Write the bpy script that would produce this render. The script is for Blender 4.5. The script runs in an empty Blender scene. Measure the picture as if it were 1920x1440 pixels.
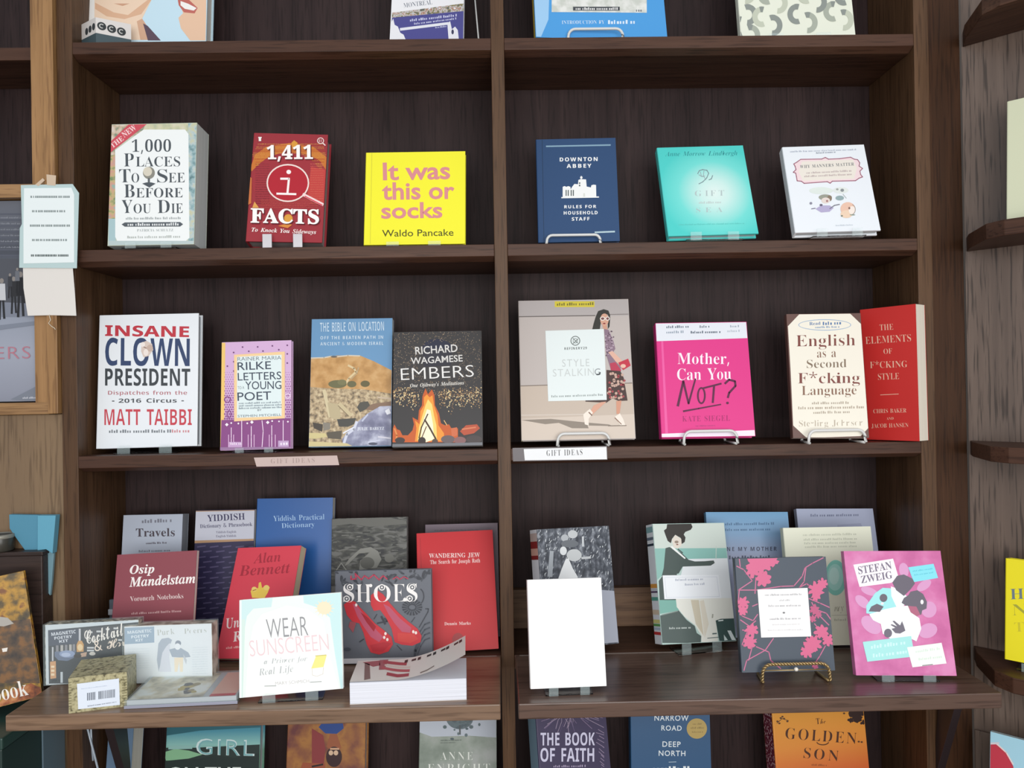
import bpy, bmesh, math, random
from mathutils import Vector, Matrix, Euler
from math import radians as RAD, sin, cos, pi

scene = bpy.context.scene
COL = scene.collection

# ------------------------------------------------------------------ camera
FOCAL, CAM_Y = 1442.0, -1.18            # focal length in 1920-wide pixels, distance to the bookcase front
C_RIGHT = Vector((0.99974922, -0.0147675, -0.01683495))
C_UP = Vector((0.01677865, -0.00392759, 0.99985151))
C_FWD = Vector((0.01483143, 0.99988324, 0.00367882))
EYE = Vector((0, CAM_Y, 0))
cam_data = bpy.data.cameras.new('camera')
cam_data.sensor_fit = 'HORIZONTAL'
cam_data.sensor_width = 36.0
cam_data.lens = FOCAL / 1920 * 36.0
cam_data.clip_start = 0.01
cam = bpy.data.objects.new('camera', cam_data)
COL.objects.link(cam)
m = Matrix((C_RIGHT, C_UP, -C_FWD)).transposed().to_4x4()
m.translation = EYE
cam.matrix_world = m
scene.camera = cam

# ------------------------------------------------------------------ light
scene.view_settings.view_transform = 'Standard'
scene.view_settings.look = 'None'
scene.view_settings.gamma = 1.0
scene.view_settings.use_curve_mapping = False
scene.view_settings.exposure = 0.0

world = bpy.data.worlds.new('shop_daylight')
scene.world = world
world.use_nodes = True
wn = world.node_tree
wn.nodes.clear()
w_out = wn.nodes.new('ShaderNodeOutputWorld')
w_bg = wn.nodes.new('ShaderNodeBackground')
w_tc = wn.nodes.new('ShaderNodeTexCoord')
w_dot = wn.nodes.new('ShaderNodeVectorMath'); w_dot.operation = 'DOT_PRODUCT'
w_dot.inputs[1].default_value = Vector((0.05, -0.72, 0.69)).normalized()
w_ramp = wn.nodes.new('ShaderNodeValToRGB')
w_ramp.color_ramp.elements[0].position = 0.0
w_ramp.color_ramp.elements[0].color = (0.5, 0.51, 0.54, 1)
w_ramp.color_ramp.elements[1].position = 1.0
w_ramp.color_ramp.elements[1].color = (1.15, 1.2, 1.26, 1)
wn.links.new(w_tc.outputs['Generated'], w_dot.inputs[0])
wn.links.new(w_dot.outputs['Value'], w_ramp.inputs[0])
wn.links.new(w_ramp.outputs[0], w_bg.inputs[0])
wn.links.new(w_bg.outputs[0], w_out.inputs[0])
w_bg.inputs[1].default_value = 0.62


def area_light(name, loc, target, sx, sy, energy, color):
    d = bpy.data.lights.new(name, 'AREA')
    d.shape = 'RECTANGLE'; d.size = sx; d.size_y = sy; d.energy = energy; d.color = color
    o = bpy.data.objects.new(name, d); COL.objects.link(o)
    o.location = loc
    o.rotation_euler = (Vector(target) - Vector(loc)).to_track_quat('-Z', 'Y').to_euler()
    return o


# the shop's big front window, above and behind the viewer
area_light('shop_window_light', (0.25, -2.45, 0.05), (0.05, 0, -0.2), 2.4, 1.3, 47, (1.0, 0.985, 0.97))


# ------------------------------------------------------------------ colours and materials
def lin(h):
    h = h.lstrip('#')
    out = []
    for i in (0, 2, 4):
        c = int(h[i:i + 2], 16) / 255
        out.append(c / 12.92 if c <= 0.04045 else ((c + 0.055) / 1.055) ** 2.4)
    return (*out, 1.0)


MATS = {}


def new_mat(name):
    mt = bpy.data.materials.new(name); mt.use_nodes = True
    nt = mt.node_tree
    return mt, nt, nt.nodes['Principled BSDF']


def paper(h, rough=0.42):
    k = (h, rough)
    if k not in MATS:
        mt, nt, b = new_mat('printed_paper')
        b.inputs['Base Color'].default_value = lin(h)
        b.inputs['Roughness'].default_value = rough
        b.inputs['Specular IOR Level'].default_value = 0.35
        MATS[k] = mt
    return MATS[k]


def ramp_node(nt, stops):
    r = nt.nodes.new('ShaderNodeValToRGB')
    e = r.color_ramp.elements
    while len(e) < len(stops):
        e.new(0.5)
    for i, (p, h) in enumerate(stops):
        e[i].position = p; e[i].color = lin(h)
    return r


def noise_print(name, scale, stops, stretch=(1, 1, 1), detail=5, rough=0.4, distort=0.0):
    if name in MATS: return MATS[name]
    mt, nt, b = new_mat(name)
    tc = nt.nodes.new('ShaderNodeTexCoord'); mp = nt.nodes.new('ShaderNodeMapping')
    mp.inputs['Scale'].default_value = stretch
    nz = nt.nodes.new('ShaderNodeTexNoise'); nz.inputs['Scale'].default_value = scale
    nz.inputs['Detail'].default_value = detail; nz.inputs['Distortion'].default_value = distort
    r = ramp_node(nt, stops)
    nt.links.new(tc.outputs['Object'], mp.inputs[0]); nt.links.new(mp.outputs[0], nz.inputs[0])
    nt.links.new(nz.outputs[0], r.inputs[0]); nt.links.new(r.outputs[0], b.inputs['Base Color'])
    b.inputs['Roughness'].default_value = rough; b.inputs['Specular IOR Level'].default_value = 0.35
    MATS[name] = mt
    return mt


def grad_print(name, p0, p1, stops, radial=False, rough=0.4):
    """printed colour blend: linear from p0 to p1 or radial about p0 (x,z on the cover) with radii p1"""
    if name in MATS: return MATS[name]
    mt, nt, b = new_mat(name)
    tc = nt.nodes.new('ShaderNodeTexCoord'); mp = nt.nodes.new('ShaderNodeMapping')
    gr = nt.nodes.new('ShaderNodeTexGradient')
    mp.vector_type = 'TEXTURE'
    if radial:
        gr.gradient_type = 'SPHERICAL'
        mp.inputs['Location'].default_value = (p0[0], 0, p0[1])
        mp.inputs['Scale'].default_value = (p1[0], 1, p1[1])
    else:
        gr.gradient_type = 'LINEAR'
        mp.inputs['Location'].default_value = (p0[0], 0, p0[1])
        d = Vector((p1[0] - p0[0], p1[1] - p0[1]))
        mp.inputs['Rotation'].default_value = (0, -math.atan2(d.y, d.x), 0)
        mp.inputs['Scale'].default_value = (d.length, 1, 1)
    r = ramp_node(nt, stops)
    nt.links.new(tc.outputs['Object'], mp.inputs[0]); nt.links.new(mp.outputs[0], gr.inputs[0])
    nt.links.new(gr.outputs[0], r.inputs[0]); nt.links.new(r.outputs[0], b.inputs['Base Color'])
    b.inputs['Roughness'].default_value = rough; b.inputs['Specular IOR Level'].default_value = 0.35
    MATS[name] = mt
    return mt


def wood(name, dark, mid, light, axis='z', grain=1.0, rough=0.45, pore=None, spec=0.4, pf=0.38, ps=1.0):
    """stained oak: long streaks along axis, fine pores, slight bump"""
    if name in MATS: return MATS[name]
    mt, nt, b = new_mat(name)
    L = nt.links.new
    tc = nt.nodes.new('ShaderNodeTexCoord')
    st = {'x': (1.6, 42, 42), 'z': (42, 42, 1.6)}[axis]
    mp = nt.nodes.new('ShaderNodeMapping'); mp.inputs['Scale'].default_value = [s * grain for s in st]
    n1 = nt.nodes.new('ShaderNodeTexNoise'); n1.inputs['Scale'].default_value = 1.0
    n1.inputs['Detail'].default_value = 6; n1.inputs['Roughness'].default_value = 0.62
    n1.inputs['Distortion'].default_value = 0.7
    st2 = {'x': (0.7, 7, 7), 'z': (7, 7, 0.7)}[axis]
    mp2 = nt.nodes.new('ShaderNodeMapping'); mp2.inputs['Scale'].default_value = st2
    n2 = nt.nodes.new('ShaderNodeTexNoise'); n2.inputs['Scale'].default_value = 1.0; n2.inputs['Detail'].default_value = 3
    n2.inputs['Distortion'].default_value = 1.2
    st3 = {'x': (14, 300, 300), 'z': (300, 300, 14)}[axis]
    mp3 = nt.nodes.new('ShaderNodeMapping'); mp3.inputs['Scale'].default_value = [q * ps for q in st3]
    n3 = nt.nodes.new('ShaderNodeTexNoise'); n3.inputs['Scale'].default_value = 1.0; n3.inputs['Detail'].default_value = 2
    for mpx, nx in ((mp, n1), (mp2, n2), (mp3, n3)):
        L(tc.outputs['Object'], mpx.inputs[0]); L(mpx.outputs[0], nx.inputs[0])
    mx = nt.nodes.new('ShaderNodeMath'); mx.operation = 'MULTIPLY_ADD'
    L(n1.outputs[0], mx.inputs[0]); mx.inputs[1].default_value = 0.6
    mu = nt.nodes.new('ShaderNodeMath'); mu.operation = 'MULTIPLY'; mu.inputs[1].default_value = 0.4
    L(n2.outputs[0], mu.inputs[0]); L(mu.outputs[0], mx.inputs[2])
    r = ramp_node(nt, [(0.32, dark), (0.5, mid), (0.68, light)])
    L(mx.outputs[0], r.inputs[0])
    pr = ramp_node(nt, [(0.36, pore or dark), (0.47, '#ffffff')])
    L(n3.outputs[0], pr.inputs[0])
    mix = nt.nodes.new('ShaderNodeMix'); mix.data_type = 'RGBA'; mix.blend_type = 'MULTIPLY'
    mix.inputs['Factor'].default_value = pf
    L(r.outputs[0], mix.inputs['A']); L(pr.outputs[0], mix.inputs['B'])
    L(mix.outputs['Result'], b.inputs['Base Color'])
    bp = nt.nodes.new('ShaderNodeBump'); bp.inputs['Strength'].default_value = 0.12; bp.inputs['Distance'].default_value = 0.001
    L(n3.outputs[0], bp.inputs['Height']); L(bp.outputs[0], b.inputs['Normal'])
    b.inputs['Roughness'].default_value = rough; b.inputs['Specular IOR Level'].default_value = spec
    MATS[name] = mt
    return mt


def pages_mat(h='#ded9cf', axis='y'):
    k = ('pages', h, axis)
    if k in MATS: return MATS[k]
    mt, nt, b = new_mat('page_edges')
    tc = nt.nodes.new('ShaderNodeTexCoord'); mp = nt.nodes.new('ShaderNodeMapping')
    mp.inputs['Scale'].default_value = {'y': (3, 1400, 3), 'z': (3, 3, 1400)}[axis]
    nz = nt.nodes.new('ShaderNodeTexNoise'); nz.inputs['Scale'].default_value = 1; nz.inputs['Detail'].default_value = 1
    c = lin(h)
    r = nt.nodes.new('ShaderNodeValToRGB')
    r.color_ramp.elements[0].position = 0.3; r.color_ramp.elements[0].color = (*[v * 0.8 for v in c[:3]], 1)
    r.color_ramp.elements[1].position = 0.6; r.color_ramp.elements[1].color = c
    nt.links.new(tc.outputs['Object'], mp.inputs[0]); nt.links.new(mp.outputs[0], nz.inputs[0])
    nt.links.new(nz.outputs[0], r.inputs[0]); nt.links.new(r.outputs[0], b.inputs['Base Color'])
    b.inputs['Roughness'].default_value = 0.8
    MATS[k] = mt
    return mt


def clear_plastic(name='clear_acrylic', tint=(0.93, 0.97, 0.98, 1), rough=0.06):
    if name in MATS: return MATS[name]
    mt, nt, b = new_mat(name)
    b.inputs['Base Color'].default_value = tint
    b.inputs['Transmission Weight'].default_value = 1.0
    b.inputs['Roughness'].default_value = rough; b.inputs['IOR'].default_value = 1.35
    MATS[name] = mt
    return mt


def frosted_film(name='plastic_film'):
    """thin film: mostly see-through, a little milky and glossy"""
    if name in MATS: return MATS[name]
    mt, nt, b = new_mat(name)
    out = nt.nodes['Material Output']
    tr = nt.nodes.new('ShaderNodeBsdfTransparent'); mix = nt.nodes.new('ShaderNodeMixShader')
    b.inputs['Base Color'].default_value = (0.72, 0.86, 0.86, 1); b.inputs['Roughness'].default_value = 0.15
    mix.inputs[0].default_value = 0.13
    nt.links.new(tr.outputs[0], mix.inputs[1]); nt.links.new(b.outputs[0], mix.inputs[2])
    nt.links.new(mix.outputs[0], out.inputs['Surface'])
    MATS[name] = mt
    return mt


def metal(name, h, rough=0.3, metallic=0.0):
    if name in MATS: return MATS[name]
    mt, nt, b = new_mat(name)
    b.inputs['Base Color'].default_value = lin(h)
    b.inputs['Metallic'].default_value = metallic; b.inputs['Roughness'].default_value = rough
    MATS[name] = mt
    return mt


# ------------------------------------------------------------------ mesh building
class MB:
    def __init__(self):
        self.v, self.f, self.m, self.slots, self.smooth = [], [], [], [], set()

    def slot(self, mat):
        if mat not in self.slots: self.slots.append(mat)
        return self.slots.index(mat)

    def add(self, verts, faces, mat, smooth=False):
        o = len(self.v); s = self.slot(mat)
        self.v += [tuple(p) for p in verts]
        for f in faces:
            if smooth: self.smooth.add(len(self.f))
            self.f.append([i + o for i in f]); self.m.append(s)

    def box(self, x0, x1, y0, y1, z0, z1, mat):
        v = [(x, y, z) for z in (z0, z1) for y in (y0, y1) for x in (x0, x1)]
        self.add(v, [(0, 2, 3, 1), (4, 5, 7, 6), (0, 1, 5, 4), (1, 3, 7, 5), (3, 2, 6, 7), (2, 0, 4, 6)], mat)

    def prism(self, pts, axis, a, b, mat):
        """closed 2-D outline extruded along axis between a and b"""
        n = len(pts)
        def mk(p, t):
            return {'x': (t, p[0], p[1]), 'y': (p[0], t, p[1]), 'z': (p[0], p[1], t)}[axis]
        v = [mk(p, a) for p in pts] + [mk(p, b) for p in pts]
        f = [tuple(range(n)), tuple(range(2 * n - 1, n - 1, -1))]
        f += [(i, i + n, (i + 1) % n + n, (i + 1) % n) for i in range(n)]
        self.add(v, f, mat)

    def tube(self, pts, r, mat, seg=8, twist=None):
        pts = [Vector(p) for p in pts]
        rings = []
        up = Vector((0.13, 0.31, 0.94))
        for i, p in enumerate(pts):
            d = (pts[min(i + 1, len(pts) - 1)] - pts[max(i - 1, 0)]).normalized()
            a = d.cross(up)
            if a.length < 0.05: a = d.cross(Vector((1, 0, 0)))
            a.normalize(); b = d.cross(a)
            rings.append([p + (a * cos(2 * pi * k / seg) + b * sin(2 * pi * k / seg)) * r for k in range(seg)])
        v = [q for g in rings for q in g]
        f = []
        for i in range(len(pts) - 1):
            for k in range(seg):
                f.append((i * seg + k, i * seg + (k + 1) % seg, (i + 1) * seg + (k + 1) % seg, (i + 1) * seg + k))
        f.append(tuple(range(seg - 1, -1, -1))); f.append(tuple(range((len(pts) - 1) * seg, len(pts) * seg)))
        self.add(v, f, mat, smooth=True)

    def lathe(self, prof, c, mat, seg=24):
        v = [(c[0] + r * cos(2 * pi * k / seg), c[1] + r * sin(2 * pi * k / seg), c[2] + z) for r, z in prof for k in range(seg)]
        f = [(i * seg + k, i * seg + (k + 1) % seg, (i + 1) * seg + (k + 1) % seg, (i + 1) * seg + k)
             for i in range(len(prof) - 1) for k in range(seg)]
        self.add(v, f, mat, smooth=True)

    def build(self, name, parent=None, bevel=0.0):
        me = bpy.data.meshes.new(name)
        me.from_pydata(self.v, [], self.f)
        for mt in self.slots: me.materials.append(mt)
        me.polygons.foreach_set('material_index', self.m)
        for i in self.smooth: me.polygons[i].use_smooth = True
        bm = bmesh.new(); bm.from_mesh(me)
        if not getattr(self, 'keep_normals', False):
            bmesh.ops.recalc_face_normals(bm, faces=bm.faces)
        if bevel:
            bmesh.ops.bevel(bm, geom=bm.edges[:], offset=bevel, segments=2, affect='EDGES', profile=0.5)
        bm.to_mesh(me); bm.free()
        o = bpy.data.objects.new(name, me); COL.objects.link(o)
        if parent: o.parent = parent
        return o


def tag(o, label=None, cat=None, group=None, kind=None):
    if label: o['label'] = label
    if cat: o['category'] = cat
    if group: o['group'] = group
    if kind: o['kind'] = kind
    return o


def empty(name, loc, rot=(0, 0, 0), mode='YXZ'):
    o = bpy.data.objects.new(name, None); COL.objects.link(o)
    o.rotation_mode = mode; o.location = loc; o.rotation_euler = rot
    o.empty_display_size = 0.03
    return o


# ------------------------------------------------------------------ looking things up in the photograph's frame
def proj(p):
    d = Vector(p) - EYE; w = d.dot(C_FWD)
    return (960 + FOCAL * d.dot(C_RIGHT) / w, 720 - FOCAL * d.dot(C_UP) / w)


def ray(px, py):
    return C_FWD + C_RIGHT * ((px - 960) / FOCAL) - C_UP * ((py - 720) / FOCAL)


def at_y(px, py, y):
    d = ray(px, py); return EYE + d * ((y - CAM_Y) / d.y)


def at_z(px, py, z):
    d = ray(px, py); return EYE + d * (z / d.z)


# lettering outlines (fixed-point polylines)
FONT_DATA = {
'misc': [
[44,54,[8,-26,19,23,37,23,38,21,31,-2,22,-26]],
[46,54,[27,-3,18,1,14,11,18,22,27,25,36,22,40,11,36,1]],
[42,111,[39,62,22,72,45,104,8,107,11,125,49,115,45,153,65,153,61,115,100,125,103,107,65,104,89,72,72,62,55,98]],
[38,148,[56,-2,37,1,23,8,14,21,11,37,13,52,19,62,29,71,42,80,30,95,26,104,24,115,26,128,34,138,46,144,61,146,76,144,87,138,94,128,96,115,94,103,88,94,79,85,67,77,106,40,115,54,120,72,138,72,130,48,125,38,118,29,147,0,123,0,106,17,85,3,71,-1],[56,88,73,101,77,107,79,115,77,122,74,127,68,130,61,131,53,130,47,127,43,122,41,115,46,101],[56,14,68,15,79,18,94,28,52,69,35,56,31,48,29,38,31,28,37,20,46,16]],
[39,46,[17,92,13,144,32,144,28,92]],
[63,88,[28,40,30,59,35,70,58,91,64,100,65,110,64,119,59,125,52,129,41,130,23,128,8,122,2,136,20,143,42,146,59,143,72,136,80,125,82,110,79,95,71,83,48,62,44,54,43,40],[36,-3,31,-2,27,1,23,11,27,22,36,25,45,22,49,11,45,1]],
[45,65,[8,46,8,62,57,62,57,46]],
],
'serif': [
[65,131,[-2,0,-2,5,7,9,15,22,62,140,67,140,115,26,124,10,127,7,133,5,133,0,69,0,69,5,81,8,85,14,82,25,76,40,31,40,23,21,22,14,26,8,38,5,38,0],[34,48,73,48,53,96]],
[66,133,[5,0,5,5,13,7,19,10,22,16,22,110,21,124,16,130,5,131,5,137,66,137,95,133,113,122,119,105,115,91,104,80,86,74,108,67,121,55,125,40,122,23,112,10,101,5,87,1,71,0],[55,76,70,77,79,82,84,90,85,104,84,115,81,124,74,128,65,130,59,130,56,127,55,117],[67,7,77,9,85,15,89,25,90,38,88,53,83,62,74,68,55,70,55,20,57,10,61,8]],
[67,140,[77,-3,64,-2,52,1,41,6,27,17,17,31,12,43,9,55,8,68,9,82,12,94,17,105,28,119,41,130,53,136,65,139,78,140,93,138,110,132,116,131,122,133,126,140,131,140,131,92,126,92,118,109,107,122,94,130,80,133,59,126,47,104,43,68,47,34,61,14,83,7,95,8,107,13,119,21,128,32,134,26,119,10,100,0]],
[68,149,[6,0,6,5,19,9,22,14,22,112,21,122,18,128,13,131,4,131,4,137,67,137,89,134,107,129,122,119,132,106,139,89,140,68,133,31,109,8,68,0],[67,7,84,11,96,22,101,34,104,50,105,69,101,103,88,123,67,130,61,129,57,127,55,115,55,22,57,10,61,8]],
[69,133,[4,0,4,5,13,6,19,9,22,14,23,23,23,110,22,121,19,128,13,131,5,131,5,137,119,137,119,96,115,96,110,112,102,122,89,127,70,129,60,128,56,125,55,116,55,74,70,76,78,80,83,90,86,104,91,104,91,35,86,35,82,55,78,60,72,64,55,67,55,20,56,14,58,10,69,8,94,11,111,22,118,31,124,43,129,43,121,0]],
[70,121,[5,0,5,5,13,7,19,10,22,16,22,121,19,127,13,130,4,131,4,137,118,137,118,96,113,96,107,116,101,122,93,126,69,130,60,129,56,127,55,119,55,74,68,76,77,81,82,90,85,104,91,104,91,35,85,35,82,50,77,60,68,65,55,67,55,24,56,13,59,9,63,7,77,5,77,0]],
[71,152,[80,-3,67,-2,54,1,43,6,28,17,17,31,12,42,9,55,8,69,9,82,12,94,17,106,28,120,42,131,53,136,64,139,77,140,94,138,116,131,122,133,126,140,131,140,131,92,126,92,121,104,115,113,107,122,99,128,80,133,60,126,48,104,44,68,45,49,48,33,54,20,66,8,83,4,92,5,98,8,101,14,103,22,102,46,99,51,83,55,83,59,150,59,150,55,137,51,134,46,134,8,116,2,98,-2]],
[72,157,[5,0,5,5,13,7,19,10,22,15,22,122,19,127,13,130,5,131,5,137,73,137,73,131,61,130,56,125,55,113,55,75,103,75,103,113,101,125,96,130,85,131,85,137,152,137,152,131,143,130,138,127,136,122,135,113,135,24,136,16,139,10,143,7,152,5,152,0,85,0,85,5,99,9,103,24,103,66,55,66,55,24,56,15,58,10,64,7,73,5,73,0]],
[73,78,[4,0,4,5,13,7,19,10,22,14,23,23,23,116,22,124,19,128,13,131,4,131,4,137,73,137,73,131,64,131,59,128,56,124,55,116,55,23,56,13,62,8,74,5,74,0]],
[74,99,[32,-20,23,-19,8,-12,0,0,-1,7,0,13,3,18,8,22,19,22,24,19,27,14,28,8,23,-6,25,-11,31,-12,38,-11,41,-7,44,7,44,110,43,122,40,127,37,129,24,131,24,137,94,137,94,131,83,129,80,127,78,123,77,110,77,26,71,1,57,-14]],
[75,153,[5,0,5,5,14,7,19,10,22,15,23,24,23,113,22,122,19,127,14,130,5,131,5,137,73,137,73,131,61,130,56,125,55,113,55,70,103,119,104,125,100,130,87,131,87,137,146,137,146,131,131,129,118,121,103,108,81,85,139,14,146,7,156,5,156,0,84,0,84,5,97,6,100,10,95,20,60,64,55,59,55,24,56,15,58,10,64,7,73,5,73,0]],
[76,128,[5,0,5,5,13,7,19,10,22,15,22,122,19,127,13,130,5,131,5,137,75,137,75,131,62,130,56,125,55,113,55,25,56,14,60,10,70,8,83,9,94,12,103,17,111,24,117,34,122,46,128,46,121,0]],
[77,190,[4,0,4,5,13,7,19,10,22,15,23,24,23,115,21,125,16,130,4,131,4,137,55,137,95,43,135,137,185,137,185,131,177,130,172,127,169,122,168,113,168,26,169,13,175,7,185,5,185,0,119,0,119,5,130,7,135,13,136,25,136,119,86,0,81,0,32,116,32,14,36,9,42,6,51,5,51,0]],
[78,148,[121,-3,32,105,32,23,33,14,35,9,50,5,50,0,5,0,5,5,16,7,22,13,23,23,23,116,11,130,5,131,5,137,47,137,117,50,117,113,116,124,110,130,100,131,100,137,144,137,144,131,135,130,130,127,127,122,127,-3]],
[79,158,[78,-3,64,-2,50,2,38,9,28,17,13,40,8,68,13,97,20,109,28,119,39,128,51,134,65,139,80,140,94,139,119,128,130,119,138,109,144,97,148,83,149,68,148,53,144,40,138,28,129,17,119,9,106,2,93,-2],[79,4,98,11,110,32,114,68,113,88,110,104,104,116,93,129,78,133,59,126,47,104,44,68,44,49,48,33,53,20,65,8]],
[80,125,[5,0,5,5,13,7,19,10,22,15,22,122,19,127,13,130,5,131,5,137,64,137,92,134,101,132,110,127,117,119,121,110,122,100,119,84,110,72,100,66,88,63,55,62,55,24,56,15,58,10,64,7,73,5,73,0],[55,69,73,71,82,76,86,85,88,99,86,112,83,122,76,127,65,130,57,127,55,119]],
[81,158,[113,-35,89,-31,70,-19,56,0,42,6,31,15,21,26,14,38,10,53,8,68,13,97,20,109,28,119,39,128,51,134,65,139,80,140,94,139,119,128,130,119,138,109,144,97,148,83,149,68,148,53,143,38,136,26,126,15,114,6,99,0,108,-13,119,-22,133,-24,148,-22,148,-28,131,-33],[80,4,99,11,110,32,114,68,113,88,110,104,104,116,93,129,78,133,59,126,47,104,44,68,44,49,48,33,53,20,65,8]],
[82,142,[5,0,5,5,13,7,19,10,22,15,22,122,19,127,13,130,5,131,5,137,65,137,83,136,98,133,110,128,121,116,125,100,122,86,112,74,94,67,130,15,136,8,144,5,144,0,101,0,61,64,55,64,55,24,56,15,58,10,64,7,73,5,73,0],[55,70,74,72,84,77,89,87,91,101,88,116,80,126,67,130,57,127,55,116]],
[83,117,[13,-3,13,47,19,47,25,28,34,15,45,7,59,4,69,6,77,11,82,18,83,27,80,39,67,48,34,66,23,76,17,86,15,100,16,111,20,121,26,129,35,135,44,139,55,140,69,139,90,133,94,135,96,140,102,140,102,96,97,96,88,115,82,123,67,132,58,133,49,132,42,128,37,122,36,114,37,107,41,101,56,91,76,82,95,70,101,64,105,56,108,40,106,28,101,17,94,9,84,2,72,-2,58,-3,38,0,25,4,21,2,19,-3]],
[84,127,[28,0,28,5,37,6,43,9,46,15,47,24,47,130,31,128,20,121,12,110,8,95,3,95,3,137,123,137,123,95,118,95,112,115,100,126,79,130,79,24,80,15,83,9,89,6,98,5,98,0]],
[85,148,[74,-4,58,-2,44,2,34,8,28,18,23,31,22,47,22,113,21,122,18,127,13,130,4,131,4,137,72,137,72,131,61,130,56,125,54,113,54,42,56,26,61,16,70,9,82,7,102,11,114,25,118,48,118,113,117,122,114,127,108,130,98,131,98,137,142,137,142,131,134,130,130,127,127,113,127,55,125,35,121,20,114,10,104,2,91,-2]],
[86,128,[64,-4,7,126,2,130,-4,131,-4,137,63,137,63,131,50,130,47,127,46,123,49,113,77,43,104,113,106,127,103,130,89,131,89,137,133,137,133,131,127,131,122,128,115,115,69,-4]],
[87,184,[51,-3,10,118,5,128,1,131,-5,131,-5,137,54,137,54,131,45,130,42,123,44,112,67,46,90,106,83,125,80,129,69,131,69,137,132,137,132,131,121,130,118,124,119,116,142,50,162,111,164,127,161,129,151,131,151,137,187,137,187,131,182,130,178,127,172,114,134,-3,128,-3,95,92,57,-3]],
[89,128,[31,0,31,5,39,7,44,10,47,15,48,24,48,53,9,124,4,129,0,131,-4,131,-4,137,62,137,62,131,50,130,47,125,49,118,74,68,100,110,104,122,101,129,88,131,88,137,132,137,132,131,122,127,115,118,80,61,80,24,81,15,84,10,89,7,98,5,98,0]],
[90,133,[6,0,6,3,83,129,64,129,43,126,35,122,28,116,23,107,19,95,13,95,17,137,122,137,122,133,46,8,72,8,91,11,105,19,115,31,122,49,127,49,122,0]],
[97,103,[76,-3,65,1,60,10,46,1,29,-2,19,-1,12,4,8,10,6,19,9,31,19,41,43,52,59,57,59,80,56,85,51,88,44,89,35,87,31,82,37,70,36,64,29,58,23,57,17,58,13,61,11,65,10,71,11,77,20,88,28,92,38,95,67,94,79,88,86,77,88,63,88,12,91,10,96,13,99,8,88,0],[46,10,52,12,59,19,59,51,41,41,35,25,38,14]],
[98,108,[13,-4,13,116,11,128,2,132,2,137,41,137,41,83,53,92,66,95,76,94,85,89,92,83,98,74,103,50,101,35,97,23,90,12,81,4,70,-1,58,-3,44,0,31,8,16,-4],[55,4,64,7,70,15,73,28,74,48,73,64,70,75,64,82,55,84,47,81,43,77,41,73,41,20,45,8]],
[99,88,[47,-3,36,-1,26,3,17,11,11,20,7,32,6,45,7,59,12,71,19,81,29,89,40,94,52,96,65,94,75,89,81,82,83,74,82,68,76,62,71,61,62,65,59,75,59,82,57,87,51,89,41,85,35,74,34,56,35,37,41,23,50,14,61,11,71,14,82,22,85,18,74,7,62,-1]],
[100,111,[42,-3,32,-1,23,3,16,10,10,20,7,31,6,44,7,59,11,71,17,82,25,89,34,94,44,95,56,92,67,84,67,120,64,129,53,132,53,137,96,137,96,23,97,12,106,8,106,3,82,1,67,-3,67,11,56,1],[52,8,61,13,67,23,67,73,62,81,52,84,44,82,39,75,36,63,35,46,36,29,39,17,44,11]],
[101,90,[46,-3,35,-1,25,3,17,11,11,20,7,33,6,47,7,61,11,72,18,82,26,89,36,94,47,95,62,92,74,84,82,70,85,50,35,50,38,29,46,17,60,13,71,16,81,26,85,22,74,8,61,0],[35,58,61,58,58,83,54,88,49,89,38,82]],
[102,64,[4,0,4,5,12,7,15,10,16,22,16,83,5,83,5,93,16,93,16,106,18,120,25,131,37,137,52,139,64,138,72,134,77,127,79,120,78,114,76,110,72,107,67,107,59,110,56,113,55,117,59,130,58,132,54,133,49,132,46,129,44,117,44,93,61,93,61,83,44,83,44,20,45,12,47,8,52,5,60,5,60,0]],
[103,98,[44,-42,26,-41,14,-37,7,-30,4,-22,8,-14,20,-8,10,0,7,9,8,16,20,28,31,33,17,40,10,50,7,64,8,73,12,80,18,86,26,91,36,94,47,95,59,94,70,91,95,91,95,80,80,80,86,71,88,61,83,46,77,39,70,35,61,32,43,31,34,28,31,25,30,22,33,16,53,15,77,12,86,9,91,4,94,-3,95,-11,91,-24,82,-34,72,-38,59,-41],[47,37,53,39,57,44,60,63,59,75,57,83,53,88,47,89,41,88,37,83,35,75,34,63,37,44,41,39],[48,-35,71,-31,79,-20,78,-15,75,-13,61,-10,29,-10,24,-16,22,-22,23,-27,28,-31,37,-34]],
[104,114,[5,0,5,5,13,8,16,17,16,119,14,129,11,131,5,132,5,137,44,137,44,80,57,92,73,95,88,92,96,81,99,64,99,17,101,8,104,5,109,5,109,0,61,0,61,5,68,8,71,17,71,65,69,77,66,80,61,82,52,79,44,71,44,17,46,8,49,5,54,5,54,0]],
[105,59,[30,109,25,110,19,113,16,118,15,124,16,130,19,134,25,138,30,139,36,138,44,130,46,124,41,113,36,110],[5,0,5,5,14,8,16,17,16,76,14,85,6,88,6,93,44,93,44,17,46,8,54,5,54,0]],
[107,107,[5,0,5,5,14,8,16,17,16,119,14,129,11,131,6,132,6,137,44,137,44,50,72,79,73,83,71,87,62,88,62,93,104,93,104,88,92,85,82,78,67,62,104,10,108,6,113,5,113,0,63,0,63,5,70,6,72,10,70,15,49,44,44,40,44,17,46,8,54,5,54,0]],
[108,60,[5,0,5,5,14,8,16,17,16,119,14,129,11,131,6,132,6,137,44,137,44,17,46,8,54,5,54,0]],
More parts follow.
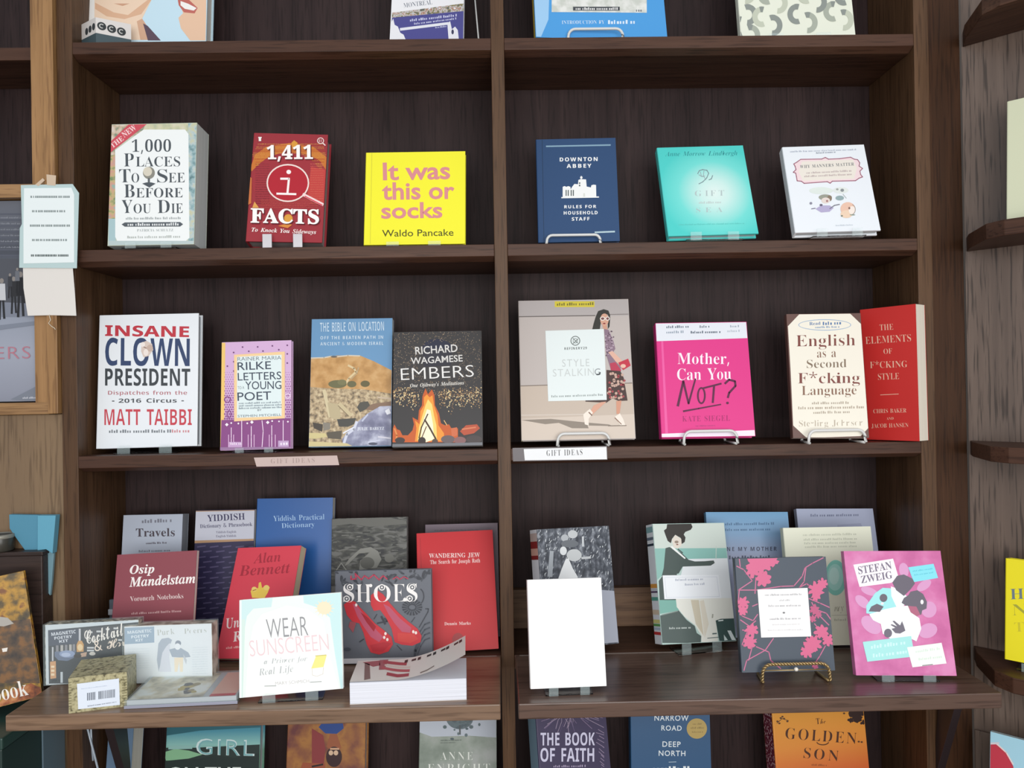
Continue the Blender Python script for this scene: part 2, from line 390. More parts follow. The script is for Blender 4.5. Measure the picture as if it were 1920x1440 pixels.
[109,166,[5,0,5,5,13,8,16,17,16,76,14,85,11,88,5,88,5,93,44,93,44,79,56,91,71,95,88,91,96,79,109,91,125,95,140,92,148,81,151,64,151,17,153,8,156,5,161,5,161,0,113,0,113,5,118,5,121,8,123,17,123,65,121,77,118,80,113,82,105,79,97,71,97,17,99,8,102,5,107,5,107,0,60,0,60,5,65,5,70,17,70,65,68,77,65,80,60,82,51,79,44,71,44,17,46,8,53,5,53,0]],
[110,114,[5,0,5,5,13,8,16,17,16,76,14,85,11,88,5,88,5,93,44,93,44,80,57,92,73,95,88,92,96,81,99,64,99,17,101,8,104,5,109,5,109,0,61,0,61,5,68,8,71,17,71,65,69,77,66,80,61,82,52,79,44,71,44,17,46,8,49,5,54,5,54,0]],
[111,101,[50,-3,38,-1,27,4,18,11,11,21,7,33,5,46,7,59,11,71,18,82,27,89,38,94,50,95,63,94,74,89,83,82,89,72,94,60,95,46,94,32,89,20,83,11,74,3,63,-1],[50,4,58,5,62,11,65,25,66,46,65,68,62,81,58,88,50,89,43,88,38,81,36,68,35,46,36,25,38,11,43,5]],
[112,112,[5,-42,5,-37,12,-35,15,-30,16,-19,16,73,14,85,6,88,6,93,43,93,43,79,54,91,69,96,79,94,88,89,95,82,100,73,104,61,105,48,104,34,95,11,88,4,79,-1,68,-3,55,0,44,10,44,-17,46,-29,50,-35,59,-37,59,-42],[59,8,67,11,72,18,75,30,76,46,73,74,68,81,59,83,51,80,44,71,44,20,50,11]],
[114,86,[5,0,5,5,14,8,16,17,16,76,14,86,6,88,6,93,44,93,44,76,49,84,56,91,63,94,70,95,77,94,83,91,86,86,87,80,86,74,83,70,74,67,67,69,62,75,56,78,52,77,46,66,45,58,45,17,47,8,59,5,59,0]],
[115,86,[46,-3,37,-2,26,2,18,1,16,-2,11,-2,11,32,16,32,20,20,26,11,34,6,42,4,49,5,56,12,58,17,55,25,47,31,23,44,16,51,11,66,13,78,19,87,29,94,43,96,64,91,67,92,69,96,73,96,73,67,68,67,64,76,59,83,52,88,45,89,39,88,35,86,32,82,31,78,35,70,44,64,67,52,73,46,76,38,77,28,75,16,68,5,58,-1]],
[116,68,[37,-3,26,-1,20,3,16,11,14,22,14,83,6,83,6,90,26,111,38,127,43,127,43,93,62,93,62,83,43,83,43,25,45,15,50,12,57,14,62,22,67,20,59,7,49,-1]],
[117,112,[39,-3,28,-1,20,5,15,15,14,29,14,74,12,85,9,87,4,88,4,93,43,93,43,22,45,14,49,11,62,13,68,20,68,74,66,85,63,88,57,88,57,93,97,93,97,21,100,11,108,9,108,4,83,1,68,-3,68,12,63,6,56,1,48,-2]],
[118,92,[43,-3,7,85,4,87,-1,88,-1,93,49,93,49,88,41,87,38,83,55,37,73,82,70,86,61,88,61,93,91,93,91,88,86,86,83,83,78,73,48,-3]],
[121,90,[16,-42,9,-41,3,-37,-1,-32,-2,-25,1,-16,5,-13,11,-12,19,-15,22,-18,23,-29,29,-28,34,-22,39,-13,42,-1,5,86,-1,88,-1,93,49,93,49,88,41,87,38,82,56,35,71,78,71,82,69,87,61,88,61,93,90,93,90,88,86,87,83,84,78,73,49,-7,39,-29,29,-39]],
[122,88,[4,0,4,4,50,86,29,85,22,82,17,75,13,65,8,65,10,93,82,93,82,87,38,7,46,7,58,9,67,13,73,21,78,32,83,32,80,0]],
[48,113,[56,-2,40,1,27,7,18,19,11,33,7,58,7,86,11,111,18,126,27,137,40,143,56,146,73,143,85,137,94,126,101,111,104,100,106,72,104,45,101,33,94,19,85,7,72,1],[56,11,66,15,71,27,74,55,73,105,71,117,66,129,56,133,47,129,42,117,38,90,38,55,42,27,47,15]],
[49,113,[20,0,20,11,41,11,44,13,46,24,46,125,26,105,20,104,16,105,12,108,8,119,22,124,40,134,53,145,76,145,76,24,78,14,81,11,103,11,103,0]],
[52,113,[36,0,36,11,53,13,57,17,58,37,2,37,2,50,60,144,88,144,88,51,109,51,109,37,88,37,89,17,92,13,107,11,107,0],[17,51,58,51,60,125,44,96]],
],
'ital': [
[65,126,[-20,0,-20,5,-12,7,-4,14,97,139,103,139,98,24,103,10,116,5,116,0,53,0,53,5,62,7,67,11,70,18,71,42,29,42,10,17,8,12,11,7,22,5,22,0],[35,50,72,50,74,98]],
[66,129,[-10,0,-10,5,0,6,7,12,36,121,33,128,22,130,22,135,85,134,100,132,111,128,121,119,124,106,120,91,107,79,86,72,101,65,110,55,113,42,112,31,107,22,100,13,79,2,52,0],[75,77,86,84,92,95,94,109,90,124,76,128,70,127,67,122,55,75,58,74],[50,7,63,9,74,17,80,29,83,45,76,62,56,68,53,68,38,13,41,8]],
[67,132,[61,-4,45,-2,31,3,20,11,13,22,8,34,6,49,7,64,11,79,25,106,35,117,46,126,59,133,72,137,86,139,100,138,122,133,126,134,130,139,135,139,126,92,120,93,118,110,113,122,104,129,92,132,79,129,67,120,59,112,52,100,41,71,38,56,37,43,39,28,46,16,56,8,69,6,84,9,98,17,110,32,116,27,100,10,82,0]],
[75,128,[-10,0,-10,5,0,6,7,12,36,120,35,125,33,128,22,130,22,135,85,135,85,130,74,129,68,122,53,72,54,71,103,117,107,124,104,128,96,131,96,135,138,135,138,130,128,127,116,118,77,80,106,17,112,8,121,5,121,0,64,0,64,5,75,7,77,12,73,25,54,65,52,66,39,14,42,7,53,5,53,0]],
[76,128,[-10,0,-10,5,0,6,7,12,36,120,35,125,33,128,22,130,22,135,85,135,85,130,74,128,68,122,63,110,38,13,43,8,56,7,74,9,89,15,101,25,112,40,118,40,105,0]],
[77,176,[56,-3,43,109,20,25,19,14,22,7,33,5,33,0,-10,0,-10,5,0,6,6,12,11,26,34,110,35,125,32,128,22,130,22,135,67,135,79,40,141,135,187,135,187,130,176,129,170,122,165,110,140,14,144,7,155,5,155,0,91,0,91,5,102,7,108,12,113,26,136,112,62,-3]],
[79,143,[53,-4,40,-2,28,2,19,10,11,20,7,32,5,46,7,61,11,76,18,91,27,104,38,116,50,126,62,133,76,137,89,139,104,137,115,133,125,126,133,116,137,104,138,90,137,75,133,60,126,45,118,32,107,20,82,2,68,-2],[55,4,68,7,80,18,88,29,100,59,108,91,109,105,107,116,103,125,97,130,88,132,80,130,73,126,59,111,47,86,38,58,35,31,36,19,40,11,46,5]],
[80,122,[-10,0,-10,5,0,6,7,12,36,121,33,128,22,130,22,135,78,135,103,131,118,121,123,104,121,93,116,83,107,75,97,70,87,67,52,64,41,25,39,14,42,7,53,5,53,0],[74,74,85,81,91,93,94,109,89,124,76,128,69,126,65,118,53,72,56,71]],
[82,129,[-10,0,-10,5,0,6,7,12,36,120,35,125,33,128,22,130,22,135,76,135,104,132,113,128,122,118,125,105,122,93,115,83,103,74,86,70,106,12,109,8,120,5,120,0,80,0,58,67,52,67,39,14,42,7,53,5,53,0],[74,76,85,83,92,95,94,109,89,124,76,129,70,127,66,119,54,74]],
[83,110,[46,-4,33,-2,11,4,7,3,3,-2,-2,-2,8,43,13,43,16,25,21,13,31,6,44,4,56,7,65,17,68,29,65,40,57,51,29,77,23,88,21,101,22,111,26,121,41,134,62,139,94,133,98,134,103,138,108,138,98,97,92,97,92,110,85,123,80,128,74,131,67,132,59,130,52,125,47,119,46,110,50,99,59,88,73,76,88,58,92,49,94,38,91,20,81,8,72,1]],
[84,121,[13,0,13,5,26,8,32,18,61,128,47,126,36,121,26,112,19,99,14,99,22,135,131,135,125,97,119,97,116,114,107,124,92,128,61,14,62,10,65,7,76,5,76,0]],
[85,143,[58,-4,39,-1,25,7,16,18,13,32,17,53,34,121,34,125,31,128,20,131,20,135,82,135,82,131,72,129,66,124,62,113,44,46,41,29,43,21,47,14,55,10,64,8,82,13,89,19,96,28,108,58,119,96,123,118,119,127,107,130,107,135,148,135,148,130,138,125,130,104,107,31,100,17,92,8,83,1]],
[89,105,[7,0,7,5,20,8,26,18,37,68,20,117,15,127,7,130,7,135,62,135,62,130,51,129,49,127,49,118,63,72,88,106,95,121,92,128,81,130,81,135,125,135,125,130,115,127,66,63,55,21,55,10,58,7,70,5,70,0]],
[97,101,[16,-2,7,-1,1,4,-4,12,-5,33,-2,44,10,66,25,83,38,91,50,93,59,89,64,80,67,91,89,91,68,17,69,13,71,12,77,16,85,26,90,23,80,9,70,0,59,-2,50,1,47,10,47,16,49,23,41,11,34,4,25,-1],[28,12,32,13,37,17,46,28,53,44,58,61,59,74,58,82,52,84,47,83,42,79,33,65,25,48,21,35,20,24,22,15]],
[98,97,[23,-3,10,-1,1,4,-4,9,25,112,27,124,25,128,14,130,14,136,34,137,56,141,38,76,52,89,65,93,74,91,81,86,86,77,87,66,86,55,83,44,71,23,63,14,54,7,39,-1],[28,4,33,5,38,8,48,20,56,35,61,52,63,67,61,76,53,79,46,77,40,70,29,41,23,21,21,10,23,6]],
[99,83,[28,-3,15,-1,5,5,-1,16,-3,29,-1,44,5,59,14,72,26,83,40,91,53,93,63,92,71,88,76,82,77,75,76,69,70,62,64,61,56,64,53,71,56,82,55,86,47,85,42,81,32,67,25,48,22,29,23,21,26,15,31,11,37,10,49,15,61,29,67,25,55,10,42,0]],
[100,100,[17,-3,8,-1,1,4,-3,13,-5,25,-1,44,8,64,23,82,36,90,49,93,57,92,64,88,73,119,72,127,61,130,61,135,81,137,103,141,71,25,69,14,71,12,77,16,85,26,89,23,74,4,67,-1,59,-3,50,1,47,10,49,23,41,11,34,4,26,-1],[29,13,34,14,38,17,47,30,54,46,59,62,61,75,59,82,53,85,45,80,36,70,28,54,22,38,20,23,22,16]],
[101,81,[26,-3,14,-1,5,5,-1,16,-3,29,-2,40,2,52,7,62,23,80,33,87,43,91,53,93,62,92,69,88,73,82,75,74,71,63,62,52,52,46,39,41,23,37,22,26,23,20,26,15,31,12,37,11,47,15,59,29,64,25,53,10,41,0],[25,44,42,52,54,64,57,71,58,78,56,84,52,86,44,83,38,76,31,62]],
[102,58,[-20,-42,-27,-41,-36,-32,-37,-25,-35,-17,-27,-14,-20,-17,-18,-23,-21,-32,-18,-35,-14,-34,-10,-31,-4,-20,8,31,18,83,4,83,5,91,20,91,25,106,31,119,38,128,50,138,64,141,73,140,79,137,83,131,85,125,82,117,74,115,67,117,64,124,67,134,64,135,59,132,53,125,43,91,61,91,59,83,42,83,28,18,24,4,12,-23,4,-34,-7,-40]],
[103,89,[23,-42,7,-40,-5,-35,-13,-29,-16,-20,-14,-13,-9,-8,10,2,2,8,-1,16,0,20,4,25,17,34,6,44,2,56,4,66,8,74,15,82,24,88,34,92,45,93,60,91,73,83,91,83,89,74,79,74,79,67,77,58,73,49,67,42,58,36,47,32,35,31,25,32,21,28,20,25,22,22,55,10,65,2,70,-11,68,-19,64,-27,57,-33,47,-38,36,-41],[35,37,40,39,45,43,52,56,55,74,53,83,47,86,41,85,29,67,26,49,28,40],[25,-35,35,-34,43,-31,47,-26,49,-20,47,-14,41,-10,18,-1,6,-9,2,-19,4,-25,9,-31,16,-34]],
[104,107,[63,-3,53,1,50,12,52,25,67,74,66,77,63,78,52,73,39,55,31,39,19,0,-5,0,25,112,27,124,25,128,14,130,14,135,56,141,34,59,55,85,65,91,76,93,87,89,91,78,85,51,74,20,74,14,77,13,83,17,92,29,96,27,85,10,74,1]],
[105,58,[34,112,27,119,26,125,27,130,34,137,40,138,49,134,52,130,53,125,52,119,49,115,44,112],[15,-2,8,-1,1,6,0,12,16,76,14,80,6,82,5,87,26,89,45,93,25,17,26,14,28,13,34,16,43,27,47,24,36,10,26,1]],
[106,53,[35,112,28,119,27,125,28,130,35,137,41,138,46,137,53,130,54,125,53,119,46,112],[-20,-42,-28,-41,-34,-38,-38,-32,-40,-26,-37,-18,-30,-15,-23,-17,-20,-24,-23,-33,-22,-35,-15,-34,-11,-30,-5,-13,17,76,15,80,7,82,7,87,28,89,46,93,20,-7,8,-29,-4,-39]],
[107,97,[61,-3,53,-1,46,6,39,26,36,43,29,38,19,0,-5,0,25,112,27,124,25,128,14,130,14,135,56,141,32,49,57,70,64,80,62,85,54,86,54,91,95,91,95,86,85,83,56,61,60,38,67,16,72,13,77,16,83,25,88,23,79,8,71,0]],
[108,52,[12,-3,5,-2,-2,5,-3,12,-1,25,26,124,24,128,16,130,16,135,55,141,22,20,23,13,25,12,31,16,39,26,43,23,28,4,20,-1]],
[109,157,[114,-2,104,1,101,13,103,25,118,74,117,77,114,79,105,75,95,64,82,38,69,0,46,0,68,74,67,77,64,79,53,73,41,57,29,32,20,0,-4,0,16,76,13,80,5,82,5,87,46,93,35,58,46,74,56,85,66,91,77,93,88,89,92,78,89,65,108,86,117,91,127,93,138,89,142,78,136,51,125,20,125,14,128,13,134,17,142,27,146,24,130,4,122,-1]],
[110,107,[64,-3,54,1,50,12,59,46,68,74,67,77,64,78,53,73,41,57,29,32,20,0,-4,0,16,76,13,80,5,82,5,87,46,93,35,58,46,74,56,85,66,91,77,93,88,89,92,78,91,68,74,17,78,13,84,17,91,27,96,24,80,4,72,-1]],
[111,95,[29,-3,16,-1,6,6,-1,16,-3,29,-2,41,7,62,14,72,32,87,42,91,53,93,67,91,77,85,83,74,85,61,84,50,81,39,76,28,60,10,50,3,40,-1],[31,4,35,5,40,9,49,22,60,58,62,72,59,83,52,86,47,85,43,82,34,69,27,52,22,34,21,17,23,7]],
[112,99,[-23,-42,-23,-36,-16,-34,-11,-29,16,76,13,81,5,82,5,87,43,93,37,73,47,84,58,91,68,93,77,91,83,86,88,78,89,67,88,55,85,43,72,20,54,4,44,-1,34,-3,27,-2,20,2,14,-20,13,-29,16,-35,26,-37,26,-42],[31,4,35,5,40,9,50,22,57,37,62,54,64,67,62,76,56,79,47,74,38,62,31,43,23,11,25,6]],
[114,78,[-4,0,16,76,13,80,5,82,5,87,46,93,34,56,43,73,59,91,67,93,75,89,78,79,77,74,71,66,66,65,61,67,54,73,47,67,38,52,28,29,20,0]],
[115,76,[27,-3,4,2,1,1,-2,-2,-7,-1,-2,32,4,32,10,11,25,4,33,7,36,16,34,23,28,32,20,41,11,56,8,68,10,78,16,86,25,91,35,92,58,88,61,89,64,92,69,92,64,61,59,62,52,80,40,86,32,83,29,77,31,69,50,45,55,35,57,25,56,17,49,5,43,1,35,-2]],
[116,55,[9,-3,-1,1,-5,11,13,82,4,82,4,89,17,96,29,106,40,119,49,119,40,90,56,90,54,82,38,82,20,17,21,13,23,12,29,16,38,28,43,25,35,13,26,4,18,-1]],
[117,107,[14,-3,2,1,-1,12,0,22,14,76,12,80,4,82,4,87,44,93,24,23,23,16,24,13,26,12,38,17,50,34,58,50,65,69,71,90,95,90,75,17,76,14,79,13,88,21,92,27,97,24,80,4,73,-1,64,-3,59,-2,55,1,52,6,51,12,55,31,44,16,34,5,25,-1]],
[119,126,[14,-3,14,46,11,68,8,79,2,82,-1,82,-1,87,29,93,32,87,35,69,37,40,69,93,74,93,80,26,91,39,103,59,104,64,103,68,95,77,94,82,98,90,101,92,106,93,111,92,115,89,117,85,118,79,113,62,98,38,74,7,65,-2,59,-3,54,53,20,-2]],
[121,85,[-9,-42,-15,-41,-23,-35,-24,-30,-23,-25,-20,-22,-12,-19,-2,-22,6,-26,11,-23,23,-9,25,-2,17,47,10,75,4,83,-3,83,-3,88,7,89,25,93,30,89,34,76,44,23,54,41,59,54,61,63,60,68,52,76,50,80,51,86,58,92,63,93,68,92,72,89,74,85,75,79,72,65,64,46,52,22,38,-1,22,-22,6,-37,-2,-41]],
],
'script': [
[67,140,[89,-1,78,0,68,3,59,8,53,15,49,23,48,32,52,48,38,53,30,62,27,75,29,88,36,100,47,110,61,119,77,124,94,126,103,125,106,123,104,121,88,119,77,115,58,103,45,86,41,77,40,69,43,58,53,53,67,74,86,94,107,110,128,121,146,125,155,125,161,122,164,117,166,110,161,98,149,83,130,69,108,57,83,50,75,34,73,21,77,8,89,4,105,7,118,14,128,24,132,34,131,41,128,44,119,48,109,44,101,37,98,31,96,20,94,19,90,20,88,26,89,34,92,40,97,46,103,50,118,53,127,52,133,48,136,43,137,28,133,21,122,10,106,2],[86,56,104,62,122,74,138,88,149,103,153,116,152,119,148,121,137,116,122,103,98,73]],
[72,170,[34,-2,19,-1,8,4,1,11,-1,20,0,28,4,34,11,38,18,40,24,39,28,37,32,28,31,23,28,20,14,16,13,12,17,6,29,3,40,5,50,13,67,41,50,34,49,32,44,32,43,34,51,40,71,49,86,74,97,86,81,77,71,74,62,76,59,82,61,87,73,102,71,103,60,97,35,74,31,74,31,77,41,89,59,104,73,109,83,106,86,103,85,92,82,84,121,113,128,116,132,115,117,94,103,58,118,62,142,96,155,109,167,118,178,124,188,125,194,124,200,121,203,117,204,112,200,101,188,88,170,75,145,64,134,43,123,13,124,9,128,8,137,9,146,13,166,26,194,52,200,55,205,54,198,49,169,21,145,4,134,1,122,0,114,1,108,6,104,14,103,23,104,32,113,55,101,51,94,35,85,22,73,11,61,4,47,-1],[149,72,171,85,185,100,189,107,190,113,189,118,186,119,179,117,163,99]],
[97,107,[58,-1,54,2,51,7,50,12,38,2,25,-1,17,0,10,4,6,10,5,17,6,25,10,33,22,47,38,58,47,61,56,62,65,60,70,53,74,61,97,62,74,15,73,11,74,9,79,11,93,23,97,19,79,4,70,0],[29,4,36,6,44,12,59,32,66,49,64,54,59,56,52,53,42,44,27,19,25,8,26,5]],
[99,78,[29,-1,19,0,12,4,8,11,6,20,7,28,11,35,23,49,39,58,55,62,69,59,73,55,74,49,71,42,63,38,58,41,56,46,58,51,63,55,59,56,53,52,45,43,37,31,31,19,29,10,30,6,34,5,49,11,63,23,67,19,48,4,38,0]],
[101,83,[30,-1,20,0,11,5,5,12,4,20,5,27,8,34,21,48,38,58,55,62,61,61,67,58,71,54,72,49,71,43,67,37,51,27,29,20,26,9,27,5,40,5,59,14,68,23,72,19,62,10,51,4,40,0],[31,26,44,30,54,39,57,44,58,54,55,56,48,52,39,41]],
[104,114,[103,19,89,6,80,1,72,-1,67,0,59,8,58,16,59,25,70,40,82,53,82,55,75,53,67,48,56,38,44,22,30,0,4,-1,31,48,17,34,13,38,37,64,66,115,91,118,49,40,62,52,74,59,83,62,89,61,94,58,97,52,98,45,97,39,94,33,76,8,78,6,85,10,99,23]],
[105,70,[55,73,48,75,45,82,46,86,49,89,58,93,65,91,68,84,67,80,64,76],[58,19,47,8,38,2,26,-1,14,2,10,12,14,24,25,44,15,34,11,38,32,60,61,62,40,25,32,8,32,6,40,10,55,23]],
[107,109,[4,-1,31,49,17,34,13,38,28,54,39,68,66,115,90,118,28,0],[61,-1,56,2,54,5,53,10,63,31,62,34,51,34,50,37,55,40,64,42,79,59,89,62,98,59,101,52,98,46,91,43,85,44,83,49,84,53,83,54,77,48,70,38,78,34,82,25,79,13,80,11,85,14,94,23,98,19,79,4,72,0]],
[108,84,[61,19,44,4,37,0,22,-1,17,2,13,7,12,13,14,23,23,43,15,34,10,37,25,51,36,66,66,115,91,118,36,19,32,10,35,6,43,10,57,23]],
[111,90,[28,-1,19,0,11,4,7,11,5,19,10,34,22,48,39,58,47,61,56,62,65,61,71,58,76,52,77,44,74,31,63,17,70,20,77,25,81,20,67,11,53,8,40,1],[32,5,37,6,42,10,41,13,44,19,53,22,62,37,65,50,64,54,61,56,56,54,50,49,36,29,31,18,29,6]],
[114,83,[71,19,59,7,52,2,41,-1,32,0,26,3,22,8,20,14,23,25,32,38,44,49,31,49,15,34,11,38,25,50,28,65,32,67,34,66,35,60,37,58,43,56,53,55,61,52,64,45,62,39,43,9,46,6,53,10,67,23]],
[115,71,[62,21,45,7,32,0,20,-2,12,-1,2,7,1,13,4,19,11,22,17,20,19,14,17,9,10,7,16,4,22,7,28,15,31,28,32,50,14,34,11,38,39,67,42,68,46,65,42,57,50,41,53,29,52,22,48,17,58,25]],
[116,89,[11,38,33,61,64,113,90,114,75,88,89,88,87,82,71,82,56,58,34,17,31,8,33,6,42,10,57,23,61,19,43,4,35,0,26,-1,20,0,13,7,11,13,13,22,17,31,25,44,14,34]],
],
'black': [
[65,139,[0,0,51,145,88,145,139,0,106,0,96,34,43,34,33,0],[51,60,88,60,70,122,61,93]],
[66,136,[18,0,18,144,80,143,95,140,106,136,118,125,121,107,119,96,115,86,109,80,99,76,112,70,117,66,121,60,124,52,125,42,121,24,110,11,100,5,87,1,72,0],[49,87,77,88,85,91,89,96,90,103,88,110,84,115,76,118,49,119],[49,25,80,26,88,31,92,37,93,45,92,52,88,58,80,61,49,62]],
[67,128,[76,-2,62,-1,50,2,40,7,27,18,19,33,15,44,11,72,15,98,20,110,29,125,43,136,53,142,65,145,79,146,101,143,121,136,112,111,95,118,79,121,64,117,52,107,47,98,44,86,43,71,44,58,47,46,52,36,63,26,79,23,97,25,116,31,116,5,97,0]],
[68,149,[18,0,18,144,63,144,77,143,103,136,117,126,128,112,133,101,136,88,137,73,135,51,128,33,117,19,101,8,82,2,59,0],[49,25,62,25,86,31,101,46,106,73,101,99,95,107,82,116,65,119,49,119]],
[69,113,[18,0,18,144,101,144,101,119,49,119,49,87,97,87,97,62,49,62,49,25,101,25,101,0]],
[70,110,[18,0,18,144,101,144,101,119,48,119,48,82,97,82,97,57,48,57,48,0]],
[71,146,[79,-2,59,0,42,7,29,17,19,31,14,50,11,72,16,100,20,111,35,130,46,137,58,142,71,145,87,146,109,143,130,137,119,113,104,118,86,121,74,119,64,115,55,107,49,97,44,85,43,71,44,58,47,47,52,37,59,29,68,25,80,23,100,25,100,55,73,55,73,81,130,81,130,6,106,0]],
[72,154,[18,0,18,144,49,144,49,88,106,88,106,144,136,144,136,0,106,0,106,62,49,62,49,0]],
[73,79,[7,0,7,17,24,25,24,118,7,127,7,144,72,144,72,127,55,118,55,25,72,17,72,0]],
[75,134,[18,0,18,144,49,144,49,78,61,95,100,144,133,144,83,80,134,0,99,0,61,61,49,52,49,0]],
[76,114,[18,0,18,144,49,144,49,25,107,25,107,0]],
[77,190,[18,0,18,144,59,144,94,34,130,144,172,144,172,0,143,0,143,68,145,113,144,113,107,0,79,0,44,113,46,67,46,0]],
[78,164,[18,0,18,144,56,144,119,36,118,144,146,144,146,0,107,0,44,109,46,68,46,0]],
[79,160,[80,-2,65,-1,53,2,41,7,28,19,19,33,15,45,11,73,15,100,19,111,28,126,41,137,53,142,65,145,80,146,95,145,108,142,119,137,132,126,142,111,148,86,149,72,148,58,142,33,132,19,119,7,108,2,95,-1],[80,23,97,27,108,37,113,46,116,58,116,86,113,98,108,108,97,118,80,121,64,118,52,108,47,98,44,86,44,58,47,46,52,37,64,27]],
[80,127,[18,0,18,144,81,143,94,139,104,132,114,118,118,99,116,87,112,76,105,65,95,58,80,53,62,51,49,51,49,0],[49,76,70,77,79,81,85,88,86,98,80,113,62,119,49,119]],
[82,133,[18,0,18,144,78,143,92,139,103,133,114,120,118,101,114,83,104,71,91,62,133,0,99,0,65,55,49,55,49,0],[49,80,71,81,80,85,85,91,86,100,85,109,80,115,71,118,49,119]],
[83,111,[50,-2,35,-1,22,2,9,7,9,35,41,24,52,23,62,24,72,32,73,38,71,46,65,52,34,68,23,76,14,88,11,105,14,122,24,135,34,141,46,145,59,146,81,143,103,136,92,112,75,118,59,121,51,119,42,112,41,106,43,99,47,94,87,72,94,66,99,59,102,50,103,40,100,23,89,10,79,3,65,-1]],
[84,116,[43,0,43,118,4,118,4,144,113,144,113,118,74,118,74,0]],
[85,152,[76,-2,58,-1,43,4,32,13,24,23,19,36,17,51,17,144,47,144,47,56,49,41,55,31,64,25,76,23,89,26,98,31,103,41,105,56,105,144,135,144,135,51,134,37,128,24,121,13,109,5,94,0]],
[87,195,[37,0,0,144,30,144,51,53,55,28,62,63,83,144,112,144,135,53,139,28,146,65,165,144,195,144,158,0,124,0,97,109,91,76,71,0]],
[89,126,[48,0,48,55,0,144,33,144,63,85,93,144,126,144,78,56,78,0]],
[48,115,[58,-2,41,0,29,7,19,17,13,32,8,50,7,72,12,112,19,127,28,137,41,144,58,146,73,144,86,137,95,127,103,112,108,72,106,44,103,32,97,17,87,7,74,0],[58,23,67,26,73,35,76,44,77,87,76,100,73,109,67,118,58,121,48,118,42,109,38,87,37,72,40,44,42,35,48,26]],
[49,115,[53,0,53,112,43,102,26,89,12,107,58,144,83,144,83,0]],
[50,115,[8,0,8,21,62,76,71,90,74,103,73,111,70,116,57,121,41,116,24,106,8,125,21,136,37,143,59,146,72,145,83,141,99,127,103,118,104,107,103,95,100,85,86,66,46,26,109,26,109,0]],
[54,115,[59,-2,46,-1,33,5,22,13,14,25,10,35,7,61,9,86,15,109,20,119,28,128,37,135,49,141,62,144,89,145,98,144,98,119,81,122,65,120,53,116,45,109,40,100,35,77,48,89,56,92,67,94,85,91,98,82,106,67,109,48,107,34,103,21,95,11,86,4,74,-1],[59,22,67,24,74,29,78,37,79,47,78,57,74,64,68,68,59,70,48,67,40,59,37,50,40,37,47,26,53,23]],
[57,115,[26,-2,17,-1,17,24,25,22,50,23,62,28,70,34,76,43,79,54,80,67,68,55,59,51,47,50,31,53,17,62,9,76,7,95,8,110,13,122,20,132,29,140,41,144,55,145,70,144,82,139,92,130,101,118,105,108,108,82,106,58,100,35,87,16,78,8,67,3,52,-1],[55,73,67,76,75,84,78,93,76,106,68,117,62,120,56,121,48,119,41,115,37,107,36,96,37,86,41,79,47,75]],
[97,122,[43,-2,29,0,18,7,11,17,8,33,11,48,21,59,31,64,43,67,77,68,76,81,72,86,67,89,59,90,44,88,29,82,19,103,38,110,61,112,80,110,95,103,104,91,107,73,107,0,86,0,80,15,72,7,64,2,55,-1],[54,20,63,22,70,26,75,32,77,42,77,51,53,49,45,46,41,40,39,32,40,27,43,23]],
[99,104,[61,-2,45,-1,32,4,22,11,15,22,11,37,9,55,11,73,16,87,24,98,35,106,48,110,63,112,83,110,97,104,88,82,75,86,63,88,50,84,42,73,40,55,41,40,46,30,53,25,63,22,80,25,94,32,94,6,79,0]],
[101,119,[65,-2,50,-1,36,4,25,12,16,23,11,37,9,54,11,72,16,86,23,98,34,106,46,110,61,112,75,110,87,106,97,99,104,89,109,77,110,47,40,47,41,36,47,28,56,22,67,20,86,22,104,29,104,6,87,0],[40,67,82,67,81,77,77,84,71,89,61,91,53,89,47,85,42,78]],
[102,78,[20,0,20,88,4,88,4,102,20,110,20,118,22,131,25,140,31,146,39,151,49,154,76,153,87,149,79,128,72,130,57,130,53,127,50,117,50,110,77,110,77,88,50,88,50,0]],
[104,133,[16,0,16,153,46,153,44,96,46,96,52,103,59,108,68,111,78,112,94,110,106,103,115,90,117,72,117,0,87,0,87,64,83,82,70,88,58,86,51,79,47,67,46,52,46,0]],
[105,61,[31,124,19,127,16,131,14,139,16,146,19,150,31,153,43,150,46,146,47,139,46,131,43,127],[16,0,16,110,46,110,46,0]],
[109,198,[16,0,16,110,38,110,43,96,50,103,58,108,67,111,76,112,88,111,97,108,104,103,110,96,112,96,118,103,127,108,136,111,145,112,161,110,173,103,181,90,183,72,183,0,153,0,153,64,149,82,136,88,126,86,119,80,115,69,114,55,114,0,84,0,84,64,80,82,68,88,57,86,50,79,47,67,46,52,46,0]],
[111,125,[62,-2,47,-1,35,5,24,13,16,24,11,38,9,55,11,72,16,86,23,97,34,106,47,110,62,112,77,110,90,106,101,97,109,86,114,72,116,55,114,38,109,24,101,13,91,5,77,-1],[62,22,73,24,80,31,83,41,85,55,83,70,80,80,73,86,62,88,52,86,45,80,41,70,40,55,41,41,45,31,52,24]],
[112,128,[16,-49,16,110,40,110,44,96,46,96,58,107,66,111,77,112,94,109,107,98,113,86,117,73,118,55,117,38,113,24,107,13,93,2,76,-2,65,-1,57,2,46,12,44,12,46,-4,46,-49],[68,22,77,25,83,31,86,41,88,56,86,74,79,85,67,88,58,86,51,81,47,71,46,55,47,41,50,31,57,25]],
[114,91,[16,0,16,110,38,110,43,91,44,91,50,100,58,106,67,110,82,112,87,111,85,83,76,84,61,81,55,78,50,73,47,65,46,56,46,0]],
[115,100,[46,-2,26,-1,9,4,9,29,28,23,47,20,54,20,62,26,63,29,61,34,55,40,22,56,16,60,12,66,9,82,12,95,21,104,35,110,53,112,72,110,91,103,82,82,67,88,52,90,42,88,39,83,41,78,47,73,78,59,89,49,92,41,92,32,89,18,80,7,71,2,60,-1]],
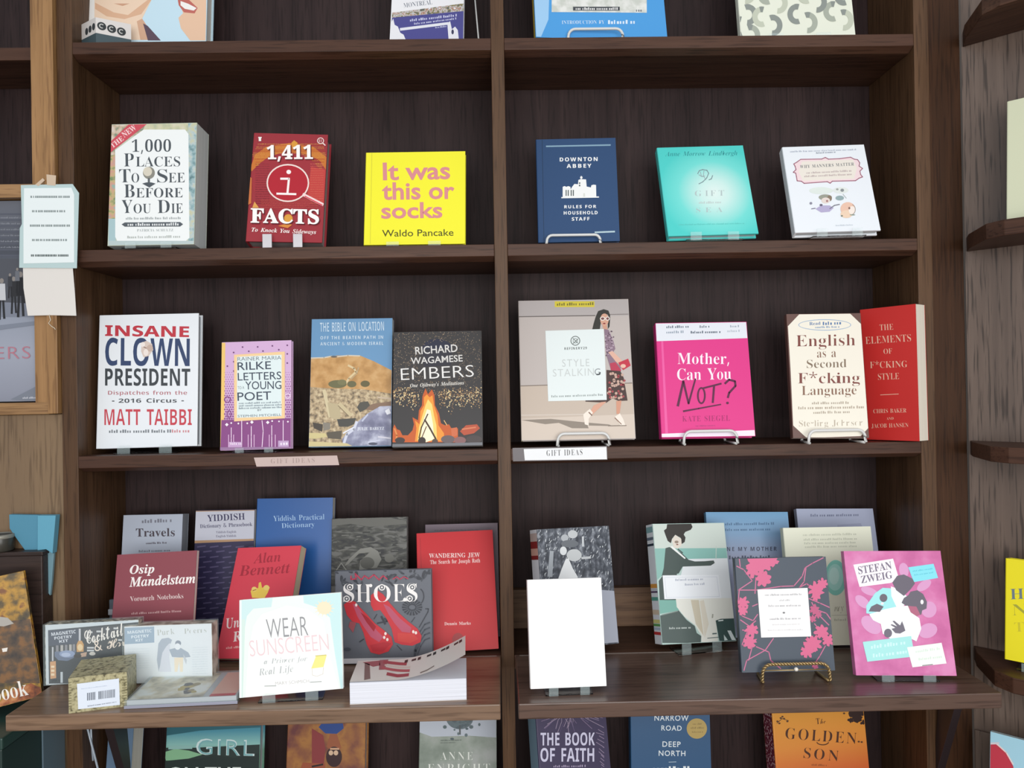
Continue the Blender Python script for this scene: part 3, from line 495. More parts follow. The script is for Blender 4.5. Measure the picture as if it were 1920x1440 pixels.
[116,88,[53,-2,36,1,29,5,23,13,20,22,19,34,19,88,5,88,5,100,21,110,30,133,49,133,49,110,80,110,80,88,49,88,49,34,50,29,53,25,62,22,81,25,81,3,69,-1]],
[117,133,[54,-2,38,1,26,8,18,20,15,38,15,110,45,110,45,46,46,35,49,28,55,23,63,22,74,25,82,31,85,43,86,58,86,110,116,110,116,0,94,0,89,14,82,7,74,2,64,-1]],
],
}
# ------------------------------------------------------------------ lettering
def decode_fonts():
    out = {}
    for k, glyphs in FONT_DATA.items():
        out[k] = {}
        for g in glyphs:
            out[k][chr(g[0])] = (g[1] / 300, [[(c[i] / 300, c[i + 1] / 300) for i in range(0, len(c), 2)] for c in g[2:]])
    return out


FONTS = decode_fonts()
TEXT_CACHE = {}


def text_mesh(s, font, off, sp):
    """triangulated lettering: (verts, faces) normalised to x 0..1 and top at 1, baseline 0"""
    off = max(off, -0.0105) if font in ('serif', 'script') else max(off, -0.011)
    key = (s, font, off, sp)
    if key in TEXT_CACHE: return TEXT_CACHE[key]
    if font == 'sans':
        cu = bpy.data.curves.new('lettering', 'FONT'); cu.body = s; cu.space_character = sp; cu.resolution_u = 3
    else:
        cu = bpy.data.curves.new('lettering', 'CURVE'); cu.dimensions = '2D'
        x = 0.0
        for ch in s:
            if ch == ' ':
                x += 0.14 * (1 + sp); continue
            adv, cs = FONTS[font].get(ch) or FONTS['misc'].get(ch) or FONTS['serif'].get(ch) or (0.2, [])
            for c in cs:
                spl = cu.splines.new('POLY'); spl.points.add(len(c) - 1)
                for p, q in zip(spl.points, c): p.co = (q[0] + x, q[1], 0, 1)
                spl.use_cyclic_u = True
            x += adv * sp if sp > 1 else adv + (sp - 1) * 0.3
    cu.fill_mode = 'FRONT'; cu.offset = off
    ob = bpy.data.objects.new('lettering', cu)
    me = ob.to_mesh()
    V = [tuple(v.co) for v in me.vertices]; F = [tuple(p.vertices) for p in me.polygons]
    ob.to_mesh_clear(); bpy.data.objects.remove(ob); bpy.data.curves.remove(cu)
    if V:
        x0 = min(v[0] for v in V); x1 = max(v[0] for v in V); top = max(v[1] for v in V)
        V = [((v[0] - x0) / (x1 - x0), v[1] / top) for v in V]
    TEXT_CACHE[key] = (V, F)
    return V, F


def homography(src, dst):
    A = []
    for (x, y), (u, v) in zip(src, dst):
        A.append([x, y, 1, 0, 0, 0, -u * x, -u * y, u]); A.append([0, 0, 0, x, y, 1, -v * x, -v * y, v])
    n = 8
    for i in range(n):
        k = max(range(i, n), key=lambda r: abs(A[r][i])); A[i], A[k] = A[k], A[i]
        p = A[i][i]; A[i] = [a / p for a in A[i]]
        for r in range(n):
            if r != i and A[r][i]:
                q = A[r][i]; A[r] = [a - q * c for a, c in zip(A[r], A[i])]
    return [A[i][8] for i in range(n)]


class Art:
    """flat printing on a rectangle W x H whose lower middle is the local origin (x right, z up, front is -y)"""

    def __init__(self, mb, W, H, world=None, y=0.0, fr=None):
        self.mb, self.W, self.H, self.y, self.n = mb, W, H, y, 0
        self.base = len(mb.v)
        self.ox, self.oy, self.s = 0, 0, 1
        self.x0, self.x1 = -W / 2, W / 2
        if world is not None:
            q = [proj(world @ Vector(p)) for p in ((-W / 2, y, H), (W / 2, y, H), (W / 2, y, 0), (-W / 2, y, 0))]
            self.h = homography(q, [(0, 0), (1, 0), (1, 1), (0, 1)])
        else:
            self.h = [1, 0, 0, 0, 1, 0, 0, 0]            # coordinates are fractions across and down

    def crop(self, ox, oy, s):
        self.ox, self.oy, self.s = ox, oy, s; return self

    def uv(self, p):
        x = self.ox + p[0] / self.s; y = self.oy + p[1] / self.s; h = self.h
        w = h[6] * x + h[7] * y + 1
        return ((h[0] * x + h[1] * y + h[2]) / w, (h[3] * x + h[4] * y + h[5]) / w)

    def mat(self, c):
        return paper(c) if isinstance(c, str) else c

    def put(self, polys, c):
        self.n += 1
        d = self.y - 0.00012 - 0.000014 * self.n
        lo, hi = 0.004, 0.996
        for poly in polys:
            P = [self.uv(p) for p in poly]
            for ax, lim, sg in ((0, lo, 1), (0, hi, -1), (1, lo, 1), (1, hi, -1)):
                Q = []
                for i in range(len(P)):
                    a, b = P[i - 1], P[i]
                    ia, ib = (a[ax] - lim) * sg >= 0, (b[ax] - lim) * sg >= 0
                    if ia != ib:
                        t = (lim - a[ax]) / (b[ax] - a[ax])
                        Q.append((a[0] + (b[0] - a[0]) * t, a[1] + (b[1] - a[1]) * t))
                    if ib: Q.append(b)
                P = Q
                if not P: break
            if len(P) > 2:
                self.mb.add([((u - .5) * self.W, d, (1 - v) * self.H) for u, v in P], [tuple(range(len(P)))], self.mat(c))
        return self

    def poly(self, pts, c): return self.put([pts], c)

    def rect(self, x0, y0, x1, y1, c): return self.put([[(x0, y0), (x1, y0), (x1, y1), (x0, y1)]], c)

    def ell(self, cx, cy, rx, ry, c, n=28):
        return self.put([[(cx + rx * cos(2 * pi * k / n), cy + ry * sin(2 * pi * k / n)) for k in range(n)]], c)

    def arc(self, cx, cy, rx, ry, a0, a1, w, c, n=22):
        qs = []
        for k in range(n):
            a, b = RAD(a0 + (a1 - a0) * k / n), RAD(a0 + (a1 - a0) * (k + 1) / n)
            qs.append([(cx + (rx + e) * cos(t), cy + (ry + e) * sin(t)) for t, e in ((a, -w / 2), (b, -w / 2), (b, w / 2), (a, w / 2))])
        return self.put(qs, c)

    def ring(self, cx, cy, rx, ry, w, c): return self.arc(cx, cy, rx, ry, 0, 360, w, c, 32)

    def line(self, pts, w, c, w1=None):
        qs = []; n = len(pts) - 1; w1 = w if w1 is None else w1
        for i in range(n):
            (x0, y0), (x1, y1) = pts[i], pts[i + 1]
            L = math.hypot(x1 - x0, y1 - y0) or 1
            nx, ny = -(y1 - y0) / L / 2, (x1 - x0) / L / 2
            a = w + (w1 - w) * i / n; b = w + (w1 - w) * (i + 1) / n
            qs.append([(x0 + nx * a, y0 + ny * a), (x1 + nx * b, y1 + ny * b), (x1 - nx * b, y1 - ny * b), (x0 - nx * a, y0 - ny * a)])
            if i and a > 2:
                qs.append([(x0 + a / 2 * cos(k * pi / 4), y0 + a / 2 * sin(k * pi / 4)) for k in range(8)])
        return self.put(qs, c)

    def dots(self, pts, r, c, n=5):
        return self.put([[(x + r * cos(2 * pi * k / n + x), y + r * sin(2 * pi * k / n + x)) for k in range(n)] for x, y in pts], c)

    def dashes(self, x0, y0, x1, y1, h, c, seed=1):
        """a row of print too small to read in the photograph"""
        rg = random.Random(seed); qs = []; x = x0
        unit = h * 0.75; left = 0
        while x < x1 - unit * .3:
            if left == 0:
                left = rg.randint(3, 8); x += unit * 0.6
            w = unit * rg.uniform(.45, .75); t = (x - x0) / (x1 - x0); y = y0 + (y1 - y0) * t
            hh = h * rg.choice((.7, .7, .7, 1))
            qs.append([(x, y - hh), (x + w, y - hh), (x + w, y), (x, y)])
            x += unit; left -= 1
        return self.put(qs, c)

    def text(self, s, x0, y0, x1, y1, h, c, font='serif', off=0.0, sp=1.0, shear=0.0):
        """baseline from (x0,y0) to (x1,y1), tallest letter h high"""
        V, F = text_mesh(s, font, off, sp)
        if not V: return self
        self.n += 1
        d = self.y - 0.00012 - 0.000014 * self.n
        L = math.hypot(x1 - x0, y1 - y0); ux, uy = (x1 - x0) / L, (y1 - y0) / L
        out = []
        for a, b in V:
            q = (x0 + ux * (a * L + shear * b * h) + uy * b * h, y0 + uy * a * L - ux * b * h)
            u, v = self.uv(q)
            out.append(((min(.996, max(.004, u)) - .5) * self.W, d, (1 - min(.996, max(.004, v))) * self.H))
        self.mb.add(out, F, self.mat(c))
        return self


# ------------------------------------------------------------------ books
def pose_matrix(p):
    x, y, z, ya, ti, ro = p[:6]
    return Matrix.Translation((x, y, z)) @ Euler((RAD(-ti), RAD(ro), RAD(ya)), 'YXZ').to_matrix().to_4x4()


def make_book(name, pose, label, base, art, hard=True, spine=None, pages='#ded9cf', group=None, cat='book', stripes=()):
    x, y, z, ya, ti, ro, W, H, T = pose
    M = pose_matrix(pose)
    root = empty(name, (x, y, z), (RAD(-ti), RAD(ro), RAD(ya)))
    tag(root, label, cat, group)
    bm_ = paper(base) if isinstance(base, str) else base
    sm = bm_ if spine is None else (paper(spine) if isinstance(spine, str) else spine)
    t = 0.0026 if hard else 0.0007
    r = min(0.0018 if hard else 0.0009, T * 0.3)
    c = MB(); c.keep_normals = True
    L, R_ = -W / 2, W / 2
    arcs = [(L + r - r * sin(a), r - r * cos(a)) for a in [pi / 2 * k / 3 for k in range(4)]]       # front-left corner
    arcb = [(px, T - py) for px, py in arcs]
    # front board, spine, back board as closed prisms sharing the corner
    c.prism([(R_, 0)] + arcs + [(L + max(t, r), max(t, r)), (L + max(t, r), t), (R_, t)], 'z', 0, H, bm_)
    c.prism([(L, r), (L, T - r), (L + max(t, r), T - max(t, r)), (L + max(t, r), max(t, r))], 'z', 0, H, sm)
    c.prism([(R_, T)] + arcb + [(L + max(t, r), T - max(t, r)), (L + max(t, r), T - t), (R_, T - t)], 'z', 0, H, bm_)
    a = Art(c, W, H, M)
    if art: art(a)
    for v0, v1, col in stripes:
        c.add([(L - .0002, r, H * (1 - v0)), (L - .0002, T - r, H * (1 - v0)), (L - .0002, T - r, H * (1 - v1)), (L - .0002, r, H * (1 - v1))],
              [(0, 1, 2, 3)], paper(col))
    c.build('cover', root)
    g = MB(); i = 0.003 if hard else 0.0002
    g.box(L + max(t, r), R_ - i, t, T - t, i, H - i, pages_mat(pages))
    g.build('page_block', root)
    return root


# ------------------------------------------------------------------ the bookcases
SHELF_Z = {1: .5363, 2: .2193, 3: -.095, 4: -.4115, 5: -.728}
BACK = 0.146
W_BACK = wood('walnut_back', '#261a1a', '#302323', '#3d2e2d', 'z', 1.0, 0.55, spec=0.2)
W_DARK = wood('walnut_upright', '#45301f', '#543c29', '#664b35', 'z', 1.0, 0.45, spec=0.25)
W_SHELF = wood('walnut_shelf', '#40291f', '#4c3327', '#5a3f31', 'x', 1.0, 0.45, spec=0.25)
W_LEDGE = wood('walnut_ledge', '#503c34', '#5c473d', '#6b554a', 'x', 1.0, 0.3, spec=0.5)
W_LEDGE_L = wood('walnut_ledge_worn', '#66503f', '#7c6350', '#977a60', 'x', 1.0, 0.32, spec=0.5)
W_POST = wood('walnut_post', '#331f11', '#402818', '#503420', 'z', 1.0, 0.5, spec=0.2)
W_OAK = wood('golden_oak', '#7d5b38', '#9a744a', '#b48a5c', 'z', 1.0, 0.42)
W_OAK_X = wood('golden_oak_rail', '#7d5b3c', '#9a764e', '#b0895f', 'x', 1.0, 0.42)
W_RAIL = wood('light_rail', '#6a4f3c', '#7f6149', '#937357', 'x', 0.8, 0.5)
W_GREY = wood('grey_oak_panel', '#5a4c44', '#6d5d53', '#7e6d62', 'z', 1.0, 0.36, pore='#2a211c', spec=0.6, pf=0.6, ps=.85)
W_PANEL = wood('tan_panel', '#75604a', '#80694f', '#8a7256', 'z', 0.3, 0.5)

floor = MB(); floor.box(-1.7, 1.7, -3.2, .33, -1.012, -1.0, noise_print('floor_boards', 6, [(.35, '#6e5a48'), (.6, '#8a7460')], stretch=(1, 8, 1)))
tag(floor.build('floor'), kind='structure')
wb_ = MB(); wb_.box(-1.7, 1.7, .33, .35, -1.0, 1.6, paper('#8a8078', .8))
tag(wb_.build('wall_back'), kind='structure')
case = tag(empty('bookcase', (0, 0, -1.0)), 'tall dark walnut double bookcase with a middle divider, fixed shelves and two jutting lower ledges', 'bookcase')


def cb(name, x0, x1, y0, y1, z0, z1, mat, bevel=0.0008, parent=case):
    mb = MB(); o0 = parent.location
    mb.box(x0 - o0.x, x1 - o0.x, y0 - o0.y, y1 - o0.y, z0 - o0.z, z1 - o0.z, mat)
    return mb.build(name, parent, bevel)


ZB, ZT = -1.0, 0.86
IL, DL, DR, IR = -.6443, -.0061, .0140, .6488
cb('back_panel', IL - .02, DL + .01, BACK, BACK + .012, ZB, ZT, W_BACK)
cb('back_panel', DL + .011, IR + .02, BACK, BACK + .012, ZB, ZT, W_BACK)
cb('side_panel', IL - .0235, IL, 0, BACK, ZB, ZT, W_DARK)
cb('side_panel', IR, IR + .023, 0, BACK, ZB, ZT, W_DARK)
cb('divider', DL, DR, 0, BACK, ZB, ZT, W_DARK)
cb('corner_post', IR + .0235, .7226, 0.004, .05, ZB, ZT, W_POST)
for n, zt in SHELF_Z.items():
    for x0, x1 in ((IL, DL), (DR, IR)):
        mb = MB()
        y0 = 0.0
        zt_ = zt + 1.0
        mb.prism([(0, zt_), (BACK, zt_), (BACK, zt_ - .0245), (.014, zt_ - .0245), (0, zt_ - .018)] if n != 4 else
                 [(0, zt_), (BACK, zt_), (BACK, zt_ - .021), (0, zt_ - .021)], 'x', x0 + .0003, x1 - .0003, W_SHELF)
        mb.build('shelf', case, 0.0007)
for x0, x1, mt in ((-.6435, DL - .001, W_LEDGE_L), (DR + .002, .6495, W_LEDGE)):
    z = SHELF_Z[4] + 1.0
    mb = MB(); mb.box(x0, x1, -.181, -.0006, z - .0205, z, mt)
    led = mb.build('display_ledge', case, 0.0016)
    for bx in ((x1 - .018,) if x0 > 0 else (x0 + .03,)):
        b = MB()
        b.prism([(-.02, z - .0215), (-.075, z - .0215), (-.004, z - .19), (-.001, z - .19), (-.001, z - .15)], 'x', bx + .03, bx + .042, metal('dark_bracket', '#2b2224', 0.4))
        bb = b.build('folding_bracket', led, 0.0006)
    # thin hinge line between shelf and ledge
    b = MB(); b.box(x0 + .006, x1 - .006, -.0016, -.0002, z, z + .0006, metal('hinge_metal', '#8d837c', 0.35, 0.6))
    b.build('hinge', led)
for x0, x1 in ((IL, DL), (DR, IR)):
    cb('back_rail', x0 + .0005, x1 - .0005, BACK - .017, BACK - .0003, SHELF_Z[4] + .0002, SHELF_Z[4] + .066, W_RAIL)

# slanting corner unit on the right: panel at 45 degrees with cut-cornered shelves
corner = tag(empty('corner_shelving', (.7235, .001, -1.0), (0, 0, RAD(-45)), 'XYZ'),
             'angled wall unit on the right with grey-grained panel and cut-cornered shelves', 'shelving')
mb = MB(); mb.box(0, .75, 0.0, .02, 0.0, 1.86, W_GREY); mb.build('back_panel', corner)
for n, zt in SHELF_Z.items():
    mb = MB(); z = zt + 1.0
    mb.prism([(.002, -.0004), (.012, -.03), (.05, -.098), (.075, -.112), (.75, -.118), (.75, -.0004)], 'z', z - .022, z, W_SHELF)
    mb.build('shelf', corner, 0.001)
mb = MB(); mb.box(.002, .75, -.006, -.0004, .2, .46, W_GREY); mb.build('lower_rail', corner, 0.0008)

# oak fronted case on the left
oakc = tag(empty('display_case', (-.70, 0, -1.0)), 'golden oak framed display case at the left edge, with a tan panel below its opening', 'display case')
SX0, SX1, SX2 = -.7065, -.6845, -.6680
cb('stile', SX0, SX1, -.002, .03, .9785 - 1.0 - .0081, ZT, W_OAK, parent=oakc)
cb('trim_strip', SX1 + .0004, SX2 - .0006, -.009, .02, -.0290, ZT, W_OAK, parent=oakc)
cb('rail', -1.1, SX0 - .0004, -.001, .03, .3005, .3210, W_OAK_X, parent=oakc)
cb('rail', -1.1, SX1 - .0004, -.004, .03, -.0296, -.0115, W_OAK_X, parent=oakc)
cb('lower_panel', -1.1, SX2 - .0006, .004, .022, -.9, -.0300, W_PANEL, parent=oakc)
cb('back_panel', -1.1, SX2, .15, .162, -.03, ZT, W_BACK, parent=oakc)
cb('side_panel', SX1 + .0004, SX2 - .0006, .0305, .1498, -.03, ZT, W_DARK, parent=oakc)
cb('shelf', -1.1, SX0 - .0004, .0305, .1495, .30, .3205, W_SHELF, parent=oakc)
cb('shelf', -1.1, SX0 - .0004, .035, .1495, .525, .545, W_SHELF, parent=oakc)
cb('shelf', -1.1, SX1 - .0004, .0305, .1495, -.0290, -.0115, W_SHELF, parent=oakc)


# ------------------------------------------------------------------ stands
def acrylic_stand(x, y, z, w, label, yaw=0, lean=12, lip=.016, milky=False, group='clear acrylic book stands'):
    """two-lipped clear easel: base strip, two front lips, slanting back"""
    root = tag(empty('acrylic_stand', (x, y, z), (0, 0, RAD(yaw))), label, 'book stand', group)
    P = clear_plastic()
    mb = MB(); mb.box(-w / 2, w / 2, -.006, .028, .0002, .0019, P); mb.build('base', root, 0.0004)
    for s in (-1, 1):
        mb = MB(); cx = s * w * .33
        mb.box(cx - w * .1, cx + w * .1, -.0078, -.006, .0002, lip, (metal('milky_acrylic', '#c9c6ca', 0.12) if milky else frosted_film('clear_lip'))); mb.build('lip', root, 0.0004)
    return root


def wire_easel(pose, px0, px1, h, label, mat, r=.0022, twist=False, drop=0.0, group='white wire book easels'):
    """bent-wire easel: a loop in front of the book, feet, and a propped back"""
    M = pose_matrix(pose); x, y, z, ya, ti, ro, W, H, T = pose
    zs = min(SHELF_Z.values(), key=lambda s: abs(s - z) if s < z else 9)
    yl = y - .0075 - r
    a = at_y(px0, 720, yl).x; b = at_y(px1, 720, yl).x
    cx, w = (a + b) / 2, (b - a) / 2
    root = tag(empty('wire_easel', (cx, yl, zs)), label, 'book easel', group)
    top = h; rc = min(.012, top * .5)
    pts = [(-w - .001, -.001, r)]
    pts += [(-w, 0, top - rc)]
    pts += [(-w + rc - rc * cos(t), 0, top - rc + rc * sin(t)) for t in [pi / 2 * k / 5 for k in range(1, 6)]]
    pts += [(w - rc + rc * sin(t), 0, top - rc + rc * cos(t)) for t in [pi / 2 * k / 5 for k in range(6)]]
    pts += [(w, 0, top - rc), (w + .001, -.001, r)]
    mb = MB()
    if twist:
        dense = []
        for i in range(len(pts) - 1):
            p, q = Vector(pts[i]), Vector(pts[i + 1]); n = max(1, int((q - p).length / .0008))
            dense += [p + (q - p) * k / n for k in range(n)]
        dense.append(Vector(pts[-1]))
        for ph in (0, pi):
            st = []
            s = 0.0
            for i, p in enumerate(dense):
                if i: s += (p - dense[i - 1]).length
                d = (dense[min(i + 1, len(dense) - 1)] - dense[max(i - 1, 0)]).normalized()
                n1 = Vector((0, 1, 0)); n2 = d.cross(n1)
                an = s / .0085 * 2 * pi + ph
                st.append(p + (n1 * cos(an) + n2 * sin(an)) * r * .62)
            mb.tube(st, r * .62, mat, 6)
    else:
        mb.tube(pts, r, mat, 10)
    mb.build('front_loop', root)
    yb = T + .012 + H * .30 * sin(RAD(ti))
    for s in (-1, 1):
        mb = MB()
        mb.tube([(s * w * .98, 0, r), (s * w * .96, .01, r), (s * w * .9, yb + .004, r)], r * .9, mat, 8)
        mb.build('side_wire', root)
    mb = MB()
    mb.tube([(-w * .9, yb + .004, r), (-w * .55, yb + .008, H * .28), (w * .55, yb + .008, H * .28), (w * .9, yb + .004, r)], r * .9, mat, 8)
    mb.build('back_support', root)
    if twist:
        mb = MB(); mb.lathe([(0, 0), (.0022, .001), (.003, .003), (.0022, .005), (0, .006)], (0, -.001, h * .62), metal('pearl', '#e8e4da', 0.2)); mb.build('bead', root)
        mb = MB(); mb.tube([(-w, .0005, h * .68), (w, .0005, h * .68)], r * .45, mat, 6); mb.build('cross_wire', root)
    return root


WHITE_WIRE = metal('white_wire', '#d9dad8', 0.3)
GOLD_WIRE = metal('gold_wire', '#b39a6c', 0.3, 0.7)


# where each book stands: x, y, z, turn, lean, roll (degrees), width, height, thickness
POSE = {
'faces': (-0.5560, 0.0450, 0.5396, 0.3, 5.7, 0.2, 0.1940, 0.2500, 0.0299),
'harbour': (-0.1078, 0.0300, 0.5441, -2.0, 18.0, 0.1, 0.1170, 0.1700, 0.0121),
'bluetop': (0.1696, 0.0300, 0.5465, 5.0, 12.0, 0.0, 0.2120, 0.2500, 0.0200),
'pattern': (0.4768, 0.0200, 0.5419, -1.0, 10.0, 0.0, 0.1802, 0.2000, 0.0152),
'places': (-0.5300, 0.0000, 0.2254, -1.7, 5.0, 0.1, 0.1333, 0.1920, 0.0450),
'facts': (-0.3323, 0.0163, 0.2305, 2.1, 11.6, 1.6, 0.1174, 0.1838, 0.0325),
'socks': (-0.1309, 0.0185, 0.2243, -1.8, 9.1, 0.4, 0.1585, 0.1533, 0.0161),
'navy': (0.1278, 0.0352, 0.2278, -1.4, 9.6, -0.1, 0.1294, 0.1754, 0.0140),
'teal': (0.3318, -0.0003, 0.2290, 0.1, 20.6, -1.1, 0.1403, 0.1649, 0.0154),
'manners': (0.5176, -0.0166, 0.2283, -2.8, 19.4, -0.4, 0.1288, 0.1556, 0.0167),
'clown': (-0.5570, 0.0356, -0.0851, 2.0, 6.0, -0.6, 0.1558, 0.2120, 0.0200),
'rilke': (-0.3822, 0.0207, -0.0905, 0.1, 7.2, -0.9, 0.1098, 0.1707, 0.0129),
'bible': (-0.2403, 0.0428, -0.0904, -0.4, 8.6, 0.1, 0.1312, 0.2079, 0.0162),
'embers': (-0.0996, 0.0142, -0.0906, -0.6, 11.8, -0.1, 0.1407, 0.1851, 0.0116),
'style': (0.1201, 0.0181, -0.0843, -0.2, 11.5, -0.1, 0.1786, 0.2279, 0.0128),
'mother': (0.3207, 0.0077, -0.0828, -0.8, 11.3, 0.1, 0.1456, 0.1841, 0.0209),
'english': (0.5028, -0.0127, -0.0861, -5.1, 9.2, 0.6, 0.1131, 0.1952, 0.0144),
'elements': (0.6050, 0.0080, -0.0931, -53.9, 0.5, -0.8, 0.0880, 0.2080, 0.0291),
'travels': (-0.5770, 0.0700, -0.4080, -3.0, 8.0, -0.5, 0.1000, 0.2090, 0.0220),
'phrase': (-0.4606, 0.0750, -0.4087, -0.1, 8.0, 0.0, 0.0978, 0.2145, 0.0200),
'diction': (-0.3475, 0.0750, -0.4082, -0.2, 9.0, 0.2, 0.1262, 0.2312, 0.0200),
'osip': (-0.5330, -0.0200, -0.4062, -5.0, 15.0, -3.0, 0.1280, 0.1640, 0.0080),
'bennett': (-0.3843, -0.0222, -0.3998, -16.7, 27.4, -4.4, 0.1136, 0.1701, 0.0171),
'cocktail': (-0.5863, -0.0765, -0.4099, 3.4, 2.0, -1.0, 0.1290, 0.0845, 0.0136),
'poems': (-0.4761, -0.0846, -0.4091, -1.1, 3.1, -1.2, 0.1249, 0.0798, 0.0200),
'sunscreen': (-0.2853, -0.1499, -0.4031, 5.4, 11.6, -1.8, 0.1355, 0.1251, 0.0119),
'shoes': (-0.1810, -0.0300, -0.4087, -4.2, 6.0, -1.2, 0.1470, 0.1360, 0.0121),
'wander': (-0.0715, 0.0100, -0.4064, 4.0, 20.6, -0.9, 0.1235, 0.1840, 0.0120),
'mauve': (-0.0685, 0.0800, -0.4086, 0.5, 10.0, -0.3, 0.1215, 0.1832, 0.0150),
'greyart': (-0.2190, 0.0600, -0.4084, -2.7, 9.3, -0.8, 0.1245, 0.1992, 0.0141),
'bride': (0.1180, -0.0080, -0.3985, 17.9, 12.3, 1.5, 0.1224, 0.1796, 0.0347),
'white': (0.0842, -0.1505, -0.4036, 3.0, 11.7, 0.1, 0.1025, 0.1411, 0.0139),
'piano': (0.2987, -0.0031, -0.3975, 11.5, 14.9, 2.2, 0.1223, 0.1812, 0.0301),
'blueback': (0.4022, 0.0443, -0.4071, 0.2, 14.4, 1.0, 0.1369, 0.1987, 0.0131),
'lilac': (0.5583, 0.0611, -0.4070, 0.4, 15.4, 1.0, 0.1305, 0.1989, 0.0129),
'cream': (0.5126, -0.0045, -0.4054, 0.1, 11.8, 0.1, 0.1399, 0.1785, 0.0149),
'leaves': (0.3906, -0.1229, -0.3993, 0.7, 9.3, 0.2, 0.1301, 0.1537, 0.0119),
'pink': (0.5501, -0.1307, -0.4055, -3.6, 13.5, 0.2, 0.1349, 0.1673, 0.0119),
'girl': (-0.4825, 0.0700, -0.7230, -4.0, 9.7, -1.0, 0.1589, 0.1939, 0.0214),
'orange': (-0.2988, 0.0700, -0.7227, -5.5, 11.2, -1.0, 0.1327, 0.1857, 0.0215),
'enright': (-0.0826, 0.0650, -0.7221, -0.1, 13.9, 0.7, 0.1282, 0.1906, 0.0215),
'faith': (0.1140, 0.0200, -0.7132, 18.6, 17.1, 3.0, 0.1229, 0.2080, 0.0400),
'road': (0.2663, 0.0657, -0.7223, 1.4, 9.9, 2.2, 0.1329, 0.1944, 0.0186),
'golden': (0.5120, 0.0450, -0.7188, 8.4, 10.9, 2.0, 0.1622, 0.2030, 0.0339),
}
# ------------------------------------------------------------------ printed designs
W_ = '#f4f2ee'


def art_faces(a):
    a.crop(0, 0, 3)
    sk, sk2 = '#edd2b8', '#dcb292'
    a.poly([(450, -600), (850, -600), (852, 0), (800, 105), (830, 150), (850, 225), (450, 225)], sk)
    a.poly([(535, 15), (640, 70), (720, 85), (850, -15), (852, 0), (795, 80), (700, 108), (600, 92), (535, 50)], sk2)
    a.poly([(600, -20), (640, -6), (730, -6), (770, -30)], '#c98a78').poly([(640, 20), (730, 20), (690, 34)], '#cfa184')
    a.poly([(770, 120), (800, 105), (830, 150), (850, 225), (790, 225)], '#d3a98c')
    a.poly([(805, 132), (830, 145), (905, 228), (832, 228)], '#5d4a58')
    a.poly([(1160, -600), (1000, -600), (1004, 0), (1030, 75), (1004, 100), (1018, 160), (1070, 228), (1160, 228)], '#e7c2a4')
    a.poly([(1000, 0), (1060, -4), (1112, 45), (1095, 76), (1035, 70), (1006, 30)], '#c06a60')
    a.poly([(1016, 6), (1060, 22), (1106, 46), (1090, 60), (1040, 50), (1016, 30)], W_)
    a.rect(450, -600, 500, 228, '#e4b8aa').poly([(500, -600), (532, -600), (532, 228), (500, 228)], '#e9e7e2')


def art_harbour(a):
    a.crop(640, 0, 3)
    a.poly([(285, 72), (700, 18), (700, 60), (285, 100)], noise_print('harbour_strip', 130, [(.35, '#4a5a6c'), (.45, '#8c7e48'), (.52, '#c9cbd0'), (.6, '#a06a3c'), (.68, '#e4e6ea')]))
    a.text('MONTREAL', 352, 44, 512, 24, 26, '#6c7480', off=-.01)
    a.poly([(285, 100), (690, 62), (690, 230), (275, 230)], '#4b4a8c')
    a.poly([(270, 230), (280, 130), (292, 105), (300, 140), (318, 150), (332, 185), (350, 195), (365, 230)], '#e8e8ec')
    a.poly([(596, 130), (612, 120), (622, 165), (640, 150), (655, 170), (662, 230), (604, 230)], '#e4e4ea').ell(626, 180, 7, 14, '#3a3a58')
    a.line([(330, 166), (602, 132)], 15, '#e2e3ea')
    a.dashes(380, 122, 650, 92, 14, '#c9cbe6', 3).dashes(405, 140, 640, 110, 11, '#c9cbe6', 4).dashes(525, 160, 590, 152, 8, '#c9cbe6', 8)


def art_bluetop(a):
    a.crop(640, 0, 3)
    a.poly([(1080, -700), (1190, -700), (1165, 110), (1120, 215), (1070, 215)], '#9fcbee')
    a.poly([(1185, -700), (1715, -700), (1718, 72), (1183, 68)], noise_print('sketch_panel', 60, [(.4, '#c9cdc4'), (.6, '#e6e7e2')]))
    a.rect(1303, 38, 1566, 60, '#474b50').dashes(1312, 56, 1560, 56, 14, '#e8e8e6', 2).dashes(1650, 66, 1692, 66, 16, '#7c8084', 5)
    a.text('INTRODUCTION BY', 1240, 136, 1480, 134, 20, '#d8e8f6', 'serif', -.01).dashes(1490, 136, 1650, 134, 22, '#d8e8f6', 6)


def art_pattern(a):
    a.crop(1280, 0, 3)
    g = ['#c3c9b6', '#8d948e', '#a9b0a2']
    k = 0
    for cx, cy in ((330, 45), (345, 160), (500, -20), (470, 105), (668, 90), (870, 75), (720, -25), (930, -15), (320, -75), (600, -130), (800, -140), (410, -160)):
        a.arc(cx - 26, cy - 10, 38, 42, 70, 285, 30, g[k % 3]).arc(cx - 26, cy - 10, 38, 42, 255, 285, 32, '#8a918b')
        a.arc(cx + 36, cy + 38, 40, 44, -110, 95, 30, g[(k + 1) % 3]).arc(cx + 36, cy + 38, 40, 44, -110, -75, 32, '#8d948e')
        k += 1


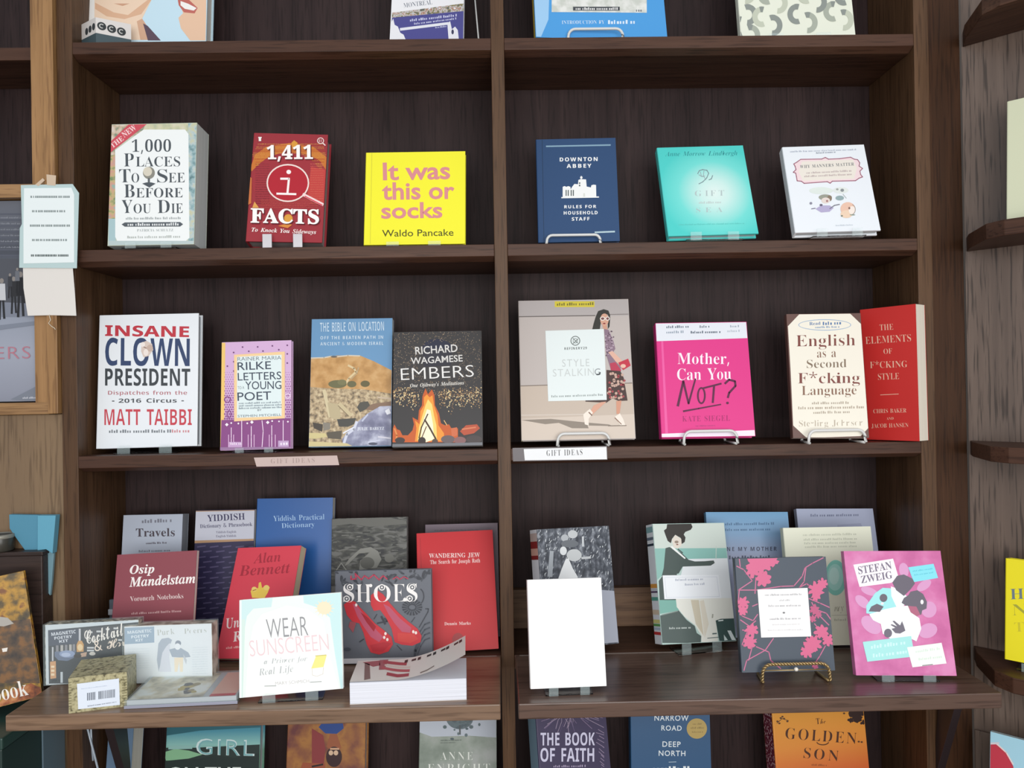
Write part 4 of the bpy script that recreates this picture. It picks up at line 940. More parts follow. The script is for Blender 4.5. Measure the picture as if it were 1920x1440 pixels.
def art_places(a):
    a.crop(190, 215, 5.538)
    a.poly([(90, 90), (480, 90), (480, 160), (140, 300), (140, 420), (80, 420)], noise_print('map_pink', 90, [(.38, '#7d8f7c'), (.5, '#c9b49a'), (.6, '#d6c9bc')]))
    a.poly([(75, 420), (145, 420), (145, 1080), (75, 1080)], noise_print('map_warm', 80, [(.36, '#6f8b62'), (.46, '#c0b07e'), (.56, '#cf9a8a'), (.66, '#8fb3a6')]))
    sea = noise_print('map_blue', 75, [(.34, '#608084'), (.44, '#90b0b4'), (.54, '#b8c8c8'), (.64, '#c8c8a4')])
    a.poly([(895, 60), (1030, 60), (1030, 1400), (905, 1400)], sea)
    a.poly([(480, 60), (900, 60), (905, 165), (430, 165)], noise_print('map_tan', 60, [(.36, '#a8b4a0'), (.5, '#c8c8a4'), (.64, '#d4d0b8')]))
    a.rect(75, 1080, 150, 1390, '#a8c4c8').rect(75, 1310, 1010, 1390, '#b8c8c8')
    c = '#eff3f2'
    a.poly([(145, 370), (145, 1270), (165, 1310), (880, 1310), (915, 1280), (905, 200), (870, 155), (440, 155)], c)
    a.poly([(76, 410), (76, 300), (300, 86), (490, 86)], '#cd4f5c')
    a.text('THE', 118, 350, 238, 260, 50, '#f6d8d8').text('NEW', 240, 240, 370, 148, 58, '#f6d8d8')
    k = '#4c545a'

    def t(s, x0, x1, y, h): a.text(s, x0, y, x1, y - 2, h, k, 'serif', -.006)
    t('1,000', 318, 725, 388, 132)
    for s, x0, x1, y, h in (('P', 238, 340, 540, 136), ('LACES', 360, 820, 540, 104), ('T', 188, 305, 706, 138), ('O', 315, 395, 706, 98),
                            ('S', 582, 690, 706, 138), ('EE', 700, 868, 706, 100), ('B', 240, 348, 862, 136), ('EFORE', 362, 846, 862, 100),
                            ('Y', 214, 326, 1024, 136), ('OU', 336, 516, 1024, 98), ('D', 586, 712, 1024, 136), ('IE', 728, 848, 1024, 100)): t(s, x0, x1, y, h)
    a.ell(495, 605, 62, 64, '#8b8a80').ell(482, 592, 46, 48, '#d6d0be').rect(484, 660, 506, 722, '#5c6266').poly([(425, 716), (470, 704), (520, 704), (565, 716), (500, 758)], '#50585e')
    a.dashes(245, 1090, 820, 1085, 24, '#a3aaab', 1)
    a.poly([(212, 1140), (245, 1120), (820, 1116), (850, 1138), (820, 1162), (245, 1164)], '#545c63').dashes(262, 1156, 812, 1152, 30, '#e4e8e8', 2)
    a.text('PATRICIA SCHULTZ', 372, 1215, 748, 1211, 26, '#9aa2a2', off=-.01).dashes(260, 1285, 830, 1278, 26, '#b4bab6', 7)


def art_facts(a):
    a.crop(450, 235, 6)
    a.poly([(120, 470), (170, 330), (300, 240), (560, 200), (820, 240), (975, 360), (965, 500), (900, 400), (780, 330), (540, 300), (330, 350), (220, 430), (130, 520)], '#c9742f')
    rg = random.Random(4)
    for y in range(215, 500, 17):
        a.dashes(135 + abs(y - 340) * .5, y, 970 - abs(y - 330) * .3, y, 9, rg.choice(['#e0a048', '#b8502c', '#d88c3a']), y)
    a.ell(535, 640, 400, 330, '#9f2f38')
    a.poly([(800, 470), (965, 500), (950, 900), (760, 780)], '#c2413c')
    for y in range(440, 900, 26):
        a.dashes(170, y, 330, y, 9, '#7a2630', y).dashes(790, y, 940, y, 9, '#d86a58', y + 1)
    for y in range(850, 935, 20): a.dashes(230, y, 880, y, 9, '#c8584a', y + 3)
    a.poly([(95, 560), (135, 600), (128, 880), (85, 900)], '#c8703a').poly([(140, 930), (165, 860), (215, 930)], '#dca050')
    a.poly([(580, 200), (610, 172), (650, 200), (640, 250), (590, 250)], '#dc9c3c')
    a.ell(540, 652, 232, 206, '#b3202f').ring(540, 652, 232, 206, 16, '#f0ddd6')
    a.line([(706, 778), (940, 898)], 34, '#f2d6d4').line([(730, 800), (930, 903)], 12, '#d8344a')
    a.ell(550, 528, 26, 24, '#fbf3f0').line([(455, 604), (552, 604), (535, 775)], 24, '#fbf3f0').line([(412, 772), (635, 778)], 22, '#fbf3f0')
    a.text('1,411', 313, 392, 833, 388, 156, '#5b1a20', off=.012).text('1,411', 303, 382, 823, 378, 156, '#fdf8f4', off=.012)
    a.ell(545, 1055, 50, 52, '#d89a3a').poly([(430, 1135), (520, 1110), (590, 1120), (540, 1160)], '#d8883a')
    a.text('FACTS', 130, 1106, 902, 1120, 162, '#571820', off=.012).text('FACTS', 120, 1094, 890, 1110, 162, '#fdf8f4', off=.012)
    a.ell(545, 1058, 34, 32, '#dc9e40')
    a.text('To Knock You Sideways', 132, 1198, 858, 1226, 46, '#f6e6e2', 'ital', .004)
    a.rect(208, 135, 246, 148, W_).rect(213, 148, 240, 182, W_)
    a.ring(908, 178, 34, 32, 9, '#f0dcd8').line([(930, 200), (962, 232)], 12, '#f0dcd8').line([(895, 162), (895, 195)], 6, '#f0dcd8').line([(915, 162), (915, 195)], 6, '#f0dcd8')


def art_socks(a):
    a.crop(440, 200, 3.84)
    p = '#d98c8e'
    a.text('It was', 1068, 527, 1552, 518, 124, p, 'sans', .022).text('this or', 1062, 668, 1584, 660, 122, p, 'sans', .022).text('socks', 1056, 804, 1496, 797, 112, p, 'sans', .022)
    a.text('Waldo Pancake', 1062, 936, 1576, 929, 48, '#4e4d1c', 'sans', .004)
    a.line([(988, 332), (976, 988)], 5, '#dcd636')


def art_navy(a):
    a.crop(960, 220, 4)
    w = '#f1f3f2'
    a.line([(226, 168), (240, 935)], 5, '#1f3959')
    a.line([(255, 218), (740, 208)], 11, '#86a7bb').line([(620, 863), (772, 857)], 12, '#b5ccd4')
    a.text('DOWNTON', 358, 331, 642, 327, 29, w, 'black', .006, 1.2).text('ABBEY', 410, 380, 596, 377, 29, w, 'black', .006, 1.25)
    a.poly([(380, 598), (380, 522), (394, 516), (408, 522), (422, 516), (438, 522), (440, 540), (452, 520), (468, 500), (495, 502), (498, 470), (515, 464), (555, 466), (560, 520), (592, 526), (595, 510), (612, 505), (630, 508), (632, 596)], w)
    a.line([(370, 603), (652, 598)], 9, w).ell(520, 452, 9, 10, w).line([(519, 440), (519, 470)], 4, w)
    for x in (402, 418, 440, 456): a.rect(x, 545, x + 8, 590, '#54605f')
    for y in (488, 506): a.rect(502, y, 512, y + 12, '#54605f')
    a.rect(534, 570, 548, 596, '#d9ddd6')
    a.text('RULES FOR', 392, 683, 632, 680, 23, w, 'black', .004, 1.2).text('HOUSEHOLD', 388, 730, 642, 727, 25, w, 'black', .004, 1.15).text('STAFF', 448, 776, 582, 773, 25, w, 'black', .004, 1.2)


def art_teal(a):
    a.crop(960, 220, 4)
    a.text('Anne Morrow Lindbergh', 1148, 292, 1690, 284, 34, '#318f92', 'ital', -.008)
    g = '#7f9499'
    a.line([(1392, 425), (1405, 400), (1430, 392), (1462, 398), (1475, 420), (1460, 455), (1430, 485), (1400, 500)], 6, g)
    a.line([(1400, 430), (1425, 445), (1448, 440)], 5, '#98a8ac').line([(1412, 408), (1420, 440)], 4, '#98a8ac').line([(1440, 400), (1435, 440), (1455, 470)], 4, '#98a8ac').line([(1475, 470), (1495, 462), (1505, 435)], 6, g)
    a.text('GIFT', 1372, 592, 1592, 588, 42, '#b6c6c6', off=-.018, sp=1.4).dashes(1395, 648, 1570, 644, 16, '#c4d2d0', 3).text('SEA', 1382, 714, 1578, 710, 36, '#b6c6c6', off=-.018, sp=1.8)
    a.dashes(1245, 810, 1745, 800, 10, '#62c9c2', 9)


def art_manners(a):
    a.crop(1455, 260, 7.581)
    fr = [(350, 295), (650, 290), (700, 268), (745, 292), (900, 285), (1060, 265), (1110, 292), (1160, 300), (1190, 345), (1180, 390), (1230, 425), (1192, 462), (1202, 510), (1230, 545),
          (1180, 562), (1130, 598), (800, 605), (770, 634), (730, 612), (400, 636), (360, 606), (300, 600), (290, 540), (280, 490), (245, 478), (285, 440), (270, 390), (252, 360), (300, 332)]
    a.poly(fr, '#f1d9dc').poly([(370, 325), (1095, 300), (1150, 420), (1110, 570), (385, 600), (320, 470)], '#ece5da').line(fr + fr[:1], 13, '#a5687c')
    a.text('WHY MANNERS MATTER', 342, 422, 1108, 382, 44, '#5a6068', off=-.004, sp=1.15)
    a.dashes(420, 500, 1080, 468, 26, '#b9a9a8', 2).dashes(390, 550, 1090, 518, 26, '#bbaaa8', 3)
    a.dashes(190, 196, 1130, 165, 22, '#aab2c0', 5).dashes(560, 215, 850, 200, 22, '#8c94a2', 6)
    a.ell(640, 740, 170, 50, '#dfe8e2').ell(920, 735, 110, 45, '#e2e8e4')
    a.ell(700, 835, 95, 42, '#9c9e90').ell(760, 850, 34, 42, '#8a7a68').ell(705, 880, 62, 42, '#e6d8d0').ell(725, 888, 16, 15, '#a87878')
    a.poly([(560, 1000), (640, 950), (760, 950), (820, 985), (760, 1040), (640, 1050)], '#b6aed0').ell(640, 945, 22, 16, '#6a6478').line([(760, 1000), (830, 950), (905, 935)], 14, '#7c7c88').line([(500, 1000), (560, 990)], 12, '#74708a').ell(495, 920, 20, 18, '#8c8a9c')
    a.ell(905, 845, 60, 34, '#96acae').ell(940, 735, 26, 22, '#8c9294').ell(870, 722, 18, 14, '#a2a6a2').line([(950, 790), (1000, 850)], 10, '#b4bcbc')
    a.ell(1020, 1000, 105, 96, '#eac3ae').ell(1000, 1075, 85, 55, '#eed2b8').ell(1080, 1020, 48, 58, '#f5e9df').arc(1075, 1010, 50, 70, -80, 80, 9, '#9a8a80').ell(1040, 990, 14, 18, '#8c6a60').ell(1085, 1085, 40, 8, '#8c9a8c').ell(935, 1100, 14, 12, '#7c8474')
    a.dashes(840, 1245, 1090, 1235, 18, '#c4ccd6', 8)


def art_clown(a):
    a.crop(150, 560, 4.3634)
    a.text('INSANE', 205, 304, 892, 314, 88, '#c03543', 'black', .006).text('CLOWN', 205, 546, 897, 552, 228, '#33456b', 'black')
    a.text('PRESIDENT', 205, 711, 902, 713, 142, '#3d4348', 'black')
    a.text('Dispatches from the', 230, 786, 876, 786, 34, '#b0606a', 'black', -.012).text('2016 Circus', 316, 852, 792, 850, 36, '#51555a', 'black')
    a.rect(262, 834, 282, 842, '#51555a').rect(830, 832, 850, 840, '#51555a')
    a.text('MATT TAIBBI', 200, 1036, 915, 1036, 132, '#c8424f', 'black', -.008)
    a.dashes(226, 1098, 740, 1096, 26, '#7c8288', 3).dashes(740, 1096, 890, 1094, 26, '#cf8a90', 4)
    a.poly([(505, 360), (545, 345), (590, 370), (600, 420), (560, 470), (520, 480), (500, 430)], '#d9c8bd').ell(515, 375, 18, 20, '#efe6e0').ell(572, 405, 26, 28, '#c7b0a2').ell(540, 440, 20, 28, '#efe4dc').line([(520, 395), (545, 405)], 7, '#8c6c60')


def art_rilke(a):
    a.crop(400, 620, 6)
    a.poly([(60, 100), (136, 100), (120, 1400), (60, 1400)], '#efc873')
    pu, lt = '#8a4a86', '#f0d6ee'
    a.poly([(90, 1005), (890, 985), (890, 1345), (80, 1345)], pu)
    rg = random.Random(2)
    for side in (0, 1):
        xs = range(130, 245, 26) if side == 0 else range(818, 880, 24)
        for y in range(470, 1005, 26):
            sz = 4 + 9 * ((y - 470) / 530) ** .8
            q = []
            for i, x in enumerate(xs):
                xx = x + (13 if (y // 26) % 2 else 0)
                q.append([(xx - sz, y), (xx, y - sz), (xx + sz, y), (xx, y + sz)])
            a.put(q, '#8f4f90')
    a.ring(160, 775, 34, 30, 10, pu).ring(840, 735, 28, 26, 9, lt).ring(178, 940, 22, 40, 9, pu)
    for x, y in ((330, 185), (500, 183), (665, 172), (833, 165), (230, 246), (400, 233), (560, 230), (738, 215), (833, 262), (833, 365), (232, 350), (160, 400), (232, 455)): a.ell(x, y, 9, 9, '#6a3a70', 8)
    a.poly([(236, 272), (806, 236), (806, 986), (236, 1022)], '#f3d09c').poly([(268, 296), (770, 272), (770, 962), (268, 982)], '#e0eeee')
    k = '#3f4a5a'
    a.text('RAINER MARIA', 275, 342, 766, 326, 42, k, 'sans', -.01)
    a.text('RILKE', 275, 446, 652, 432, 88, k, 'sans', .006).text('LETTERS', 278, 562, 768, 546, 86, k, 'sans', .004)
    a.text('TO A', 278, 660, 350, 656, 32, k, 'sans', -.01).text('YOUNG', 362, 662, 768, 656, 90, k, 'sans', .004).text('POET', 275, 790, 655, 776, 94, k, 'sans', .004)
    for y in (828, 856, 884): a.dashes(280, y, 765, y - 14, 20, '#7c8a94', y)
    a.text('BY', 500, 905, 545, 903, 20, k, 'sans').text('STEPHEN MITCHELL', 278, 976, 766, 958, 26, '#66727c', 'sans')
    for x in (322, 788): a.line([(x, 1010), (x, 1330)], 9, lt)
    for x, y0 in ((205, 1090), (430, 1075), (550, 1010), (660, 1065)):
        a.line([(x, y0), (x + (0 if x != 550 else 14), y0 + 120), (x, 1320)], 9, lt)
    for x in (175, 232, 396, 462, 632, 700): a.line([(x, 1170), (x, 1320)], 9, '#e2b8de')
    for x, y, r in ((155, 1058, 20), (205, 1040, 12), (285, 1045, 12), (385, 1043, 12), (437, 1030, 20), (615, 1033, 20), (665, 1018, 12), (742, 1022, 11), (842, 1025, 12)): a.poly([(x - r, y), (x, y - r), (x + r, y), (x, y + r)], '#fbf0fa')
    a.rect(178, 1252, 322, 1318, '#c9a3cd').dashes(185, 1285, 318, 1283, 26, '#efe0f0', 4).rect(732, 1238, 852, 1312, '#c4a4cc').dashes(740, 1290, 850, 1285, 40, '#efe4f2', 5)
    a.poly([(80, 1312), (890, 1306), (890, 1345), (80, 1345)], '#9d77a0')


def art_bible(a):
    a.crop(570, 580, 5.334)
    a.poly([(40, 500), (250, 478), (330, 462), (560, 462), (700, 520), (880, 612), (880, 860), (40, 830)], noise_print('sand_hill', 60, [(.35, '#b58850'), (.5, '#c89a60'), (.65, '#d3a972')], detail=3))
    a.line([(70, 488), (200, 484), (270, 470), (330, 474), (440, 462), (560, 466)], 12, '#d8cdb8').ell(300, 474, 30, 10, '#6a6660')
    a.line([(440, 560), (500, 590), (520, 625), (450, 690), (420, 740)], 20, '#dcc79a').line([(545, 580), (530, 640), (470, 700)], 8, '#b8a684')
    a.poly([(40, 775), (250, 790), (600, 800), (880, 845), (880, 1385), (40, 1385)], noise_print('ruin_stones', 170, [(.3, '#5f5546'), (.42, '#98866a'), (.53, '#bfa986'), (.68, '#d8c8a4')], detail=9))
    a.ell(335, 748, 92, 40, '#6e6c4a').ell(478, 748, 46, 32, '#6b6848').ell(612, 745, 46, 32, '#67603f').ell(380, 730, 45, 28, '#7b7852')
    c = '#cdbd96'
    a.line([(200, 805), (262, 1080)], 34, '#d6c8a2').poly([(235, 930), (350, 950), (370, 1080), (330, 1110), (260, 1080)], '#bfb08c').line([(350, 940), (470, 1060)], 36, c).line([(340, 962), (450, 1070)], 8, '#8a7a5e')
    a.line([(735, 880), (880, 895)], 16, '#cdb9a0').poly([(880, 920), (690, 945), (560, 1000), (700, 1010), (880, 985)], '#8a705c')
    a.poly([(560, 930), (640, 920), (660, 960), (620, 1000), (560, 1030), (530, 980)], '#54524a').poly([(330, 1100), (520, 1088), (500, 1150), (440, 1175), (350, 1172)], '#4c4b46').poly([(85, 1130), (190, 1150), (182, 1225), (100, 1190)], '#4a443c').poly([(190, 1130), (265, 1140), (260, 1200), (195, 1215)], '#8a8478')
    a.poly([(530, 1130), (640, 1040), (760, 970), (880, 965), (880, 1385), (400, 1385), (380, 1300), (460, 1200)], noise_print('river_blue', 45, [(.35, '#73758f'), (.5, '#9092ab'), (.65, '#c3c6d8')], detail=4))
    a.poly([(810, 1015), (850, 990), (870, 1040), (830, 1055)], '#eef0f6').line([(530, 1120), (500, 1200), (430, 1250), (400, 1340)], 26, '#d5d9e8').line([(640, 1050), (580, 1120)], 16, '#c3c8dc').line([(390, 1240), (500, 1180)], 14, '#e8eaf2').line([(740, 1275), (870, 1290)], 16, '#d8d6e2').line([(640, 1330), (760, 1310)], 14, '#cfd2e4').ell(690, 1345, 45, 14, '#55586c')
    a.poly([(40, 1235), (215, 1240), (235, 1275), (110, 1295), (40, 1290)], '#d6c890').poly([(225, 1230), (380, 1215), (370, 1300), (240, 1290)], '#5d564a').poly([(40, 1320), (430, 1340), (520, 1385), (40, 1385)], '#d8c994')
    b = '#d2e4f0'
    a.text('THE BIBLE ON LOCATION', 162, 226, 802, 214, 92, '#c6dcec', 'black', -.008).text('OFF THE BEATEN PATH IN', 165, 302, 792, 294, 32, b, 'black', -.004, 1.2).text('ANCIENT & MODERN ISRAEL', 165, 362, 794, 356, 32, b, 'black', -.004, 1.2)
    a.text('JULIE BARETZ', 535, 1210, 802, 1206, 30, '#e8ecf4', off=-.004)


def art_embers(a):
    a.crop(570, 580, 5.334)
    a.ell(1330, 405, 155, 110, '#2c2f42').poly([(1180, 400), (1480, 390), (1470, 560), (1200, 575)], '#33333c')
    rg = random.Random(11)
    for col, n, r in (('#8b7a66', 420, 4.2), ('#5d5046', 420, 5), ('#b9a184', 200, 3.6)):
        P = []
        while len(P) < n:
            x, y = rg.uniform(880, 1800), rg.uniform(190, 860)
            d = math.hypot((x - 1340) / 1.0, (y - 520) / .95)
            if 210 < d < 520 and rg.random() < .8: P.append((x, y))
        a.dots(P, r, col)
    for col, n, r in (('#f3dca8', 150, 6), ('#d9b078', 170, 5), ('#9a7450', 160, 5)):
        P = []
        while len(P) < n:
            x = rg.uniform(885, 1800); y = 880 + (abs(x - 1340) / 460) * -60 + rg.gauss(25, 60)
            if abs(x - 1250) > 100 and 780 < y < 1080: P.append((x, y))
        a.dots(P, r, col)
    a.poly([(885, 1330), (890, 1190), (905, 1150), (930, 1200), (960, 1210), (985, 1260), (1040, 1260), (1085, 1210), (1100, 1150), (1085, 1080), (1140, 1110), (1150, 1010), (1180, 960), (1185, 870), (1215, 790), (1240, 850), (1280, 800), (1305, 860), (1310, 960), (1350, 1040), (1370, 1140), (1410, 1160), (1450, 1150), (1480, 1200), (1540, 1190), (1540, 1330)], '#c9602c')
    a.poly([(1110, 1320), (1125, 1190), (1110, 1110), (1155, 1150), (1165, 1020), (1200, 960), (1200, 880), (1230, 850), (1255, 880), (1285, 860), (1300, 960), (1335, 1060), (1345, 1160), (1400, 1240), (1400, 1320)], '#f09a3a')
    a.poly([(1135, 1310), (1150, 1180), (1185, 1060), (1215, 960), (1240, 900), (1280, 950), (1300, 1060), (1325, 1160), (1330, 1310)], '#fbd878').poly([(1165, 1290), (1190, 1120), (1230, 1000), (1265, 1010), (1290, 1150), (1300, 1300), (1220, 1330)], '#fff6d2')
    a.line([(1150, 1290), (1175, 1180), (1240, 1045)], 12, '#4a3426').line([(1205, 1100), (1260, 1190), (1320, 1300)], 17, '#4a3426').line([(1180, 1280), (1225, 1170)], 10, '#6a4830')
    a.poly([(1560, 1220), (1620, 1160), (1730, 1150), (1760, 1190), (1700, 1240), (1600, 1260)], '#b9553a').line([(1580, 1200), (1720, 1180)], 14, '#d8805c').poly([(1470, 1190), (1530, 1180), (1535, 1260), (1480, 1280)], '#d0704a').line([(905, 1190), (930, 1260), (920, 1310)], 16, '#e09050').line([(1400, 1110), (1430, 1160)], 8, '#e6b878')
    for x, y, rx, ry, c in ((960, 1310, 50, 30, '#463c3a'), (1180, 1315, 38, 38, '#3c3230'), (1310, 1320, 30, 25, '#5a4a44'), (1440, 1300, 70, 40, '#6b5f60'), (1560, 1310, 60, 36, '#8a6464'), (1700, 1300, 80, 40, '#4c4444')): a.ell(x, y, rx, ry, c)
    a.poly([(880, 1348), (1820, 1330), (1820, 1400), (880, 1400)], '#77797e')
    w = '#dcdad6'
    a.text('RICHARD', 1115, 452, 1538, 424, 76, w, 'sans', .012).text('WAGAMESE', 1070, 550, 1588, 520, 66, w, 'sans', .012).text('EMBERS', 972, 710, 1700, 674, 118, '#ecebe8', 'sans', -.011)
    a.text("One Ojibway's Meditations", 1062, 782, 1602, 752, 38, '#e0dcd4', 'ital')


def art_style(a):
    a.crop(960, 550, 4.8)
    a.poly([(40, 40), (1080, 30), (1080, 200), (40, 215)], '#b4adab').poly([(70, 835), (1110, 808), (1120, 1095), (70, 1135)], '#c6b7a8').poly([(60, 1130), (1130, 1085), (1140, 1340), (60, 1340)], '#d4c6b8')
    a.line([(40, 211), (750, 200)], 8, '#665f5b').line([(880, 190), (1075, 187)], 6, '#7c7470').line([(70, 834), (330, 826)], 8, '#82756a').line([(1015, 810), (1110, 806)], 8, '#82756a').line([(60, 1098), (640, 1090)], 10, '#d2c6ba')
    a.poly([(80, 1140), (350, 1130), (640, 1160), (870, 1180), (910, 1195), (680, 1190), (690, 1215), (540, 1214), (420, 1166), (300, 1178)], '#8f8478')
    a.rect(384, 72, 742, 124, '#d6c63c').dashes(392, 112, 735, 106, 26, '#7a7430', 3)
    a.poly([(722, 325), (735, 270), (755, 205), (775, 160), (825, 143), (868, 156), (884, 200), (880, 225), (858, 190), (815, 205), (800, 260), (790, 325)], '#34322d').poly([(862, 215), (884, 215), (878, 300), (862, 322)], '#34322d').poly([(812, 285), (852, 285), (862, 335), (826, 335)], '#cf9c84')
    a.ell(832, 238, 38, 56, '#d6a48c').ell(815, 228, 24, 18, '#e9e2da').ell(860, 228, 20, 18, '#e9e2da').ell(815, 228, 15, 11, '#7a4a48').ell(860, 228, 12, 11, '#7a4a48').ell(830, 272, 12, 6, '#8a2a30')
    a.poly([(828, 320), (870, 330), (912, 430), (930, 500), (900, 545), (990, 640), (970, 700), (890, 690), (850, 560)], '#8b7484')
    rg = random.Random(6)
    a.dots([(rg.uniform(838, 915), rg.uniform(340, 560)) for _ in range(26)], 8, '#b9a4b2').dots([(rg.uniform(838, 915), rg.uniform(340, 560)) for _ in range(20)], 7, '#5f4a5a')
    a.poly([(866, 530), (905, 520), (990, 605), (1010, 640), (985, 665), (930, 610)], '#e0b29e').poly([(955, 625), (1045, 588), (1068, 650), (1000, 692), (975, 660)], '#c23146').ell(1000, 655, 24, 18, '#e6bca8')
    a.poly([(880, 630), (930, 620), (982, 690), (968, 735), (890, 700)], '#b93a54')
    a.poly([(850, 690), (975, 700), (1005, 760), (1040, 965), (960, 970), (905, 945), (850, 985), (660, 975), (662, 962), (850, 950)], '#47332f')
    a.dots([(rg.uniform(862, 1015), rg.uniform(720, 950)) for _ in range(26)], 13, '#c9a898', 7).dots([(rg.uniform(862, 1015), rg.uniform(720, 950)) for _ in range(18)], 11, '#a3474c', 7)
    a.poly([(735, 1010), (800, 980), (850, 975), (800, 1020), (725, 1090), (700, 1070)], '#d9a48c').poly([(938, 970), (985, 965), (968, 1085), (940, 1085)], '#d2987e')
    sh = '#efe5d8'
    a.poly([(640, 1090), (700, 1040), (728, 1075), (690, 1130), (690, 1190), (655, 1180)], sh).line([(690, 1070), (720, 1100)], 10, '#7a5a4c')
    a.poly([(925, 1110), (970, 1080), (1000, 1130), (1020, 1190), (975, 1190), (945, 1140)], sh).line([(925, 1120), (985, 1180)], 8, '#8a6a5a').line([(865, 1193), (1030, 1190)], 7, '#7c7064')
    a.poly([(300, 338), (826, 322), (852, 960), (326, 972)], '#e4edec')
    a.ring(570, 428, 40, 40, 7, '#59615f').line([(548, 405), (592, 450)], 6, '#59615f').line([(595, 410), (548, 455)], 6, '#59615f').ring(570, 428, 20, 20, 5, '#7a8280')
    a.text('REFINERY29', 472, 510, 674, 503, 22, '#49504f', 'black', -.004, 1.2)
    a.text('STYLE', 452, 662, 697, 656, 66, '#c5cbca', 'sans', -.004, 1.2).text('STALKIN', 368, 750, 738, 740, 66, '#c8cecd', 'sans', -.004, 1.15).text('G', 744, 738, 796, 736, 60, '#90969a', 'sans').arc(770, 712, 22, 20, 0, 120, 12, '#40464a')
    a.dashes(345, 938, 810, 922, 20, '#9aa4a2', 4)


def art_mother(a):
    a.crop(940, 540, 3.84)
    a.poly([(1095, 235), (1790, 235), (1790, 360), (1100, 384)], '#e3e7ef').poly([(1100, 1052), (1850, 1022), (1850, 1085), (1100, 1090)], '#f0e6f2')
    a.dashes(1180, 290, 1345, 286, 18, '#6a7684', 3).dashes(1420, 288, 1490, 285, 18, '#6a7684', 4).dashes(1640, 284, 1715, 282, 16, '#98a4b2', 8).dashes(1180, 328, 1310, 324, 18, '#98a4b2', 5).dashes(1355, 328, 1565, 324, 18, '#5c6876', 6).dashes(1620, 318, 1715, 316, 16, '#b4bcc8', 9)
    a.poly([(1150, 384), (1165, 384), (1200, 1046), (1180, 1048)], '#ea5aa2')  # reflection along the left edge, painted as a lighter pink strip
    w = '#f9eaf3'
    a.text('Mother,', 1268, 548, 1640, 548, 80, w, off=-.006).text('Can You', 1266, 664, 1655, 658, 84, w, off=-.006)
    k = '#5a1440'
    a.line([(1270, 852), (1310, 672), (1348, 832), (1398, 652)], 18, k, 12).ring(1440, 775, 25, 55, 13, k).line([(1452, 722), (1585, 688)], 13, k).line([(1532, 698), (1522, 828)], 15, k)
    a.line([(1608, 690), (1640, 660), (1682, 672), (1686, 705), (1640, 755), (1630, 792)], 15, k).ell(1628, 828, 10, 9, k).line([(1308, 888), (1420, 868), (1582, 838)], 13, k, 9)
    a.text('KATE SIEGEL', 1304, 962, 1645, 956, 40, '#a6216a', off=-.012, sp=1.1).dashes(1395, 998, 1540, 994, 10, '#b83a80', 2)


def art_english(a):
    a.crop(1420, 540, 3.84)
    a.poly([(305, 186), (665, 182), (752, 265), (772, 560), (806, 1000), (745, 1066), (355, 1080), (258, 990), (240, 600), (220, 275)], '#eee9da')
    a.ring(485, 266, 188, 38, 5, '#8fabc9').text('Read', 375, 268, 455, 264, 22, '#4f75a6').dashes(460, 268, 600, 262, 24, '#4f75a6', 4).dashes(410, 290, 580, 286, 14, '#7d99bb', 5)
    a.text('English', 280, 422, 705, 414, 82, '#7c4038', off=-.008).text('as a', 430, 502, 567, 498, 44, '#83604e', off=-.008).text('Second', 356, 577, 642, 571, 60, '#7f6c58', off=-.008)
    a.text('F*cking', 292, 688, 738, 684, 84, '#7c4038', off=-.008).text('Language', 320, 772, 714, 766, 66, '#84604c', off=-.008)
    a.dashes(385, 838, 655, 834, 18, '#b3a796', 3).dashes(285, 874, 765, 866, 20, '#b0a290', 4).dashes(395, 906, 665, 900, 18, '#b3a796', 5)
    a.text('Sterling Johnson', 300, 998, 764, 990, 44, '#b8ac9a', off=-.014)


def art_elements(a):
    a.crop(1420, 540, 3.84)
    c = '#f1c4ab'
    for s, x0, y0, x1, y1, h in (('THE', 882, 306, 980, 300, 42), ('ELEMENTS', 780, 404, 1108, 384, 52), ('OF', 910, 476, 972, 472, 38), ('F*CKING', 812, 578, 1080, 570, 52), ('STYLE', 870, 662, 1022, 656, 46),
                                 ('CHRIS BAKER', 836, 902, 1074, 896, 30), ('AND', 930, 950, 982, 947, 18), ('JACOB HANSEN', 822, 1008, 1088, 1001, 30)): a.text(s, x0, y0, x1, y1, h, c, off=-.01)
    a.line([(886, 770), (1018, 763)], 4, c)


def art_travels(a):
    a.crop(200, 910, 4.3636)
    a.dashes(275, 310, 525, 300, 30, '#7a7c88', 3).text('Travels', 240, 420, 558, 416, 66, '#4e464e').dashes(315, 482, 490, 476, 16, '#5c5660', 5).dashes(255, 548, 515, 540, 18, '#7c7e8a', 6)


def art_phrase(a):
    a.crop(200, 910, 4.3636)
    a.poly([(720, 205), (1225, 196), (1225, 448), (720, 470)], '#c3c5d1').poly([(720, 200), (1225, 190), (1225, 206), (720, 216)], '#b08c6a').poly([(720, 452), (1225, 436), (1225, 452), (720, 474)], '#b08c6a')
    a.text('YIDDISH', 825, 296, 1132, 280, 54, '#3d3b5b').text('Dictionary & Phrasebook', 765, 350, 1192, 332, 32, '#4c4a68').text('Yiddish-English', 895, 392, 1060, 388, 18, '#6c6a80').text('English-Yiddish', 895, 425, 1060, 421, 18, '#6c6a80')
    rg = random.Random(3)
    for r in range(16):
        y = 500 + r * 42
        a.put([[(x, y + o), (x + 70, y - 8 + o), (x + 70, y + 2 + o), (x, y + 12 + o)] for x in range(740 + (r % 2) * 50, 1230, 105) for o in (rg.uniform(-3, 3),)], '#575072')


def art_diction(a):
    a.crop(200, 910, 4.3636)
    a.text('Yiddish Practical', 1365, 294, 1782, 278, 44, '#a6c6e6', off=-.008).text('Dictionary', 1432, 350, 1702, 338, 40, '#a6c6e6', off=-.008)


